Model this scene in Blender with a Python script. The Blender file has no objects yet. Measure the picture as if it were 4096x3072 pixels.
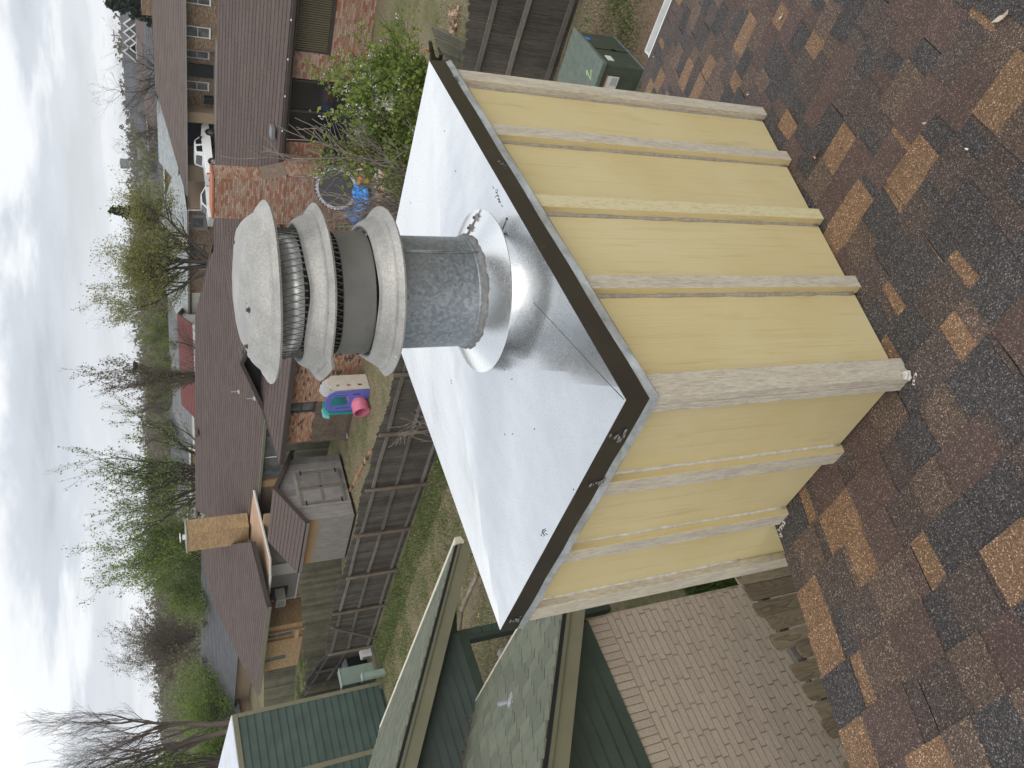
import bpy, math, random
from mathutils import Vector, Matrix
random.seed(7)
rad = math.radians
S = bpy.context.scene
COL = S.collection

# ------------------------------------------------------------------ camera
AZ, PIT, ROL, FPX = rad(47.689), rad(25.327), rad(3.6825), 3091.3
CAM = Vector((-0.9379, -1.1073, 7.1))
_f = Vector((math.cos(AZ)*math.cos(PIT), math.sin(AZ)*math.cos(PIT), -math.sin(PIT)))
_r0 = _f.cross(Vector((0, 0, 1))).normalized()
_d0 = _f.cross(_r0)
_r = math.cos(ROL)*_r0 + math.sin(ROL)*_d0
_d = -math.sin(ROL)*_r0 + math.cos(ROL)*_d0
cd = bpy.data.cameras.new('camera'); cam = bpy.data.objects.new('camera', cd); COL.objects.link(cam)
cam.matrix_world = Matrix((( _d.x, _r.x, -_f.x, CAM.x), (_d.y, _r.y, -_f.y, CAM.y), (_d.z, _r.z, -_f.z, CAM.z), (0, 0, 0, 1)))
cd.sensor_fit = 'HORIZONTAL'; cd.sensor_width = 36; cd.lens = 36*FPX/4096
cd.clip_start = 0.05; cd.clip_end = 9000
S.camera = cam
HAZE = 0.00032

# ------------------------------------------------------------------ sky, sun, exposure
SUN_EL, SUN_AZ = rad(44), rad(233)          # soft high sun behind cloud
W = bpy.data.worlds.new('World'); S.world = W; W.use_nodes = True
nt = W.node_tree; N = nt.nodes; L = nt.links; N.clear()
def wn(t, **k):
    n = N.new(t)
    for a, b in k.items(): setattr(n, a, b)
    return n
wo = wn('ShaderNodeOutputWorld'); bg = wn('ShaderNodeBackground')
sky = wn('ShaderNodeTexSky', sky_type='NISHITA'); sky.sun_disc = False
sky.sun_elevation = SUN_EL; sky.sun_rotation = math.pi/2 - SUN_AZ
tc = wn('ShaderNodeTexCoord')
sx = wn('ShaderNodeSeparateXYZ'); L.new(tc.outputs['Generated'], sx.inputs[0])
def wm(op, a, b=None, c=None, clamp=False):
    n = wn('ShaderNodeMath', operation=op, use_clamp=clamp)
    for i, v in enumerate((a, b, c)):
        if v is None: continue
        if isinstance(v, (int, float)): n.inputs[i].default_value = v
        else: L.new(v, n.inputs[i])
    return n.outputs[0]
# cloud layer seen from below: direction projected on a flat ceiling
zz = wm('ADD', wm('MAXIMUM', sx.outputs[2], 0.0), 0.13)
cu = wm('DIVIDE', sx.outputs[0], zz); cv = wm('DIVIDE', sx.outputs[1], zz)
cx = wn('ShaderNodeCombineXYZ'); L.new(cu, cx.inputs[0]); L.new(cv, cx.inputs[1])
def wnoise(scale, detail, rough, dist=0.0, off=(0, 0, 0)):
    mp = wn('ShaderNodeMapping'); mp.inputs['Location'].default_value = off; L.new(cx.outputs[0], mp.inputs[0])
    n = wn('ShaderNodeTexNoise'); n.inputs['Scale'].default_value = scale; n.inputs['Detail'].default_value = detail
    n.inputs['Roughness'].default_value = rough; n.inputs['Distortion'].default_value = dist
    L.new(mp.outputs[0], n.inputs['Vector']); return n.outputs['Fac']
def wramp(v, pts):
    r = wn('ShaderNodeValToRGB'); L.new(v, r.inputs[0]); e = r.color_ramp.elements
    while len(e) < len(pts): e.new(0.5)
    for q, (p, c) in zip(e, pts): q.position = p; q.color = (*c, 1)
    r.color_ramp.interpolation = 'EASE'; return r.outputs[0]
big = wnoise(0.30, 2.0, 0.5, 0.2, (3.1, 1.7, 0)); mid = wnoise(0.95, 7.0, 0.60, 0.25, (1.2, 8.4, 0))
dens = wm('ADD', wm('MULTIPLY', big, 0.6), wm('MULTIPLY', mid, 0.4))
cl = wramp(dens, [(0.37, (0.92, 0.925, 0.93)), (0.46, (0.70, 0.725, 0.755)), (0.525, (0.465, 0.50, 0.55)), (0.64, (0.35, 0.375, 0.41))])
# towards the horizon the cloud deck is thin and bright
hz = wramp(sx.outputs[2], [(0.0, (0.80, 0.80, 0.80)), (0.045, (0.50, 0.50, 0.50)), (0.10, (0.10, 0.10, 0.10)), (0.2, (0, 0, 0))])
mxh = wn('ShaderNodeMixRGB'); L.new(hz, mxh.inputs[0]); L.new(cl, mxh.inputs[1]); mxh.inputs[2].default_value = (0.66, 0.68, 0.70, 1)
sm = wn('ShaderNodeMixRGB', blend_type='MULTIPLY'); sm.inputs[0].default_value = 1; L.new(sky.outputs[0], sm.inputs[1]); sm.inputs[2].default_value = (.08, .08, .08, 1)
gap = wramp(mid, [(0.30, (1, 1, 1)), (0.40, (0, 0, 0))])
gm = wn('ShaderNodeMixRGB'); L.new(wm('MULTIPLY', gap, 0.25), gm.inputs[0]); L.new(mxh.outputs[0], gm.inputs[1]); L.new(sm.outputs[0], gm.inputs[2])
L.new(gm.outputs[0], bg.inputs[0]); bg.inputs[1].default_value = 1.15
L.new(bg.outputs[0], wo.inputs[0])

sd = bpy.data.lights.new('sun', 'SUN'); sd.energy = 1.5; sd.angle = rad(80); sd.color = (1.0, 0.97, 0.92)
so = bpy.data.objects.new('sun', sd); COL.objects.link(so)
so.rotation_euler = Vector((math.cos(SUN_AZ)*math.cos(SUN_EL), math.sin(SUN_AZ)*math.cos(SUN_EL), math.sin(SUN_EL))).to_track_quat('Z', 'Y').to_euler()
S.view_settings.view_transform = 'Standard'; S.view_settings.look = 'None'
S.view_settings.exposure = 0.30; S.view_settings.gamma = 1.0; S.view_settings.use_curve_mapping = False

# ------------------------------------------------------------------ helpers
def at(px, py, x=None, y=None, z=None):
    """place where the sight line of a photo pixel meets a plane of the world"""
    d = _r*(1536-py) + _d*(px-2048) + _f*FPX
    if z is not None: t = (z-CAM.z)/d.z
    elif x is not None: t = (x-CAM.x)/d.x
    else: t = (y-CAM.y)/d.y
    return CAM + d*t
def on(px, py, n, p0):
    d = _r*(1536-py) + _d*(px-2048) + _f*FPX; n = Vector(n)
    return CAM + d*(n.dot(Vector(p0)-CAM)/n.dot(d))

class MB:
    def __init__(s): s.v = []; s.f = []; s.m = []
    def face(s, pts, mi=0):
        b = len(s.v); s.v += [tuple(p) for p in pts]; s.f.append(tuple(range(b, b+len(pts)))); s.m.append(mi); return s
    def raw(s, vs, fs, mi=0):
        b = len(s.v); s.v += [tuple(p) for p in vs]
        for f in fs: s.f.append(tuple(i+b for i in f)); s.m.append(mi)
        return s
    def box(s, x0, x1, y0, y1, z0, z1, mi=0, T=None):
        vs = [Vector((x, y, z)) for z in (z0, z1) for y in (y0, y1) for x in (x0, x1)]
        if T: vs = [T @ v for v in vs]
        return s.raw(vs, [(0, 2, 3, 1), (4, 5, 7, 6), (0, 1, 5, 4), (2, 6, 7, 3), (0, 4, 6, 2), (1, 3, 7, 5)], mi)
    def prism(s, poly, dirv, mi=0):
        """extrude a planar polygon along a vector"""
        n = len(poly); a = [Vector(p) for p in poly]; b = [p+Vector(dirv) for p in a]
        fs = [tuple(range(n))[::-1], tuple(range(n, 2*n))] + [(i, (i+1) % n, n+(i+1) % n, n+i) for i in range(n)]
        return s.raw(a+b, fs, mi)
    def tube(s, pts, rs, n=6, mi=0, cap=True):
        pts = [Vector(p) for p in pts]; b = len(s.v); up = Vector((0.31, 0.2, 0.93))
        for i, p in enumerate(pts):
            t = (pts[min(i+1, len(pts)-1)]-pts[max(i-1, 0)])
            if t.length < 1e-9: t = Vector((0, 0, 1))
            t.normalize(); a = t.cross(up)
            if a.length < 0.1: a = t.cross(Vector((1, 0, 0)))
            a.normalize(); c = t.cross(a); r = rs[i] if not isinstance(rs, (int, float)) else rs
            for k in range(n):
                an = 2*math.pi*k/n; q = p+a*(r*math.cos(an))+c*(r*math.sin(an)); s.v.append((q.x, q.y, q.z))
        for i in range(len(pts)-1):
            for k in range(n):
                s.f.append((b+i*n+k, b+i*n+(k+1) % n, b+(i+1)*n+(k+1) % n, b+(i+1)*n+k)); s.m.append(mi)
        if cap:
            s.f.append(tuple(b+k for k in range(n))[::-1]); s.m.append(mi)
            s.f.append(tuple(b+(len(pts)-1)*n+k for k in range(n))); s.m.append(mi)
        return s
    def lathe(s, prof, c=(0, 0, 0), n=48, mi=0, fn=None, close=False):
        """prof: (radius, z) pairs turned round a vertical axis"""
        b = len(s.v)
        for (r, z) in prof:
            for k in range(n):
                an = 2*math.pi*k/n; dr, dz = fn(an, r, z) if fn else (0, 0)
                s.v.append((c[0]+(r+dr)*math.cos(an), c[1]+(r+dr)*math.sin(an), c[2]+z+dz))
        m = len(prof)
        for i in range(m if close else m-1):
            j = (i+1) % m
            for k in range(n):
                s.f.append((b+i*n+k, b+i*n+(k+1) % n, b+j*n+(k+1) % n, b+j*n+k)); s.m.append(mi)
        return s
    def build(s, name, mats, parent=None, smooth=False, bevel=0, label=None, kind=None):
        me = bpy.data.meshes.new(name); me.from_pydata(s.v, [], s.f)
        if not isinstance(mats, (list, tuple)): mats = [mats]
        for q in mats: me.materials.append(q)
        if len(mats) > 1: me.polygons.foreach_set('material_index', s.m)
        if smooth:
            me.polygons.foreach_set('use_smooth', [True]*len(s.f))
        me.update()
        o = bpy.data.objects.new(name, me); COL.objects.link(o)
        if parent is not None:
            o.parent = parent
            o.matrix_parent_inverse = parent.matrix_world.inverted() if parent.type != 'EMPTY' else Matrix.Translation(-Vector(parent.location))
        if bevel:
            md = o.modifiers.new('bevel', 'BEVEL'); md.width = bevel; md.segments = 2; md.limit_method = 'ANGLE'; md.angle_limit = rad(40)
        if label: o['label'] = label
        if kind: o['kind'] = kind
        return o
def autosmooth(o, ang=35):
    me = o.data; me.polygons.foreach_set('use_smooth', [True]*len(me.polygons))
    try: me.set_sharp_from_angle(angle=rad(ang))
    except Exception: pass
    return o
def thing(name, label, cat, loc=(0, 0, 0), group=None):
    o = bpy.data.objects.new(name, None); COL.objects.link(o); o.location = loc
    o['label'] = label; o['category'] = cat; o.empty_display_size = 0.2
    if group: o['group'] = group
    bpy_things.append(o); return o
bpy_things = []
def tag(o, label, cat, group=None):
    o['label'] = label; o['category'] = cat
    if group: o['group'] = group
    return o
def struct(o): o['kind'] = 'structure'; return o
def place(child_mesh, name, parent, M, label=None):
    """another object sharing a mesh"""
    o = bpy.data.objects.new(name, child_mesh); COL.objects.link(o)
    if parent is not None:
        o.parent = parent; o.matrix_parent_inverse = Matrix.Translation(-Vector(parent.location)) if parent.type == 'EMPTY' else Matrix.Identity(4)
    o.matrix_basis = M
    if label: o['label'] = label
    return o

# ------------------------------------------------------------------ materials
class G:
    """small wrapper to write node graphs"""
    def __init__(s, name):
        s.m = bpy.data.materials.new(name); s.m.use_nodes = True; s.t = s.m.node_tree; s.t.nodes.clear()
        s.out = s.n('ShaderNodeOutputMaterial'); s.b = s.n('ShaderNodeBsdfPrincipled'); s.l(s.b.outputs[0], s.out.inputs[0])
        s.geo = s.n('ShaderNodeNewGeometry'); s.pos = s.geo.outputs['Position']
    def n(s, t, **k):
        n = s.t.nodes.new(t)
        for a, b in k.items(): setattr(n, a, b)
        return n
    def l(s, a, b): s.t.links.new(a, b)
    def put(s, sock, v):
        if isinstance(v, (int, float)): sock.default_value = v
        elif isinstance(v, tuple): sock.default_value = (*v, 1) if len(v) == 3 else v
        else: s.l(v, sock)
    def map(s, sc=(1, 1, 1), rot=(0, 0, 0), src=None, loc=(0, 0, 0)):
        m = s.n('ShaderNodeMapping'); m.inputs['Scale'].default_value = sc; m.inputs['Rotation'].default_value = rot; m.inputs['Location'].default_value = loc
        s.l(src or s.pos, m.inputs[0]); return m.outputs[0]
    def noise(s, scale, detail=3, rough=0.55, vec=None, dist=0, out='Fac'):
        n = s.n('ShaderNodeTexNoise'); s.l(vec or s.pos, n.inputs['Vector'])
        n.inputs['Scale'].default_value = scale; n.inputs['Detail'].default_value = detail; n.inputs['Roughness'].default_value = rough; n.inputs['Distortion'].default_value = dist
        return n.outputs[out]
    def voro(s, scale, vec=None, feature='F1', out='Distance', rnd=1):
        n = s.n('ShaderNodeTexVoronoi', feature=feature); s.l(vec or s.pos, n.inputs['Vector']); n.inputs['Scale'].default_value = scale; n.inputs['Randomness'].default_value = rnd
        return n.outputs[out]
    def ramp(s, v, pts, interp='LINEAR'):
        r = s.n('ShaderNodeValToRGB'); s.l(v, r.inputs[0]); e = r.color_ramp.elements
        while len(e) < len(pts): e.new(0.5)
        for q, (p, c) in zip(e, pts):
            q.position = p; c = (c, c, c) if isinstance(c, (int, float)) else c; q.color = (*c, 1)
        r.color_ramp.interpolation = interp; return r.outputs[0]
    def mix(s, f, a, b, mode='MIX'):
        m = s.n('ShaderNodeMixRGB', blend_type=mode); s.put(m.inputs[0], f); s.put(m.inputs[1], a); s.put(m.inputs[2], b); return m.outputs[0]
    def math(s, op, a, b=0.0, clamp=False):
        m = s.n('ShaderNodeMath', operation=op, use_clamp=clamp); s.put(m.inputs[0], a); s.put(m.inputs[1], b); return m.outputs[0]
    def rand(s):
        return s.n('ShaderNodeObjectInfo').outputs['Random']
    def island(s): return s.geo.outputs['Random Per Island']
    def hsv(s, col, h=0.5, sat=1.0, v=1.0):
        n = s.n('ShaderNodeHueSaturation'); s.put(n.inputs['Color'], col); s.put(n.inputs['Hue'], h); s.put(n.inputs['Saturation'], sat); s.put(n.inputs['Value'], v); return n.outputs[0]
    def bump(s, h, strength=0.3, dist=0.005):
        b = s.n('ShaderNodeBump'); b.inputs['Strength'].default_value = strength; b.inputs['Distance'].default_value = dist; s.l(h, b.inputs['Height'])
        s.l(b.outputs[0], s.b.inputs['Normal']); return s
    def fin(s, col, rough=0.7, metal=0.0, spec=0.5):
        s.put(s.b.inputs['Base Color'], col); s.put(s.b.inputs['Roughness'], rough); s.put(s.b.inputs['Metallic'], metal); s.put(s.b.inputs['Specular IOR Level'], spec)
        return s.m
def simple(name, col, rough=0.6, metal=0.0, var=0.15, scale=8, bump=0.0, spec=0.4, rnd=0.0, bscale=None):
    g = G(name); nz = g.noise(scale, 4)
    v = g.ramp(nz, [(0.25, 1-var), (0.75, 1+var*0.6)]); c = g.mix(1, col, v, 'MULTIPLY')
    if rnd: c = g.hsv(c, v=g.math('ADD', g.math('MULTIPLY', g.rand(), rnd*2), 1-rnd))
    if bump: g.bump(g.noise(bscale or scale*6, 3), bump, 0.01)
    return g.fin(c, rough, metal, spec)

M = {}
# painted plywood siding with vertical grain
g = G('siding_paint'); gr = g.noise(1, 5, 0.6, g.map((75, 75, 2.6)), 0.6)
fine = g.noise(1, 3, 0.6, g.map((260, 260, 9)))
blotch = g.noise(2.2, 4, 0.6); c = g.mix(g.ramp(blotch, [(0.3, 0), (0.75, 1)]), (0.580, 0.472, 0.238), (0.645, 0.556, 0.322))
c = g.mix(g.ramp(gr, [(0.30, 0.38), (0.44, 0.0)]), c, (0.46, 0.35, 0.16))
st = g.noise(1, 4, 0.6, g.map((9, 9, 3.2))); c = g.mix(g.math('MULTIPLY', g.ramp(st, [(0.62, 0), (0.78, 1)]), 0.35), c, (0.34, 0.28, 0.17))
g.bump(g.math('ADD', gr, g.math('MULTIPLY', fine, 0.5)), 0.5, 0.004); M['siding'] = g.fin(c, 0.62, 0, 0.35)
# weathered trim boards: paint worn to grey-beige wood
g = G('trim_paint'); gr = g.noise(1, 6, 0.7, g.map((210, 210, 30)), 0.4); pt = g.noise(1, 5, 0.65, g.map((30, 30, 7)))
wood = g.mix(g.ramp(gr, [(0.3, 0), (0.65, 1)]), (0.40, 0.345, 0.27), (0.53, 0.475, 0.39))
c = g.mix(g.ramp(g.math('ADD', g.math('MULTIPLY', gr, 0.6), g.math('MULTIPLY', pt, 0.4)), [(0.45, 0), (0.56, 1)]), wood, (0.585, 0.535, 0.425))
g.bump(gr, 0.5, 0.003); M['trim'] = g.fin(c, 0.75, 0, 0.25)
g = G('trim_paint_yellow'); gr = g.noise(1, 6, 0.7, g.map((210, 210, 34)), 0.4)
c = g.mix(g.ramp(gr, [(0.36, 0), (0.5, 1)]), (0.50, 0.42, 0.24), (0.66, 0.59, 0.36)); g.bump(gr, 0.4, 0.003); M['trim_y'] = g.fin(c, 0.7, 0, 0.3)
M['caulk'] = simple('caulk', (0.62, 0.59, 0.52), 0.7, var=.3, scale=40, bump=.4)
M['caulk_old'] = simple('old_caulk', (0.36, 0.325, 0.27), 0.75, var=.3, scale=60, bump=.3)
M['cap_wood'] = simple('cap_wood', (0.33, 0.25, 0.13), 0.85, var=.4, scale=30, bump=.4)
# new galvanised sheet
g = G('galvanised_sheet'); sp = g.voro(230, out='Color'); s1 = g.n('ShaderNodeSeparateColor'); g.l(sp, s1.inputs[0]); spf = s1.outputs[0]
nz = g.noise(3.5, 4); sc = g.noise(1, 4, .7, g.map((40, 400, 40), (0, 0, .5)))
c = g.mix(g.ramp(nz, [(0.3, 0), (0.7, 1)]), (0.86, 0.875, 0.885), (0.93, 0.94, 0.945)); c = g.mix(g.math('MULTIPLY', g.ramp(sc, [(0.60, 0), (0.72, 1)]), 0.25), c, (0.55, 0.58, 0.62))
dots = g.voro(55, rnd=1); dm = g.ramp(dots, [(0.05, 1), (0.12, 0)]); c = g.mix(g.math('MULTIPLY', dm, g.ramp(g.noise(6, 3), [(0.56, 0), (0.66, .18)])), c, (0.35, 0.37, 0.40))
ro = g.math('ADD', g.math('MULTIPLY', spf, 0.07), g.ramp(nz, [(0.3, 0.17), (0.7, 0.24)])); g.bump(g.noise(5, 2), 0.18, 0.02); M['galv'] = g.fin(c, ro, 0.92)
# aged galvanised pipe with spangle
g = G('galvanised_pipe'); w = g.noise(26, 3, out='Color'); mp = g.mix(0.03, g.pos, w, 'ADD'); sp = g.voro(125, mp, out='Color'); s1 = g.n('ShaderNodeSeparateColor'); g.l(sp, s1.inputs[0])
c = g.ramp(s1.outputs[0], [(0.2, (0.215, 0.24, 0.265)), (0.55, (0.265, 0.295, 0.32)), (0.9, (0.33, 0.36, 0.385))]); c = g.mix(g.ramp(g.noise(4, 5), [(0.35, 0), (0.7, 0.45)]), c, (0.31, 0.31, 0.295))
g.bump(g.noise(150, 2), 0.1, 0.002); M['pipe'] = g.fin(c, g.ramp(s1.outputs[1], [(0, 0.42), (1, 0.58)]), 0.72)
# weathered grey hoods with dust
g = G('weathered_hood'); d = g.noise(9, 6, .65); f = g.noise(220, 2, .7); stn = g.noise(3.4, 4)
c = g.mix(g.ramp(d, [(0.3, 0), (0.7, 1)]), (0.28, 0.27, 0.25), (0.50, 0.485, 0.45)); c = g.mix(g.ramp(f, [(0.42, 0.35), (0.55, 0)]), c, (0.17, 0.165, 0.155))
nrm = g.n('ShaderNodeSeparateXYZ'); g.l(g.geo.outputs['True Normal'], nrm.inputs[0])
sp = g.noise(60, 3, .6); c = g.mix(g.math('MULTIPLY', g.ramp(sp, [(0.70, 0), (0.73, 1)]), g.ramp(nrm.outputs[2], [(0.6, 0), (0.9, .8)])), c, (0.12, 0.09, 0.06))
wh = g.noise(24, 4, .7); c = g.mix(g.ramp(wh, [(0.725, 0), (0.735, .9)]), c, (0.85, 0.85, 0.82))
g.bump(f, 0.12, 0.002); M['hood'] = g.fin(c, g.ramp(d, [(.3, .42), (.7, .6)]), 0.25, .5)
M['hood_top'] = simple('hood_dust', (0.50, 0.49, 0.455), 0.6, 0.3, .35, 40, .15)
M['band'] = simple('flue_band', (0.24, 0.235, 0.22), 0.48, 0.55, .2, 9, .05)
M['mesh'] = simple('flue_mesh', (0.20, 0.195, 0.185), 0.5, 0.6, .2, 20)
M['inner'] = simple('flue_inner', (0.75, 0.75, 0.74), 0.35, 0.5, .5, 14)
M['hem'] = simple('galvanised_hem', (0.60, 0.63, 0.65), .34, .75, .35, 25)
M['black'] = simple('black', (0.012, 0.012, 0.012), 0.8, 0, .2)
M['brown_metal'] = simple('brown_drip_edge', (0.036, 0.029, 0.022), 0.30, 0.0, .25, 5, .05, spec=.6)
M['scuff'] = simple('scuff', (0.30, 0.30, 0.29), 0.5, 0.3, .5, 90)
M['screw'] = simple('screw', (0.10, 0.10, 0.10), 0.4, 0.7)
M['sealant'] = simple('sealant', (0.22, 0.22, 0.215), 0.55, 0.1, .4, 60, .5)
M['ink'] = simple('ink', (0.02, 0.02, 0.025), 0.6)
# roof shingle granules, one per tone
def granule(name, dark, lite, sc=600, speck=0.5, tonevar=0.10):
    g = G(name); a = g.noise(sc, 2, .8); b = g.voro(sc*0.62, out='Color'); s1 = g.n('ShaderNodeSeparateColor'); g.l(b, s1.inputs[0])
    c = g.mix(g.ramp(s1.outputs[0], [(0.5-speck*.25, 0), (0.96, 1)]), dark, lite); c = g.mix(g.ramp(a, [(0.35, 0.35), (0.6, 0)]), c, tuple(q*.45 for q in dark))
    c = g.mix(g.ramp(s1.outputs[1], [(0.90, 0), (0.97, 1)]), c, tuple(min(1, q*2.1) for q in lite))
    c = g.hsv(c, v=g.math('ADD', g.math('MULTIPLY', g.noise(3.0, 3), .5), .75)); c = g.hsv(c, v=g.math('ADD', g.math('MULTIPLY', g.rand(), tonevar*2), 1-tonevar))
    g.bump(g.math('ADD', a, s1.outputs[2]), 0.4, 0.002); return g.fin(c, 0.85, 0, .3)
M['s_dark'] = granule('shingle_charcoal', (0.038, 0.035, 0.036), (0.120, 0.106, 0.100))
M['s_plum'] = granule('shingle_plum', (0.054, 0.042, 0.038), (0.150, 0.115, 0.098))
M['s_red'] = granule('shingle_red_brown', (0.078, 0.052, 0.045), (0.150, 0.103, 0.088))
M['s_tan'] = granule('shingle_tan', (0.142, 0.084, 0.049), (0.315, 0.200, 0.122), speck=.85)
M['s_mix'] = granule('shingle_brown', (0.070, 0.052, 0.044), (0.20, 0.142, 0.105), speck=.8)
def shingle_far(name, c1, c2, sc=14):
    g = G(name); a = g.noise(sc, 4, .7); r = g.island(); c = g.mix(g.ramp(a, [(0.3, 0), (0.7, 1)]), c1, c2)
    c = g.hsv(c, v=g.math('ADD', g.math('MULTIPLY', r, .18), .91)); g.bump(g.noise(60, 2), .3, .01); return g.fin(c, .9, 0, .2)
M['sh_brown'] = shingle_far('brown_shingle', (0.084, 0.064, 0.057), (0.134, 0.102, 0.090))
M['sh_brown2'] = shingle_far('far_brown_shingle', (0.115, 0.090, 0.080), (0.170, 0.135, 0.120))
M['sh_grey'] = shingle_far('pale_grey_shingle', (0.28, 0.30, 0.30), (0.42, 0.44, 0.44), 3)
M['sh_slate'] = shingle_far('slate_shingle', (0.090, 0.092, 0.098), (0.145, 0.147, 0.155))
M['sh_mid'] = shingle_far('mid_grey_shingle', (0.15, 0.15, 0.15), (0.21, 0.21, 0.21))
g = G('green_shingle'); a = g.noise(9, 4, .7); c = g.ramp(a, [(0.30, (0.130, 0.145, 0.105)), (0.5, (0.158, 0.172, 0.126)), (0.70, (0.150, 0.142, 0.114))])
c = g.hsv(c, v=g.math('ADD', g.math('MULTIPLY', g.noise(160, 2, .8), .7), .65)); c = g.hsv(c, v=g.math('ADD', g.math('MULTIPLY', g.rand(), .3), .85)); g.bump(g.noise(200, 2), .4, .004); M['sh_green'] = g.fin(c, .9, 0, .2)
# masonry
def brick(name, cols, mortar=None, rough=.85, per='island', bump=.5):
    g = G(name); r = g.island() if per == 'island' else g.rand()
    pts = [(i/len(cols), c) for i, c in enumerate(cols)]; c = g.ramp(r, pts, 'CONSTANT'); n = g.noise(38, 4, .7)
    c = g.hsv(c, v=g.math('ADD', g.math('MULTIPLY', n, .6), .7)); g.bump(g.noise(110, 3), bump, .006); return g.fin(c, rough, 0, .2)
M['brick_tan'] = brick('painted_tan_brick', [(0.455, 0.38, 0.305), (0.47, 0.39, 0.315), (0.435, 0.36, 0.29), (0.46, 0.385, 0.31)], per='rand', bump=1.0)
M['mortar_tan'] = simple('painted_mortar', (0.34, 0.28, 0.22), .9, var=.25, scale=20, bump=.4)
M['brick_red'] = brick('old_red_brick', [(0.31, 0.14, 0.085), (0.37, 0.26, 0.195), (0.34, 0.22, 0.16), (0.42, 0.31, 0.24), (0.31, 0.18, 0.125), (0.39, 0.28, 0.215), (0.35, 0.235, 0.175), (0.33, 0.19, 0.13), (0.30, 0.12, 0.07)])
M['mortar_red'] = simple('red_mortar', (0.19, 0.14, 0.105), .95, var=.3)
M['brick_pink'] = brick('old_pink_brick', [(0.42, 0.25, 0.17), (0.36, 0.19, 0.12), (0.46, 0.30, 0.21), (0.40, 0.22, 0.14), (0.34, 0.16, 0.09), (0.43, 0.26, 0.18), (0.47, 0.32, 0.23), (0.39, 0.20, 0.12), (0.12, 0.085, 0.065)])
M['brick_gold'] = brick('golden_brick', [(0.42, 0.285, 0.155), (0.38, 0.25, 0.13), (0.34, 0.225, 0.12), (0.45, 0.31, 0.175)])
M['mortar_gold'] = simple('golden_mortar', (0.24, 0.18, 0.11), .95)
M['brick_brown'] = brick('brown_brick', [(0.27, 0.19, 0.125), (0.22, 0.15, 0.10), (0.32, 0.24, 0.165), (0.18, 0.125, 0.085)])
# wood
def wood(name, a, b, vz=3, gx=60, rnd=.22, rough=.9, tint=None):
    g = G(name); gr = g.noise(1, 6, .65, g.map((gx, gx, vz)), 1.0); bl = g.noise(2.2, 3)
    c = g.mix(g.ramp(gr, [(0.3, 0), (0.7, 1)]), a, b); c = g.mix(g.ramp(bl, [(0.45, 0), (0.8, .5)]), c, tint or tuple(q*.6 for q in a))
    c = g.hsv(c, v=g.math('ADD', g.math('MULTIPLY', g.rand(), rnd*2), 1-rnd)); g.bump(gr, .6, .006); return g.fin(c, rough, 0, .15)
M['fence'] = wood('weathered_fence_wood', (0.052, 0.045, 0.039), (0.145, 0.128, 0.110), 2.2)
M['fence_rail'] = wood('grey_rail_wood', (0.11, 0.097, 0.083), (0.23, 0.205, 0.18), 40, 20)
M['fence_post'] = wood('post_wood', (0.10, 0.078, 0.058), (0.19, 0.155, 0.12), 3)
M['fence_old'] = wood('mossy_fence_wood', (0.070, 0.066, 0.045), (0.17, 0.16, 0.115), 2.5)
M['picket'] = None
g = G('treated_picket_wood'); ob = g.n('ShaderNodeTexCoord').outputs['Object']; addr = g.n('ShaderNodeVectorMath', operation='ADD'); g.l(ob, addr.inputs[0]); cmb = g.n('ShaderNodeCombineXYZ'); g.l(g.math('MULTIPLY', g.rand(), 37), cmb.inputs[2]); g.l(g.math('MULTIPLY', g.rand(), 11), cmb.inputs[0]); g.l(cmb.outputs[0], addr.inputs[1])
rg_ = g.noise(1, 2, .5, g.map((9, 9, 1.3), src=addr.outputs[0]), .8); ring = g.math('FRACT', g.math('MULTIPLY', rg_, 11)); fn_ = g.noise(1, 4, .7, g.map((160, 160, 7), src=addr.outputs[0]))
c = g.ramp(ring, [(0.0, (0.26, 0.215, 0.155)), (0.72, (0.22, 0.175, 0.122)), (0.93, (0.125, 0.095, 0.068)), (1.0, (0.24, 0.20, 0.145))]); c = g.mix(g.ramp(fn_, [(.3, .5), (.6, 0)]), c, (0.13, 0.105, 0.078))
c = g.mix(g.ramp(g.noise(5, 4), [(0.4, 0), (0.75, .5)]), c, (0.135, 0.125, 0.09)); c = g.hsv(c, v=g.math('ADD', g.math('MULTIPLY', g.rand(), .45), .78)); g.bump(fn_, .4, .004); M['picket'] = g.fin(c, .85, 0, .2)
M['shed_wood'] = wood('shed_plank_wood', (0.185, 0.170, 0.162), (0.31, 0.29, 0.278), 1.5, 26)
M['shed_side'] = None
g = G('shed_plywood'); gr = g.noise(1, 6, .7, g.map((14, 14, 2.2))); sep = g.n('ShaderNodeSeparateXYZ'); g.l(g.pos, sep.inputs[0])
c = g.mix(g.ramp(gr, [(.3, 0), (.7, 1)]), (0.19, 0.18, 0.17), (0.34, 0.325, 0.31)); hh = g.math('ADD', g.math('MULTIPLY', sep.outputs[2], 1.0), g.math('MULTIPLY', g.math('SUBTRACT', g.noise(1, 5, .7, g.map((9, 9, 1.2))), .5), 1.1))
c = g.mix(g.ramp(g.math('SUBTRACT', hh, 1.28), [(0.0, 0), (0.42, 1)]), c, (0.40, 0.235, 0.105)); M['shed_side'] = g.fin(c, .85, 0, .2)
M['plywood'] = wood('stained_plywood', (0.085, 0.065, 0.050), (0.17, 0.135, 0.105), 9, 9)
M['log'] = wood('weathered_log', (0.16, 0.13, 0.10), (0.34, 0.29, 0.235), 12, 12)
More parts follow.
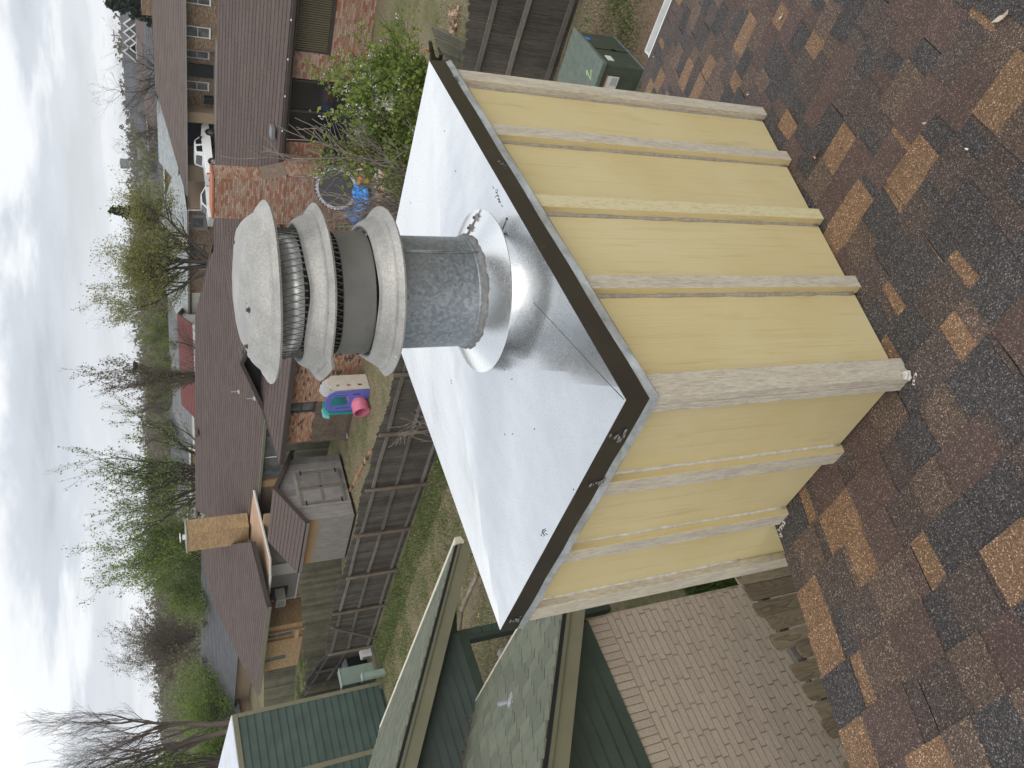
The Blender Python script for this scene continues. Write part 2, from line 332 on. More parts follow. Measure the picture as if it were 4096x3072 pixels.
# paints
M['tan_paint'] = simple('tan_fascia_paint', (0.185, 0.175, 0.115), .5, 0, .12, 3, .05)
M['tan_dark'] = simple('tan_trim_paint', (0.150, 0.150, 0.098), .5, 0, .15, 3)
M['green_lap'] = simple('dark_green_siding', (0.042, 0.061, 0.047), .38, 0, .25, 3, .08, spec=.5)
M['green_lap2'] = simple('blue_green_siding', (0.050, 0.078, 0.063), .42, 0, .25, 2, .05, spec=.5)
M['drip_cream'] = simple('cream_drip_edge', (0.62, 0.56, 0.44), .4, 0, .15, 10)
M['brown_gap'] = simple('brown_weathered_edge', (0.115, 0.090, 0.082), .7, 0, .35, 20)
M['white_gutter'] = simple('white_gutter', (0.72, 0.72, 0.70), .4, 0, .15, 8)
M['cream'] = simple('cream_paint', (0.52, 0.51, 0.47), .6, 0, .1, 2)
M['grey_siding'] = simple('grey_sunroom_siding', (0.235, 0.215, 0.200), .7, 0, .08, 2)
M['dark_trim'] = simple('dark_brown_trim', (0.055, 0.042, 0.036), .6, 0, .15, 4)
M['orange_roll'] = simple('tan_rolled_roofing', (0.44, 0.285, 0.185), .85, 0, .18, 1.6, .1)
M['white'] = simple('white_trim', (0.70, 0.70, 0.68), .5, 0, .08)
M['glass'] = None
g = G('window_glass'); c = g.mix(g.ramp(g.noise(1.3, 3), [(.35, 0), (.7, 1)]), (0.05, 0.055, 0.06), (0.16, 0.165, 0.17)); M['glass'] = g.fin(c, .12, 0, .7)
M['glass_dark'] = simple('dark_glass', (0.018, 0.018, 0.02), .1, 0, .5, 2, spec=.8)
M['blind'] = simple('window_blind', (0.115, 0.100, 0.060), .5, 0, .15, 6)
M['concrete'] = simple('concrete', (0.38, 0.35, 0.31), .9, 0, .25, 3, .3)
M['slab_grey'] = simple('grey_slab', (0.165, 0.175, 0.19), .8, 0, .25, 4, .2)
M['paver'] = brick('brick_paver', [(0.25, 0.19, 0.155), (0.22, 0.165, 0.135), (0.28, 0.215, 0.175), (0.20, 0.15, 0.125)])
M['membrane'] = simple('white_membrane', (0.62, 0.65, 0.70), .5, 0, .15, 2)
g = G('green_cabinet'); nz = g.noise(7, 5, .65); c = g.mix(g.ramp(nz, [(.3, 0), (.7, 1)]), (0.052, 0.066, 0.048), (0.080, 0.100, 0.074)); g.bump(g.noise(90, 2), .05, .003); M['cabinet'] = g.fin(c, .42, 0, .5)
M['cabinet_lid'] = simple('cabinet_lid', (0.135, 0.165, 0.135), .55, 0, .22, 12, .08)
M['box_green'] = simple('pale_green_box', (0.26, 0.33, 0.28), .5, 0, .12, 4)
M['metal_grey'] = simple('grey_metal', (0.25, 0.26, 0.27), .45, .4, .15, 6)
M['lead'] = simple('lead_flashing', (0.36, 0.36, 0.36), .5, .3, .3, 20, .2)
def plastic(n, c, r=.4): return simple(n, c, r, 0, .12, 6)
M['p_blue'] = plastic('faded_violet_plastic', (0.13, 0.15, 0.50)); M['p_pink'] = plastic('pink_plastic', (0.58, 0.16, 0.24)); M['p_teal'] = plastic('teal_plastic', (0.025, 0.24, 0.23))
M['p_teal2'] = plastic('pale_teal_plastic', (0.13, 0.38, 0.37)); M['p_cream'] = plastic('cream_plastic', (0.60, 0.55, 0.48)); M['p_white'] = plastic('white_plastic', (0.68, 0.68, 0.66))
M['p_sky'] = plastic('sky_blue_plastic', (0.05, 0.27, 0.75)); M['p_navy'] = plastic('navy_plastic', (0.01, 0.02, 0.10)); M['p_orange'] = plastic('orange_wood', (0.52, 0.22, 0.07), .6)
M['p_yellow'] = plastic('yellow_plastic', (0.75, 0.55, 0.03)); M['p_green'] = plastic('green_plastic', (0.03, 0.28, 0.12)); M['p_red'] = plastic('red_plastic', (0.5, 0.02, 0.02)); M['p_black'] = plastic('black_plastic', (0.012, 0.012, 0.014))
M['car_white'] = simple('white_car_paint', (0.78, 0.79, 0.80), .22, 0, .03, spec=.6); M['tyre'] = simple('tyre', (0.02, 0.02, 0.02), .8)
M['chrome'] = simple('chrome', (0.6, 0.6, 0.6), .2, .9); M['tail'] = simple('tail_light', (0.45, 0.01, 0.015), .3)
# ground
g = G('lawn_ground'); sep = g.n('ShaderNodeSeparateXYZ'); g.l(g.pos, sep.inputs[0]); a = g.noise(.55, 5, .6); b = g.noise(14, 4, .7, g.map((1, 1, 1))); f = g.noise(70, 3, .8)
c = g.mix(g.ramp(b, [(.3, 0), (.7, 1)]), (0.150, 0.125, 0.072), (0.285, 0.250, 0.160)); c = g.mix(g.ramp(a, [(.50, 0), (.64, .75)]), c, (0.085, 0.118, 0.030))
c = g.hsv(c, v=g.math('ADD', g.math('MULTIPLY', f, .9), .55)); far = g.math('MULTIPLY', g.math('SUBTRACT', sep.outputs[0], 45), .05, True)
c = g.mix(far, c, g.mix(g.ramp(g.noise(.06, 4), [(.4, 0), (.65, 1)]), (0.11, 0.125, 0.045), (0.24, 0.22, 0.18))); g.bump(g.math('ADD', b, f), .7, .03); M['lawn'] = g.fin(c, .95, 0, .1)
M['soil'] = simple('red_soil', (0.175, 0.12, 0.082), .95, 0, .5, 25, .8, bscale=60)
M['grass_dry'] = simple('dry_grass_blade', (0.30, 0.26, 0.16), .9, 0, .3, 2); M['grass_green'] = simple('green_grass_blade', (0.075, 0.125, 0.022), .8, 0, .35, 2)
M['asphalt'] = simple('asphalt', (0.09, 0.09, 0.092), .9, 0, .2, 2)
# vegetation
def bark(n, a, b): 
    g = G(n); c = g.mix(g.ramp(g.noise(1, 5, .7, g.map((14, 14, 4))), [(.3, 0), (.7, 1)]), a, b); return g.fin(c, .9, 0, .15)
M['bark'] = bark('bark', (0.045, 0.036, 0.029), (0.095, 0.080, 0.067)); M['bark_red'] = bark('reddish_bark', (0.095, 0.075, 0.062), (0.17, 0.135, 0.115)); M['bark_grey'] = bark('grey_bark', (0.15, 0.12, 0.105), (0.30, 0.255, 0.225))
def leaf(n, cols, tr=.55):
    g = G(n); c = g.ramp(g.island(), [(i/len(cols), q) for i, q in enumerate(cols)]); g.b.inputs['Transmission Weight'].default_value = 0
    t = g.n('ShaderNodeBsdfTranslucent'); g.l(c, t.inputs[0]); m = g.n('ShaderNodeMixShader'); m.inputs[0].default_value = tr; g.l(g.b.outputs[0], m.inputs[1]); g.l(t.outputs[0], m.inputs[2]); g.l(m.outputs[0], g.out.inputs[0])
    return g.fin(c, .6, 0, .25)
M['l_pear'] = leaf('pear_leaf', [(0.21, 0.29, 0.055), (0.27, 0.36, 0.075), (0.35, 0.42, 0.11), (0.16, 0.225, 0.045)]); M['l_white'] = leaf('pear_blossom', [(0.75, 0.75, 0.70), (0.82, 0.82, 0.78)], .3)
M['l_yel'] = leaf('spring_leaf_yellow_green', [(0.30, 0.31, 0.09), (0.37, 0.375, 0.12), (0.24, 0.255, 0.07), (0.32, 0.31, 0.11)]); M['l_grn'] = leaf('spring_leaf_green', [(0.21, 0.30, 0.06), (0.27, 0.37, 0.085), (0.17, 0.25, 0.05)])
M['l_brt'] = leaf('bright_spring_leaf', [(0.22, 0.31, 0.06), (0.29, 0.38, 0.085), (0.17, 0.245, 0.05)]); M['l_con'] = leaf('conifer_needles', [(0.022, 0.038, 0.020), (0.034, 0.052, 0.026), (0.016, 0.028, 0.016)], .05)
M['l_bud'] = leaf('bud', [(0.20, 0.17, 0.11), (0.25, 0.23, 0.13), (0.16, 0.13, 0.095)]); M['l_hedge'] = leaf('hedge_leaf', [(0.05, 0.07, 0.025), (0.10, 0.085, 0.04), (0.07, 0.09, 0.03)])
M['l_far1'] = leaf('far_brown_crown', [(0.19, 0.165, 0.12), (0.24, 0.21, 0.155), (0.15, 0.13, 0.10)]); M['l_far2'] = leaf('far_green_crown', [(0.19, 0.20, 0.10), (0.24, 0.25, 0.12), (0.15, 0.16, 0.085)])

exec_parts = []
# ================================================================== GROUND
def gz(x, y):
    """the lots fall away from the two near houses towards the back fence"""
    t = min(1, max(0, (8.2-x)/4.6)); h = 1.25*t*t*(3-2*t)
    if x > 120: h += -6*min(1, (x-120)/600)
    return h
b = MB(); xs = [-60, -20, -6, 0] + [3+0.5*i for i in range(12)] + [10, 14, 20, 30, 45, 60, 90, 120, 160, 240, 400, 700, 1400, 3000, 7000]
ys = [-7000, -1500, -300, -60, -20, -5, 0, 5, 10, 20, 30, 45, 60, 90, 150, 400, 1500, 7000]
for x in xs:
    for y in ys: b.v.append((x, y, gz(x, y)))
for i in range(len(xs)-1):
    for j in range(len(ys)-1):
        k = i*len(ys)+j; b.f.append((k, k+len(ys), k+len(ys)+1, k+1)); b.m.append(0)
struct(b.build('ground', M['lawn'], smooth=True))
b = MB(); b.box(45, 52, -300, 700, -.05, .02); struct(b.build('road', M['asphalt']))
b = MB(); b.box(58, 69.5, 36.5, 45, -.05, .05).box(52, 58, 36.5, 45, -.05, .045); struct(b.build('driveway', M['concrete']))

# ================================================================== OWN HOUSE: shingled roof
CR, SR = 1/math.sqrt(1+.363**2), .363/math.sqrt(1+.363**2)
RZ = lambda x: 5.189-.363*x
def RP(s, u, h=0.0): return Vector((s*CR+h*SR, u, 5.189-s*SR+h*CR))
RAKE = 0.745; EAVE_S = 3.52/CR
house = thing('house', 'house under the camera with a brown and charcoal shingle roof and white gutter', 'house', (0, 0, 1.25))
b = MB()
P4 = [RP(-2.0, RAKE-.012, -.002), RP(EAVE_S-.02, RAKE-.012, -.002), RP(EAVE_S-.02, -3.2, -.002), RP(-2.0, -3.2, -.002)]
b.prism(P4, Vector((-SR, 0, -CR))*.02)
roof = b.build('roof', M['dark_trim'], house)
tones = ['s_dark', 's_plum', 's_red', 's_tan', 's_mix']; TM = [M[t] for t in tones]
rs = random.Random(21)
def tone(last=None):
    while True:
        t = rs.choices(range(5), (30, 26, 13, 17, 14))[0]
        if t != last: return t
k = 0; s1 = -.384-.143*10
n_sh = 0; LEN = 1.0
while s1 < EAVE_S+.001:
    s_hi = s1-.143; s_lo = min(s1, EAVE_S)
    u = RAKE+.002 + rs.uniform(0, .35)*0 ; first = rs.choice((.35, .5, .68, .84, 1.0))
    ulen = first
    while u > -3.2:
        u2 = u-ulen; ulen = LEN
        b = MB()
        # base sheet in a few tone runs
        p = u-.0015; lt = None; cuts = []
        while p > u2+.03:
            w = min(rs.uniform(.11, .24), p-u2)
            if p-w-u2 < .05: w = p-u2-.0015
            t = tone(lt); lt = t; cuts.append((p, p-w, t)); p -= w
        jit = rs.uniform(-.002, .002)
        for (a, c, t) in cuts:
            b.raw([RP(s_hi-.02, a, .0015), RP(s_hi-.02, c, .0015), RP(s_lo+jit, c, .0055), RP(s_lo+jit, a, .0055), RP(s_lo+jit, a, 0), RP(s_lo+jit, c, 0)],
                  [(0, 1, 2, 3), (3, 2, 5, 4)], t)
        tl = None
        # raised tabs laminated on top
        p = u-.0015 - rs.choice((0, .06, .12)); 
        while p > u2+.06:
            w = min(rs.uniform(.10, .19), p-u2-.0015); bt_ = [q[2] for q in cuts if q[0] >= p-w/2 >= q[1]]; tl = tone((bt_ or [tl])[0]); t = tl; tp = rs.uniform(0, .006)
            q0, q1 = .0045, .0095+rs.uniform(0, .0015); a, c = p, p-w; sj = s_lo+jit+rs.uniform(0, .003)
            b.raw([RP(s_hi-.01, a-tp, q0), RP(s_hi-.01, c+tp, q0), RP(sj, c, q1), RP(sj, a, q1), RP(s_hi-.01, a-tp, 0), RP(s_hi-.01, c+tp, 0), RP(sj, c, .001), RP(sj, a, .001)],
                  [(0, 1, 2, 3), (3, 2, 6, 7), (0, 3, 7, 4), (1, 5, 6, 2)], t)
            p -= w + rs.choice((.07, .11, .15, .19))
        o = b.build('shingle', TM, roof)
        o.parent = roof; o.matrix_parent_inverse = Matrix.Translation(-Vector(house.location)) @ Matrix.Identity(4) if False else roof.matrix_world.inverted()
        n_sh += 1; u = u2
    s1 += .143
# gutter, rake trim, walls
b = MB(); b.box(3.50, 3.512, -3.2, .60, 3.80, 3.915); b.box(3.512, 3.60, -3.2, .60, 3.80, 3.806); b.box(3.594, 3.60, -3.2, .60, 3.806, 3.90); b.box(3.50, 3.60, .594, .60, 3.806, 3.90)
b.build('gutter', M['white_gutter'], house)
b = MB(); b.prism([RP(-2, RAKE-.012, -.02), RP(EAVE_S-.02, RAKE-.012, -.02), RP(EAVE_S-.02, RAKE-.012, -.16), RP(-2, RAKE-.012, -.16)], (0, -.02, 0)); b.build('rake_board', M['cream'], house)
b = MB(); b.prism([(-2, .3, 1.2), (3.1, .3, 1.2), (3.1, .3, RZ(3.1)-.05), (-2, .3, RZ(-2)-.05)], (0, -3.5, 0)); b.build('wall', M['siding'], house)
# bits lying on the roof
def leaf_bit(sx, u, name, label, cat, size, m, ang, grp=None):
    b = MB(); n = 7; T = []
    for i in range(n):
        a = 2*math.pi*i/n; r = size*(.5+.5*abs(math.cos(a)))*rs.uniform(.7, 1.1)*(.45+.55*abs(math.cos(a))); T.append((r*math.cos(a+0), r*math.sin(a)*.6))
    ca, sa = math.cos(ang), math.sin(ang); pts = [RP(sx+ca*p[0]-sa*p[1], u+sa*p[0]+ca*p[1], .012+.008*abs(p[0])/size) for p in T]
    b.prism(pts, Vector((SR, 0, CR))*.0015); o = b.build(name, m); tag(o, label, cat, grp); return o
M['dryleaf'] = simple('dry_leaf', (0.11, 0.052, 0.030), .7, 0, .3, 60); M['paleleaf'] = simple('pale_leaf', (0.52, 0.44, 0.34), .8, 0, .2, 60); M['pebble'] = simple('pebble', (0.42, 0.38, 0.36), .8, 0, .2, 80)
def onroof(px, py):
    p = on(px, py, (.363, 0, 1), (0, 0, 5.189)); return p.x/CR, p.y
for (px, py, nm, lb, ct, sz, m, an) in [
    (3278, 617, 'dry_leaf', 'curled dark brown dry leaf on the shingles near the second batten', 'leaf', .035, 'dryleaf', 1.2),
    (3198, 672, 'dry_leaf', 'small brown dry leaf tucked at the foot of the chase wall', 'leaf', .016, 'dryleaf', .4),
    (3381, 598, 'seed_pod', 'small round brown seed pod on plum coloured shingle', 'seed pod', .012, 'dryleaf', 0),
    (3275, 636, 'pebble', 'small pink pebble beside the curled brown leaf', 'pebble', .010, 'pebble', 0),
    (3718, 497, 'pebble', 'grey pebble in front of a dark shingle slot', 'pebble', .013, 'pebble', .6),
    (4027, 75, 'dry_leaf', 'pale brown folded leaf on shingles near the top right corner', 'leaf', .028, 'paleleaf', .9),
    (3137, 70, 'dry_leaf', 'small tan leaf on the roof towards the gutter', 'leaf', .022, 'paleleaf', 1.2),
    (3888, 602, 'paint_flake', 'white curled paint flake on tan shingle', 'flake', .011, 'white', .3),
    (3004, 380, 'paint_flake', 'white paint flake near the far chase corner', 'flake', .009, 'white', 1.3),
    (2623, 230, 'paint_flake', 'tiny white flake beside the end of the gutter', 'flake', .012, 'white', .5)]:
    s_, u_ = onroof(px, py); leaf_bit(s_, u_, nm, lb, ct, sz, M[m], an)

# ================================================================== CHIMNEY CHASE
ch = thing('chimney', 'yellow board and batten chimney chase with a galvanised cap standing at the roof edge', 'chimney', (.81, .53, 1.25))
ZT = 6.137
def panel(x0, x1, y0, y1, name='siding_panel', mat='siding', top=6.055, down=None, gap=.012, bevel=0, side=None):
    """upright board standing on the sloping roof"""
    b = MB(); z = lambda x: (RZ(x)-.03+gap*0) if down is None else down
    g_ = gap
    vs = [(x0, y0, z(x0)+g_), (x1, y0, z(x1)+g_), (x1, y1, z(x1)+g_), (x0, y1, z(x0)+g_), (x0, y0, top), (x1, y0, top), (x1, y1, top), (x0, y1, top)]
    b.raw(vs, [(0, 3, 2, 1), (4, 5, 6, 7), (0, 1, 5, 4), (1, 2, 6, 5), (2, 3, 7, 6), (3, 0, 4, 7)])
    if side is None: return b.build(name, M[mat], ch, bevel=bevel)
    b.m = [1, 1, 0 if side == 'y' else 1, 1, 1, 0 if side == 'x' else 1]; return b.build(name, [M[mat], M['siding']], ch, bevel=bevel)
A_, B_ = 1.612, 1.062
for (a, c) in ((.07, .42), (.423, .79), (.793, 1.19), (1.193, 1.54)): panel(a, c, .034, .05, gap=.045, top=6.055)
for (a, c) in ((.394, .448), (.763, .825), (1.161, 1.227)): panel(a, c, .006, .034, 'batten', 'trim_y' if a > .7 and a < 1 else 'trim', gap=.035, bevel=.0012, top=6.042, side='y')
for (a, c) in ((.052, .36), (.363, .688)): panel(.034, .05, a, c, gap=.045)
panel(.034, .05, .691, 1.03, down=1.22)
for (a, c) in ((.332, .390), (.658, .719)): panel(.006, .034, a, c, 'batten', 'trim', gap=.035, bevel=.0012, top=6.042, side='x')
panel(.004, .034, .034, .060, 'corner_board', 'trim', gap=.03, bevel=.003, top=6.042)
panel(.004, .079, .004, .033, 'corner_board', 'trim', gap=.03, bevel=.003, top=6.042)
panel(1.533, 1.603, .006, .034, 'corner_board', 'trim', gap=.03, bevel=.003, top=6.042)
panel(1.58, 1.612, .0345, .1, 'corner_board', 'trim', gap=.03, bevel=.003, top=6.042)
panel(.004, .034, .985, 1.06, 'corner_board', 'trim', down=1.22, bevel=.003, top=6.042)
panel(.0345, .11, 1.032, 1.062, 'corner_board', 'trim', down=1.22, bevel=.003, top=6.042)
panel(1.57, 1.60, .101, 1.03, down=1.22); panel(.111, 1.60, 1.0305, 1.055, down=1.22)
# caulk beads along the battens and corner boards
b = MB()
def bead(x, y, r=.0045, z1=6.04, m=None):
    pts = []; zb = RZ(x)+.02
    for i in range(26):
        t = i/25; pts.append((x+rs.uniform(-.0012, .0012), y+rs.uniform(-.0012, .0012), zb+(z1-zb)*t))
    b.tube(pts, [r*rs.uniform(.7, 1.35) for _ in pts], 6)
for x in (.392, .761, 1.159): bead(x, .034, .007)
for x in (.081, 1.531): bead(x, .034, .006)
b.build('caulk_line', M['caulk_old'], ch, smooth=True, kind='stuff'); b = MB()
for y in (.330, .656): bead(.034, y, .006)
bead(.034, .983, .006); bead(.034, .0615, .005)
b.build('caulk_line', M['caulk'], ch, smooth=True, kind='stuff')
b = MB()      # old caulk lump at the near foot and at the rake
def lump(p, q, r, n, seed):
    rr = random.Random(seed)
    for i in range(n):
        t = i/(n-1); c = Vector(p).lerp(Vector(q), t); R_ = r*(1.2-.5*t)*rr.uniform(.7, 1.2); prof = []
        for j in range(5):
            a = -1.2+2.4*j/4; prof.append((R_*math.cos(a), R_*.55*math.sin(a)))
        b.lathe(prof, (c.x+rr.uniform(-.004, .004), c.y+rr.uniform(-.004, .004), c.z), 9, fn=lambda an, r_, z_: (r_*.25*math.sin(3*an+seed+i), 0))
lump(RP(-.02, .005, .004), RP(.06, -.085, .002), .009, 9, 3); lump(RP(0, .0, .02), RP(-.006, -.006, .04), .012, 3, 5)
b.build('caulk_lump', M['caulk'], ch, smooth=True)
b = MB(); lump(RP(-.012, .70, .004), RP(-.01, .752, .004), .011, 6, 8); lump(RP(-.03, .735, .006), RP(-.045, .725, .004), .007, 3, 9)
b.build('caulk_lump', M['caulk'], ch, smooth=True, label='white caulk blob at the roof edge')
# wood strip, galvanised hem, brown drip edge
b = MB(); b.box(.0, 1.616, .0, .03, 6.043, 6.054).box(.0, .03, .03, 1.064, 6.043, 6.054).box(1.59, 1.616, .03, 1.064, 6.043, 6.054); b.build('nailing_strip', M['cap_wood'], ch)
b = MB()
def band(z0, z1, o0, o1, mi=0):
    """sheet metal band round the cap, o = outward offset at bottom and top"""
    c0 = [(-o0, -o0), (1.62+o0, -o0), (1.62+o0, 1.065+o0), (-o0, 1.065+o0)]; c1 = [(-o1, -o1), (1.62+o1, -o1), (1.62+o1, 1.065+o1), (-o1, 1.065+o1)]
    n = 14
    for i in range(4):
        p, q = Vector((*c0[i], z0)), Vector((*c0[(i+1) % 4], z0)); r, s = Vector((*c1[i], z1)), Vector((*c1[(i+1) % 4], z1))
        for k in range(n):
            w0 = .0016*math.sin(k*1.9+i)*(0 < k < n); w1 = .0016*math.sin((k+1)*1.9+i)*(k+1 < n); nn = Vector((0, -1, 0)) if i == 0 else Vector((1, 0, 0)) if i == 1 else Vector((0, 1, 0)) if i == 2 else Vector((-1, 0, 0))
            b.face([p.lerp(q, k/n)+nn*w0, p.lerp(q, (k+1)/n)+nn*w1, r.lerp(s, (k+1)/n), r.lerp(s, k/n)], mi)
band(6.056, 6.082, .0115, .0035); band(6.056, 6.0562, .0115, -.01)
b.build('galvanised_hem', M['hem'], ch)
b = MB(); band(6.079, 6.1365, .0075, .003); band(6.079, 6.0792, .0075, .002); band(6.1365, 6.1368, .003, -.003); de = b.build('drip_edge', M['brown_metal'], ch)
# scuffs and sealed screws on the drip edge
def scuff(x, y, z, nx, ny, w, h, seed):
    rr = random.Random(seed); b = MB()
    for k in range(11):
        cu_, cz_ = rr.gauss(0, w*.4), rr.gauss(0, h*.35); r = rr.uniform(.06, .22)*h; ps = []
        for i in range(6):
            a = i*math.pi/3+rr.random(); du, dz = cu_+r*1.6*math.cos(a), cz_+r*.7*math.sin(a)
            ps.append(Vector((x-ny*du+nx*.0062, y+nx*du+ny*.0062, z+dz)))
        b.prism(ps, (nx*.0006, ny*.0006, 0))
    b.build('scuff', M['scuff'], de)
for i, (x, y, z, nx, ny, w, h) in enumerate([(1.50, -.003, 6.088, 0, -1, .022, .028), (.95, -.003, 6.100, 0, -1, .028, .014), (.88, -.004, 6.072, 0, -1, .02, .010), (-.004, .115, 6.10, -1, 0, .028, .03), (-.004, .30, 6.085, -1, 0, .02, .03), (-.004, 1.0, 6.105, -1, 0, .022, .025)]): scuff(x, y, z, nx, ny, w, h, i)
# cross-broken cap sheet with its flue collar
b = MB(); nx_, ny_ = 40, 28
for j in range(ny_+1):
    for i in range(nx_+1):
        x, y = 1.62*i/nx_, 1.065*j/ny_; t = min(min(x, 1.62-x)/.81, min(y, 1.065-y)/.5325)
        wob = .0022*math.sin(x*6.1+1.3)*math.sin(y*7.3+.4)*min(1, t*3) + .0010*math.sin(x*15+y*11)*min(1, t*4)
        b.v.append((x-.002+.004*i/nx_, y-.002+.004*j/ny_, ZT+.0002+.058*t+wob))
for j in range(ny_):
    for i in range(nx_):
        k = j*(nx_+1)+i; q = (k, k+1, k+nx_+2, k+nx_+1)
        # split quads along the cross creases
        cxm, cym = (i+.5)/nx_-.5, (j+.5)/ny_-.5
        if cxm*cym > 0: b.f += [(q[0], q[1], q[2]), (q[0], q[2], q[3])]
        else: b.f += [(q[0], q[1], q[3]), (q[1], q[2], q[3])]
        b.m += [0, 0]
cap = b.build('cap', M['galv'], ch); autosmooth(cap, 2.6)
FX, FY = .66, .24
b = MB(); b.lathe([(.162, 6.13), (.162, 6.215)], (FX, FY, 0), 48); b.build('flue_opening', M['galv'], cap, smooth=True)
# pencil and marker notes on the sheet
def caps(x, y):
    t = min(min(x, 1.62-x)/.81, min(y, 1.065-y)/.5325)
    return ZT+.0002+.058*t+.0022*math.sin(x*6.1+1.3)*math.sin(y*7.3+.4)*min(1, t*3)+.0010*math.sin(x*15+y*11)*min(1, t*4)+.0014
b = MB(); pts = []
for i in range(40):
    t = i/39; x, y = .004+(.46-.004)*t, .003+(.11-.003)*t; pts.append((x, y, caps(x, y)-.0009))
b.tube(pts, .0008, 4); b.build('seam', M['screw'], cap)
def note(px0, py0, scale, strokes, name, label):
    """strokes are in photo pixels round the anchor, laid on the sheet"""
    b = MB()
    for st in strokes:
        pts = []
        for (dx, dy) in st:
            p = at(px0+dx*scale, py0+dy*scale, z=6.15); p = at(px0+dx*scale, py0+dy*scale, z=caps(p.x, p.y)); pts.append(p)
        b.tube(pts, .0011, 4)
    b.build(name, M['ink'], cap, label=label)
note(1983, 775, 1, [[(-12, -30), (-8, -20)], [(-2, -14), (6, -17), (8, -10), (2, -2), (0, -8), (8, -1)], [(8, 3), (-2, 14)], [(4, 8), (11, 6), (9, 12), (14, 12)], [(12, 18), (7, 22), (12, 25), (16, 20), (11, 18), (16, 29)], [(15, 28), (10, 32), (15, 35), (19, 30), (15, 28), (19, 38)], [(22, 45), (28, 52)]], 'handwritten_size', 'handwritten measurement in black marker')
note(2180, 2125, 1, [[(0, -10), (-9, -2)], [(-8, -7), (-12, 3)], [(-14, 8), (-4, 4)], [(-10, 8), (-2, 16), (-6, 20)], [(4, -4), (-4, 2)], [(2, 9), (8, 14)], [(-18, 14), (-14, 18)]], 'handwritten_size', 'small handwritten fraction near the left edge')
note(2025, 890, 1, [[(-15, 28), (4, -20)], [(4, -20), (-4, -14)], [(4, -20), (6, -8)], [(-8, 44), (-2, 40), (0, 46), (-6, 50), (-8, 44)], [(0, 46), (6, 54)]], 'pencil_arrow', 'arrow drawn beside the storm collar')
b = MB()
for (px, py) in [(2144, 1716), (2061, 1735), (2033, 1736), (2278, 1960), (2040, 1478), (1840, 1530), (2067, 1516), (2147, 990), (2156, 984), (1776, 524), (1827, 685), (1642, 812), (1840, 1520)]:
    p = at(px, py, z=6.15); b.box(p.x-.0012, p.x+.0012, p.y-.002, p.y+.002, caps(p.x, p.y)-.002, caps(p.x, p.y)-.0004)
b.build('grit', M['dryleaf'], cap, kind='stuff')

# ================================================================== FLUE PIPE AND TERMINATION
fl = thing('flue_pipe', 'galvanised flue pipe with storm collar and three-tier round cap on the chimney', 'flue pipe', (FX, FY, 6.15))
b = MB(); b.lathe([(.156, 6.18), (.156, 6.53)], (FX, FY, 0), 72); pipe = b.build('pipe', M['pipe'], fl, smooth=True)
sa = rad(263)  # vertical lock seam
b = MB()
for da, h in ((-.012, .0015), (.012, .003)):
    pts = [(FX+(.156+h)*math.cos(sa+da), FY+(.156+h)*math.sin(sa+da), z) for z in (6.24, 6.35, 6.52)]; b.tube(pts, .0022, 5)
b.build('lock_seam', M['pipe'], fl, smooth=True)
b = MB(); b.lathe([(.1565, 6.262), (.1585, 6.264), (.1585, 6.270), (.1565, 6.272)], (FX, FY, 0), 72); b.build('bead', M['pipe'], fl, smooth=True)
b = MB(); prof = [(.157, 6.252), (.175, 6.243), (.205, 6.228), (.235, 6.212), (.2353, 6.210), (.2345, 6.2095), (.205, 6.2255), (.157, 6.2495)]
b.lathe(prof, (FX, FY, 0), 96, fn=lambda an, r, z: (0, .0018*math.sin(2*an+1)*(r-.15)/.08)); col = b.build('storm_collar', M['galv'], fl); autosmooth(col, 50)
b = MB(); rr = random.Random(4)
prof = [(.1565, .014), (.159, .010), (.162, .003), (.166, -.003), (.160, -.006)]
b.lathe(prof, (FX, FY, 6.252), 110, fn=lambda an, r, z: (.0018*math.sin(an*13)+.0013*math.sin(an*31+1), .0012*math.sin(an*17+2)+.001*math.sin(an*41))); b.build('sealant_bead', M['sealant'], fl, smooth=True)
ca = rad(302)
b = MB(); p0 = Vector((FX+.165*math.cos(ca), FY+.165*math.sin(ca), 6.2505)); p1 = Vector((FX+.235*math.cos(ca), FY+.235*math.sin(ca), 6.2125)); b.tube([p0.lerp(p1, t) for t in (0, .3, .6, 1)], [.0025, .002, .002, .0012], 5); b.build('collar_seam', M['sealant'], col)
for t in (.24, .66):
    c = p0.lerp(p1, t)+Vector((0, 0, .001)); b = MB(); b.lathe([(.0, .004), (.006, .003), (.0115, 0), (.0115, -.004)], tuple(c), 14, fn=lambda an, r, z: (r*.18*math.sin(an*3+t*9), 0)); b.build('sealant_dab', M['sealant'], col, smooth=True)
    b = MB(); b.lathe([(0, .009), (.0042, .0085), (.0045, .003)], tuple(c), 6); b.build('screw', M['screw'], col)
term = fl
def dent(seed, amp, side):
    rr = random.Random(seed); ds = [(rr.gauss(side, .55), rr.uniform(.45, 1.0), rr.uniform(.16, .34), rr.uniform(.5, 1)) for _ in range(5)]
    ds += [(rad(220), .7, .35, .55), (rad(250), .5, .3, -.25)]
    def f(an, r, z, R0=.235, Rn=.0):
        dz = dr = 0
        for (a0, q0, w, A) in ds:
            da = math.atan2(math.sin(an-a0), math.cos(an-a0)); q = r/R0
            e = math.exp(-(da/w)**2-((q-q0)/.16)**2); dz -= amp*A*e; dr -= amp*.5*A*e
        dz += .0016*math.sin(3*an+seed)*(r/R0); dr += .0022*math.sin(2*an+seed*2)*(r/R0)
        return dr, dz
    return f
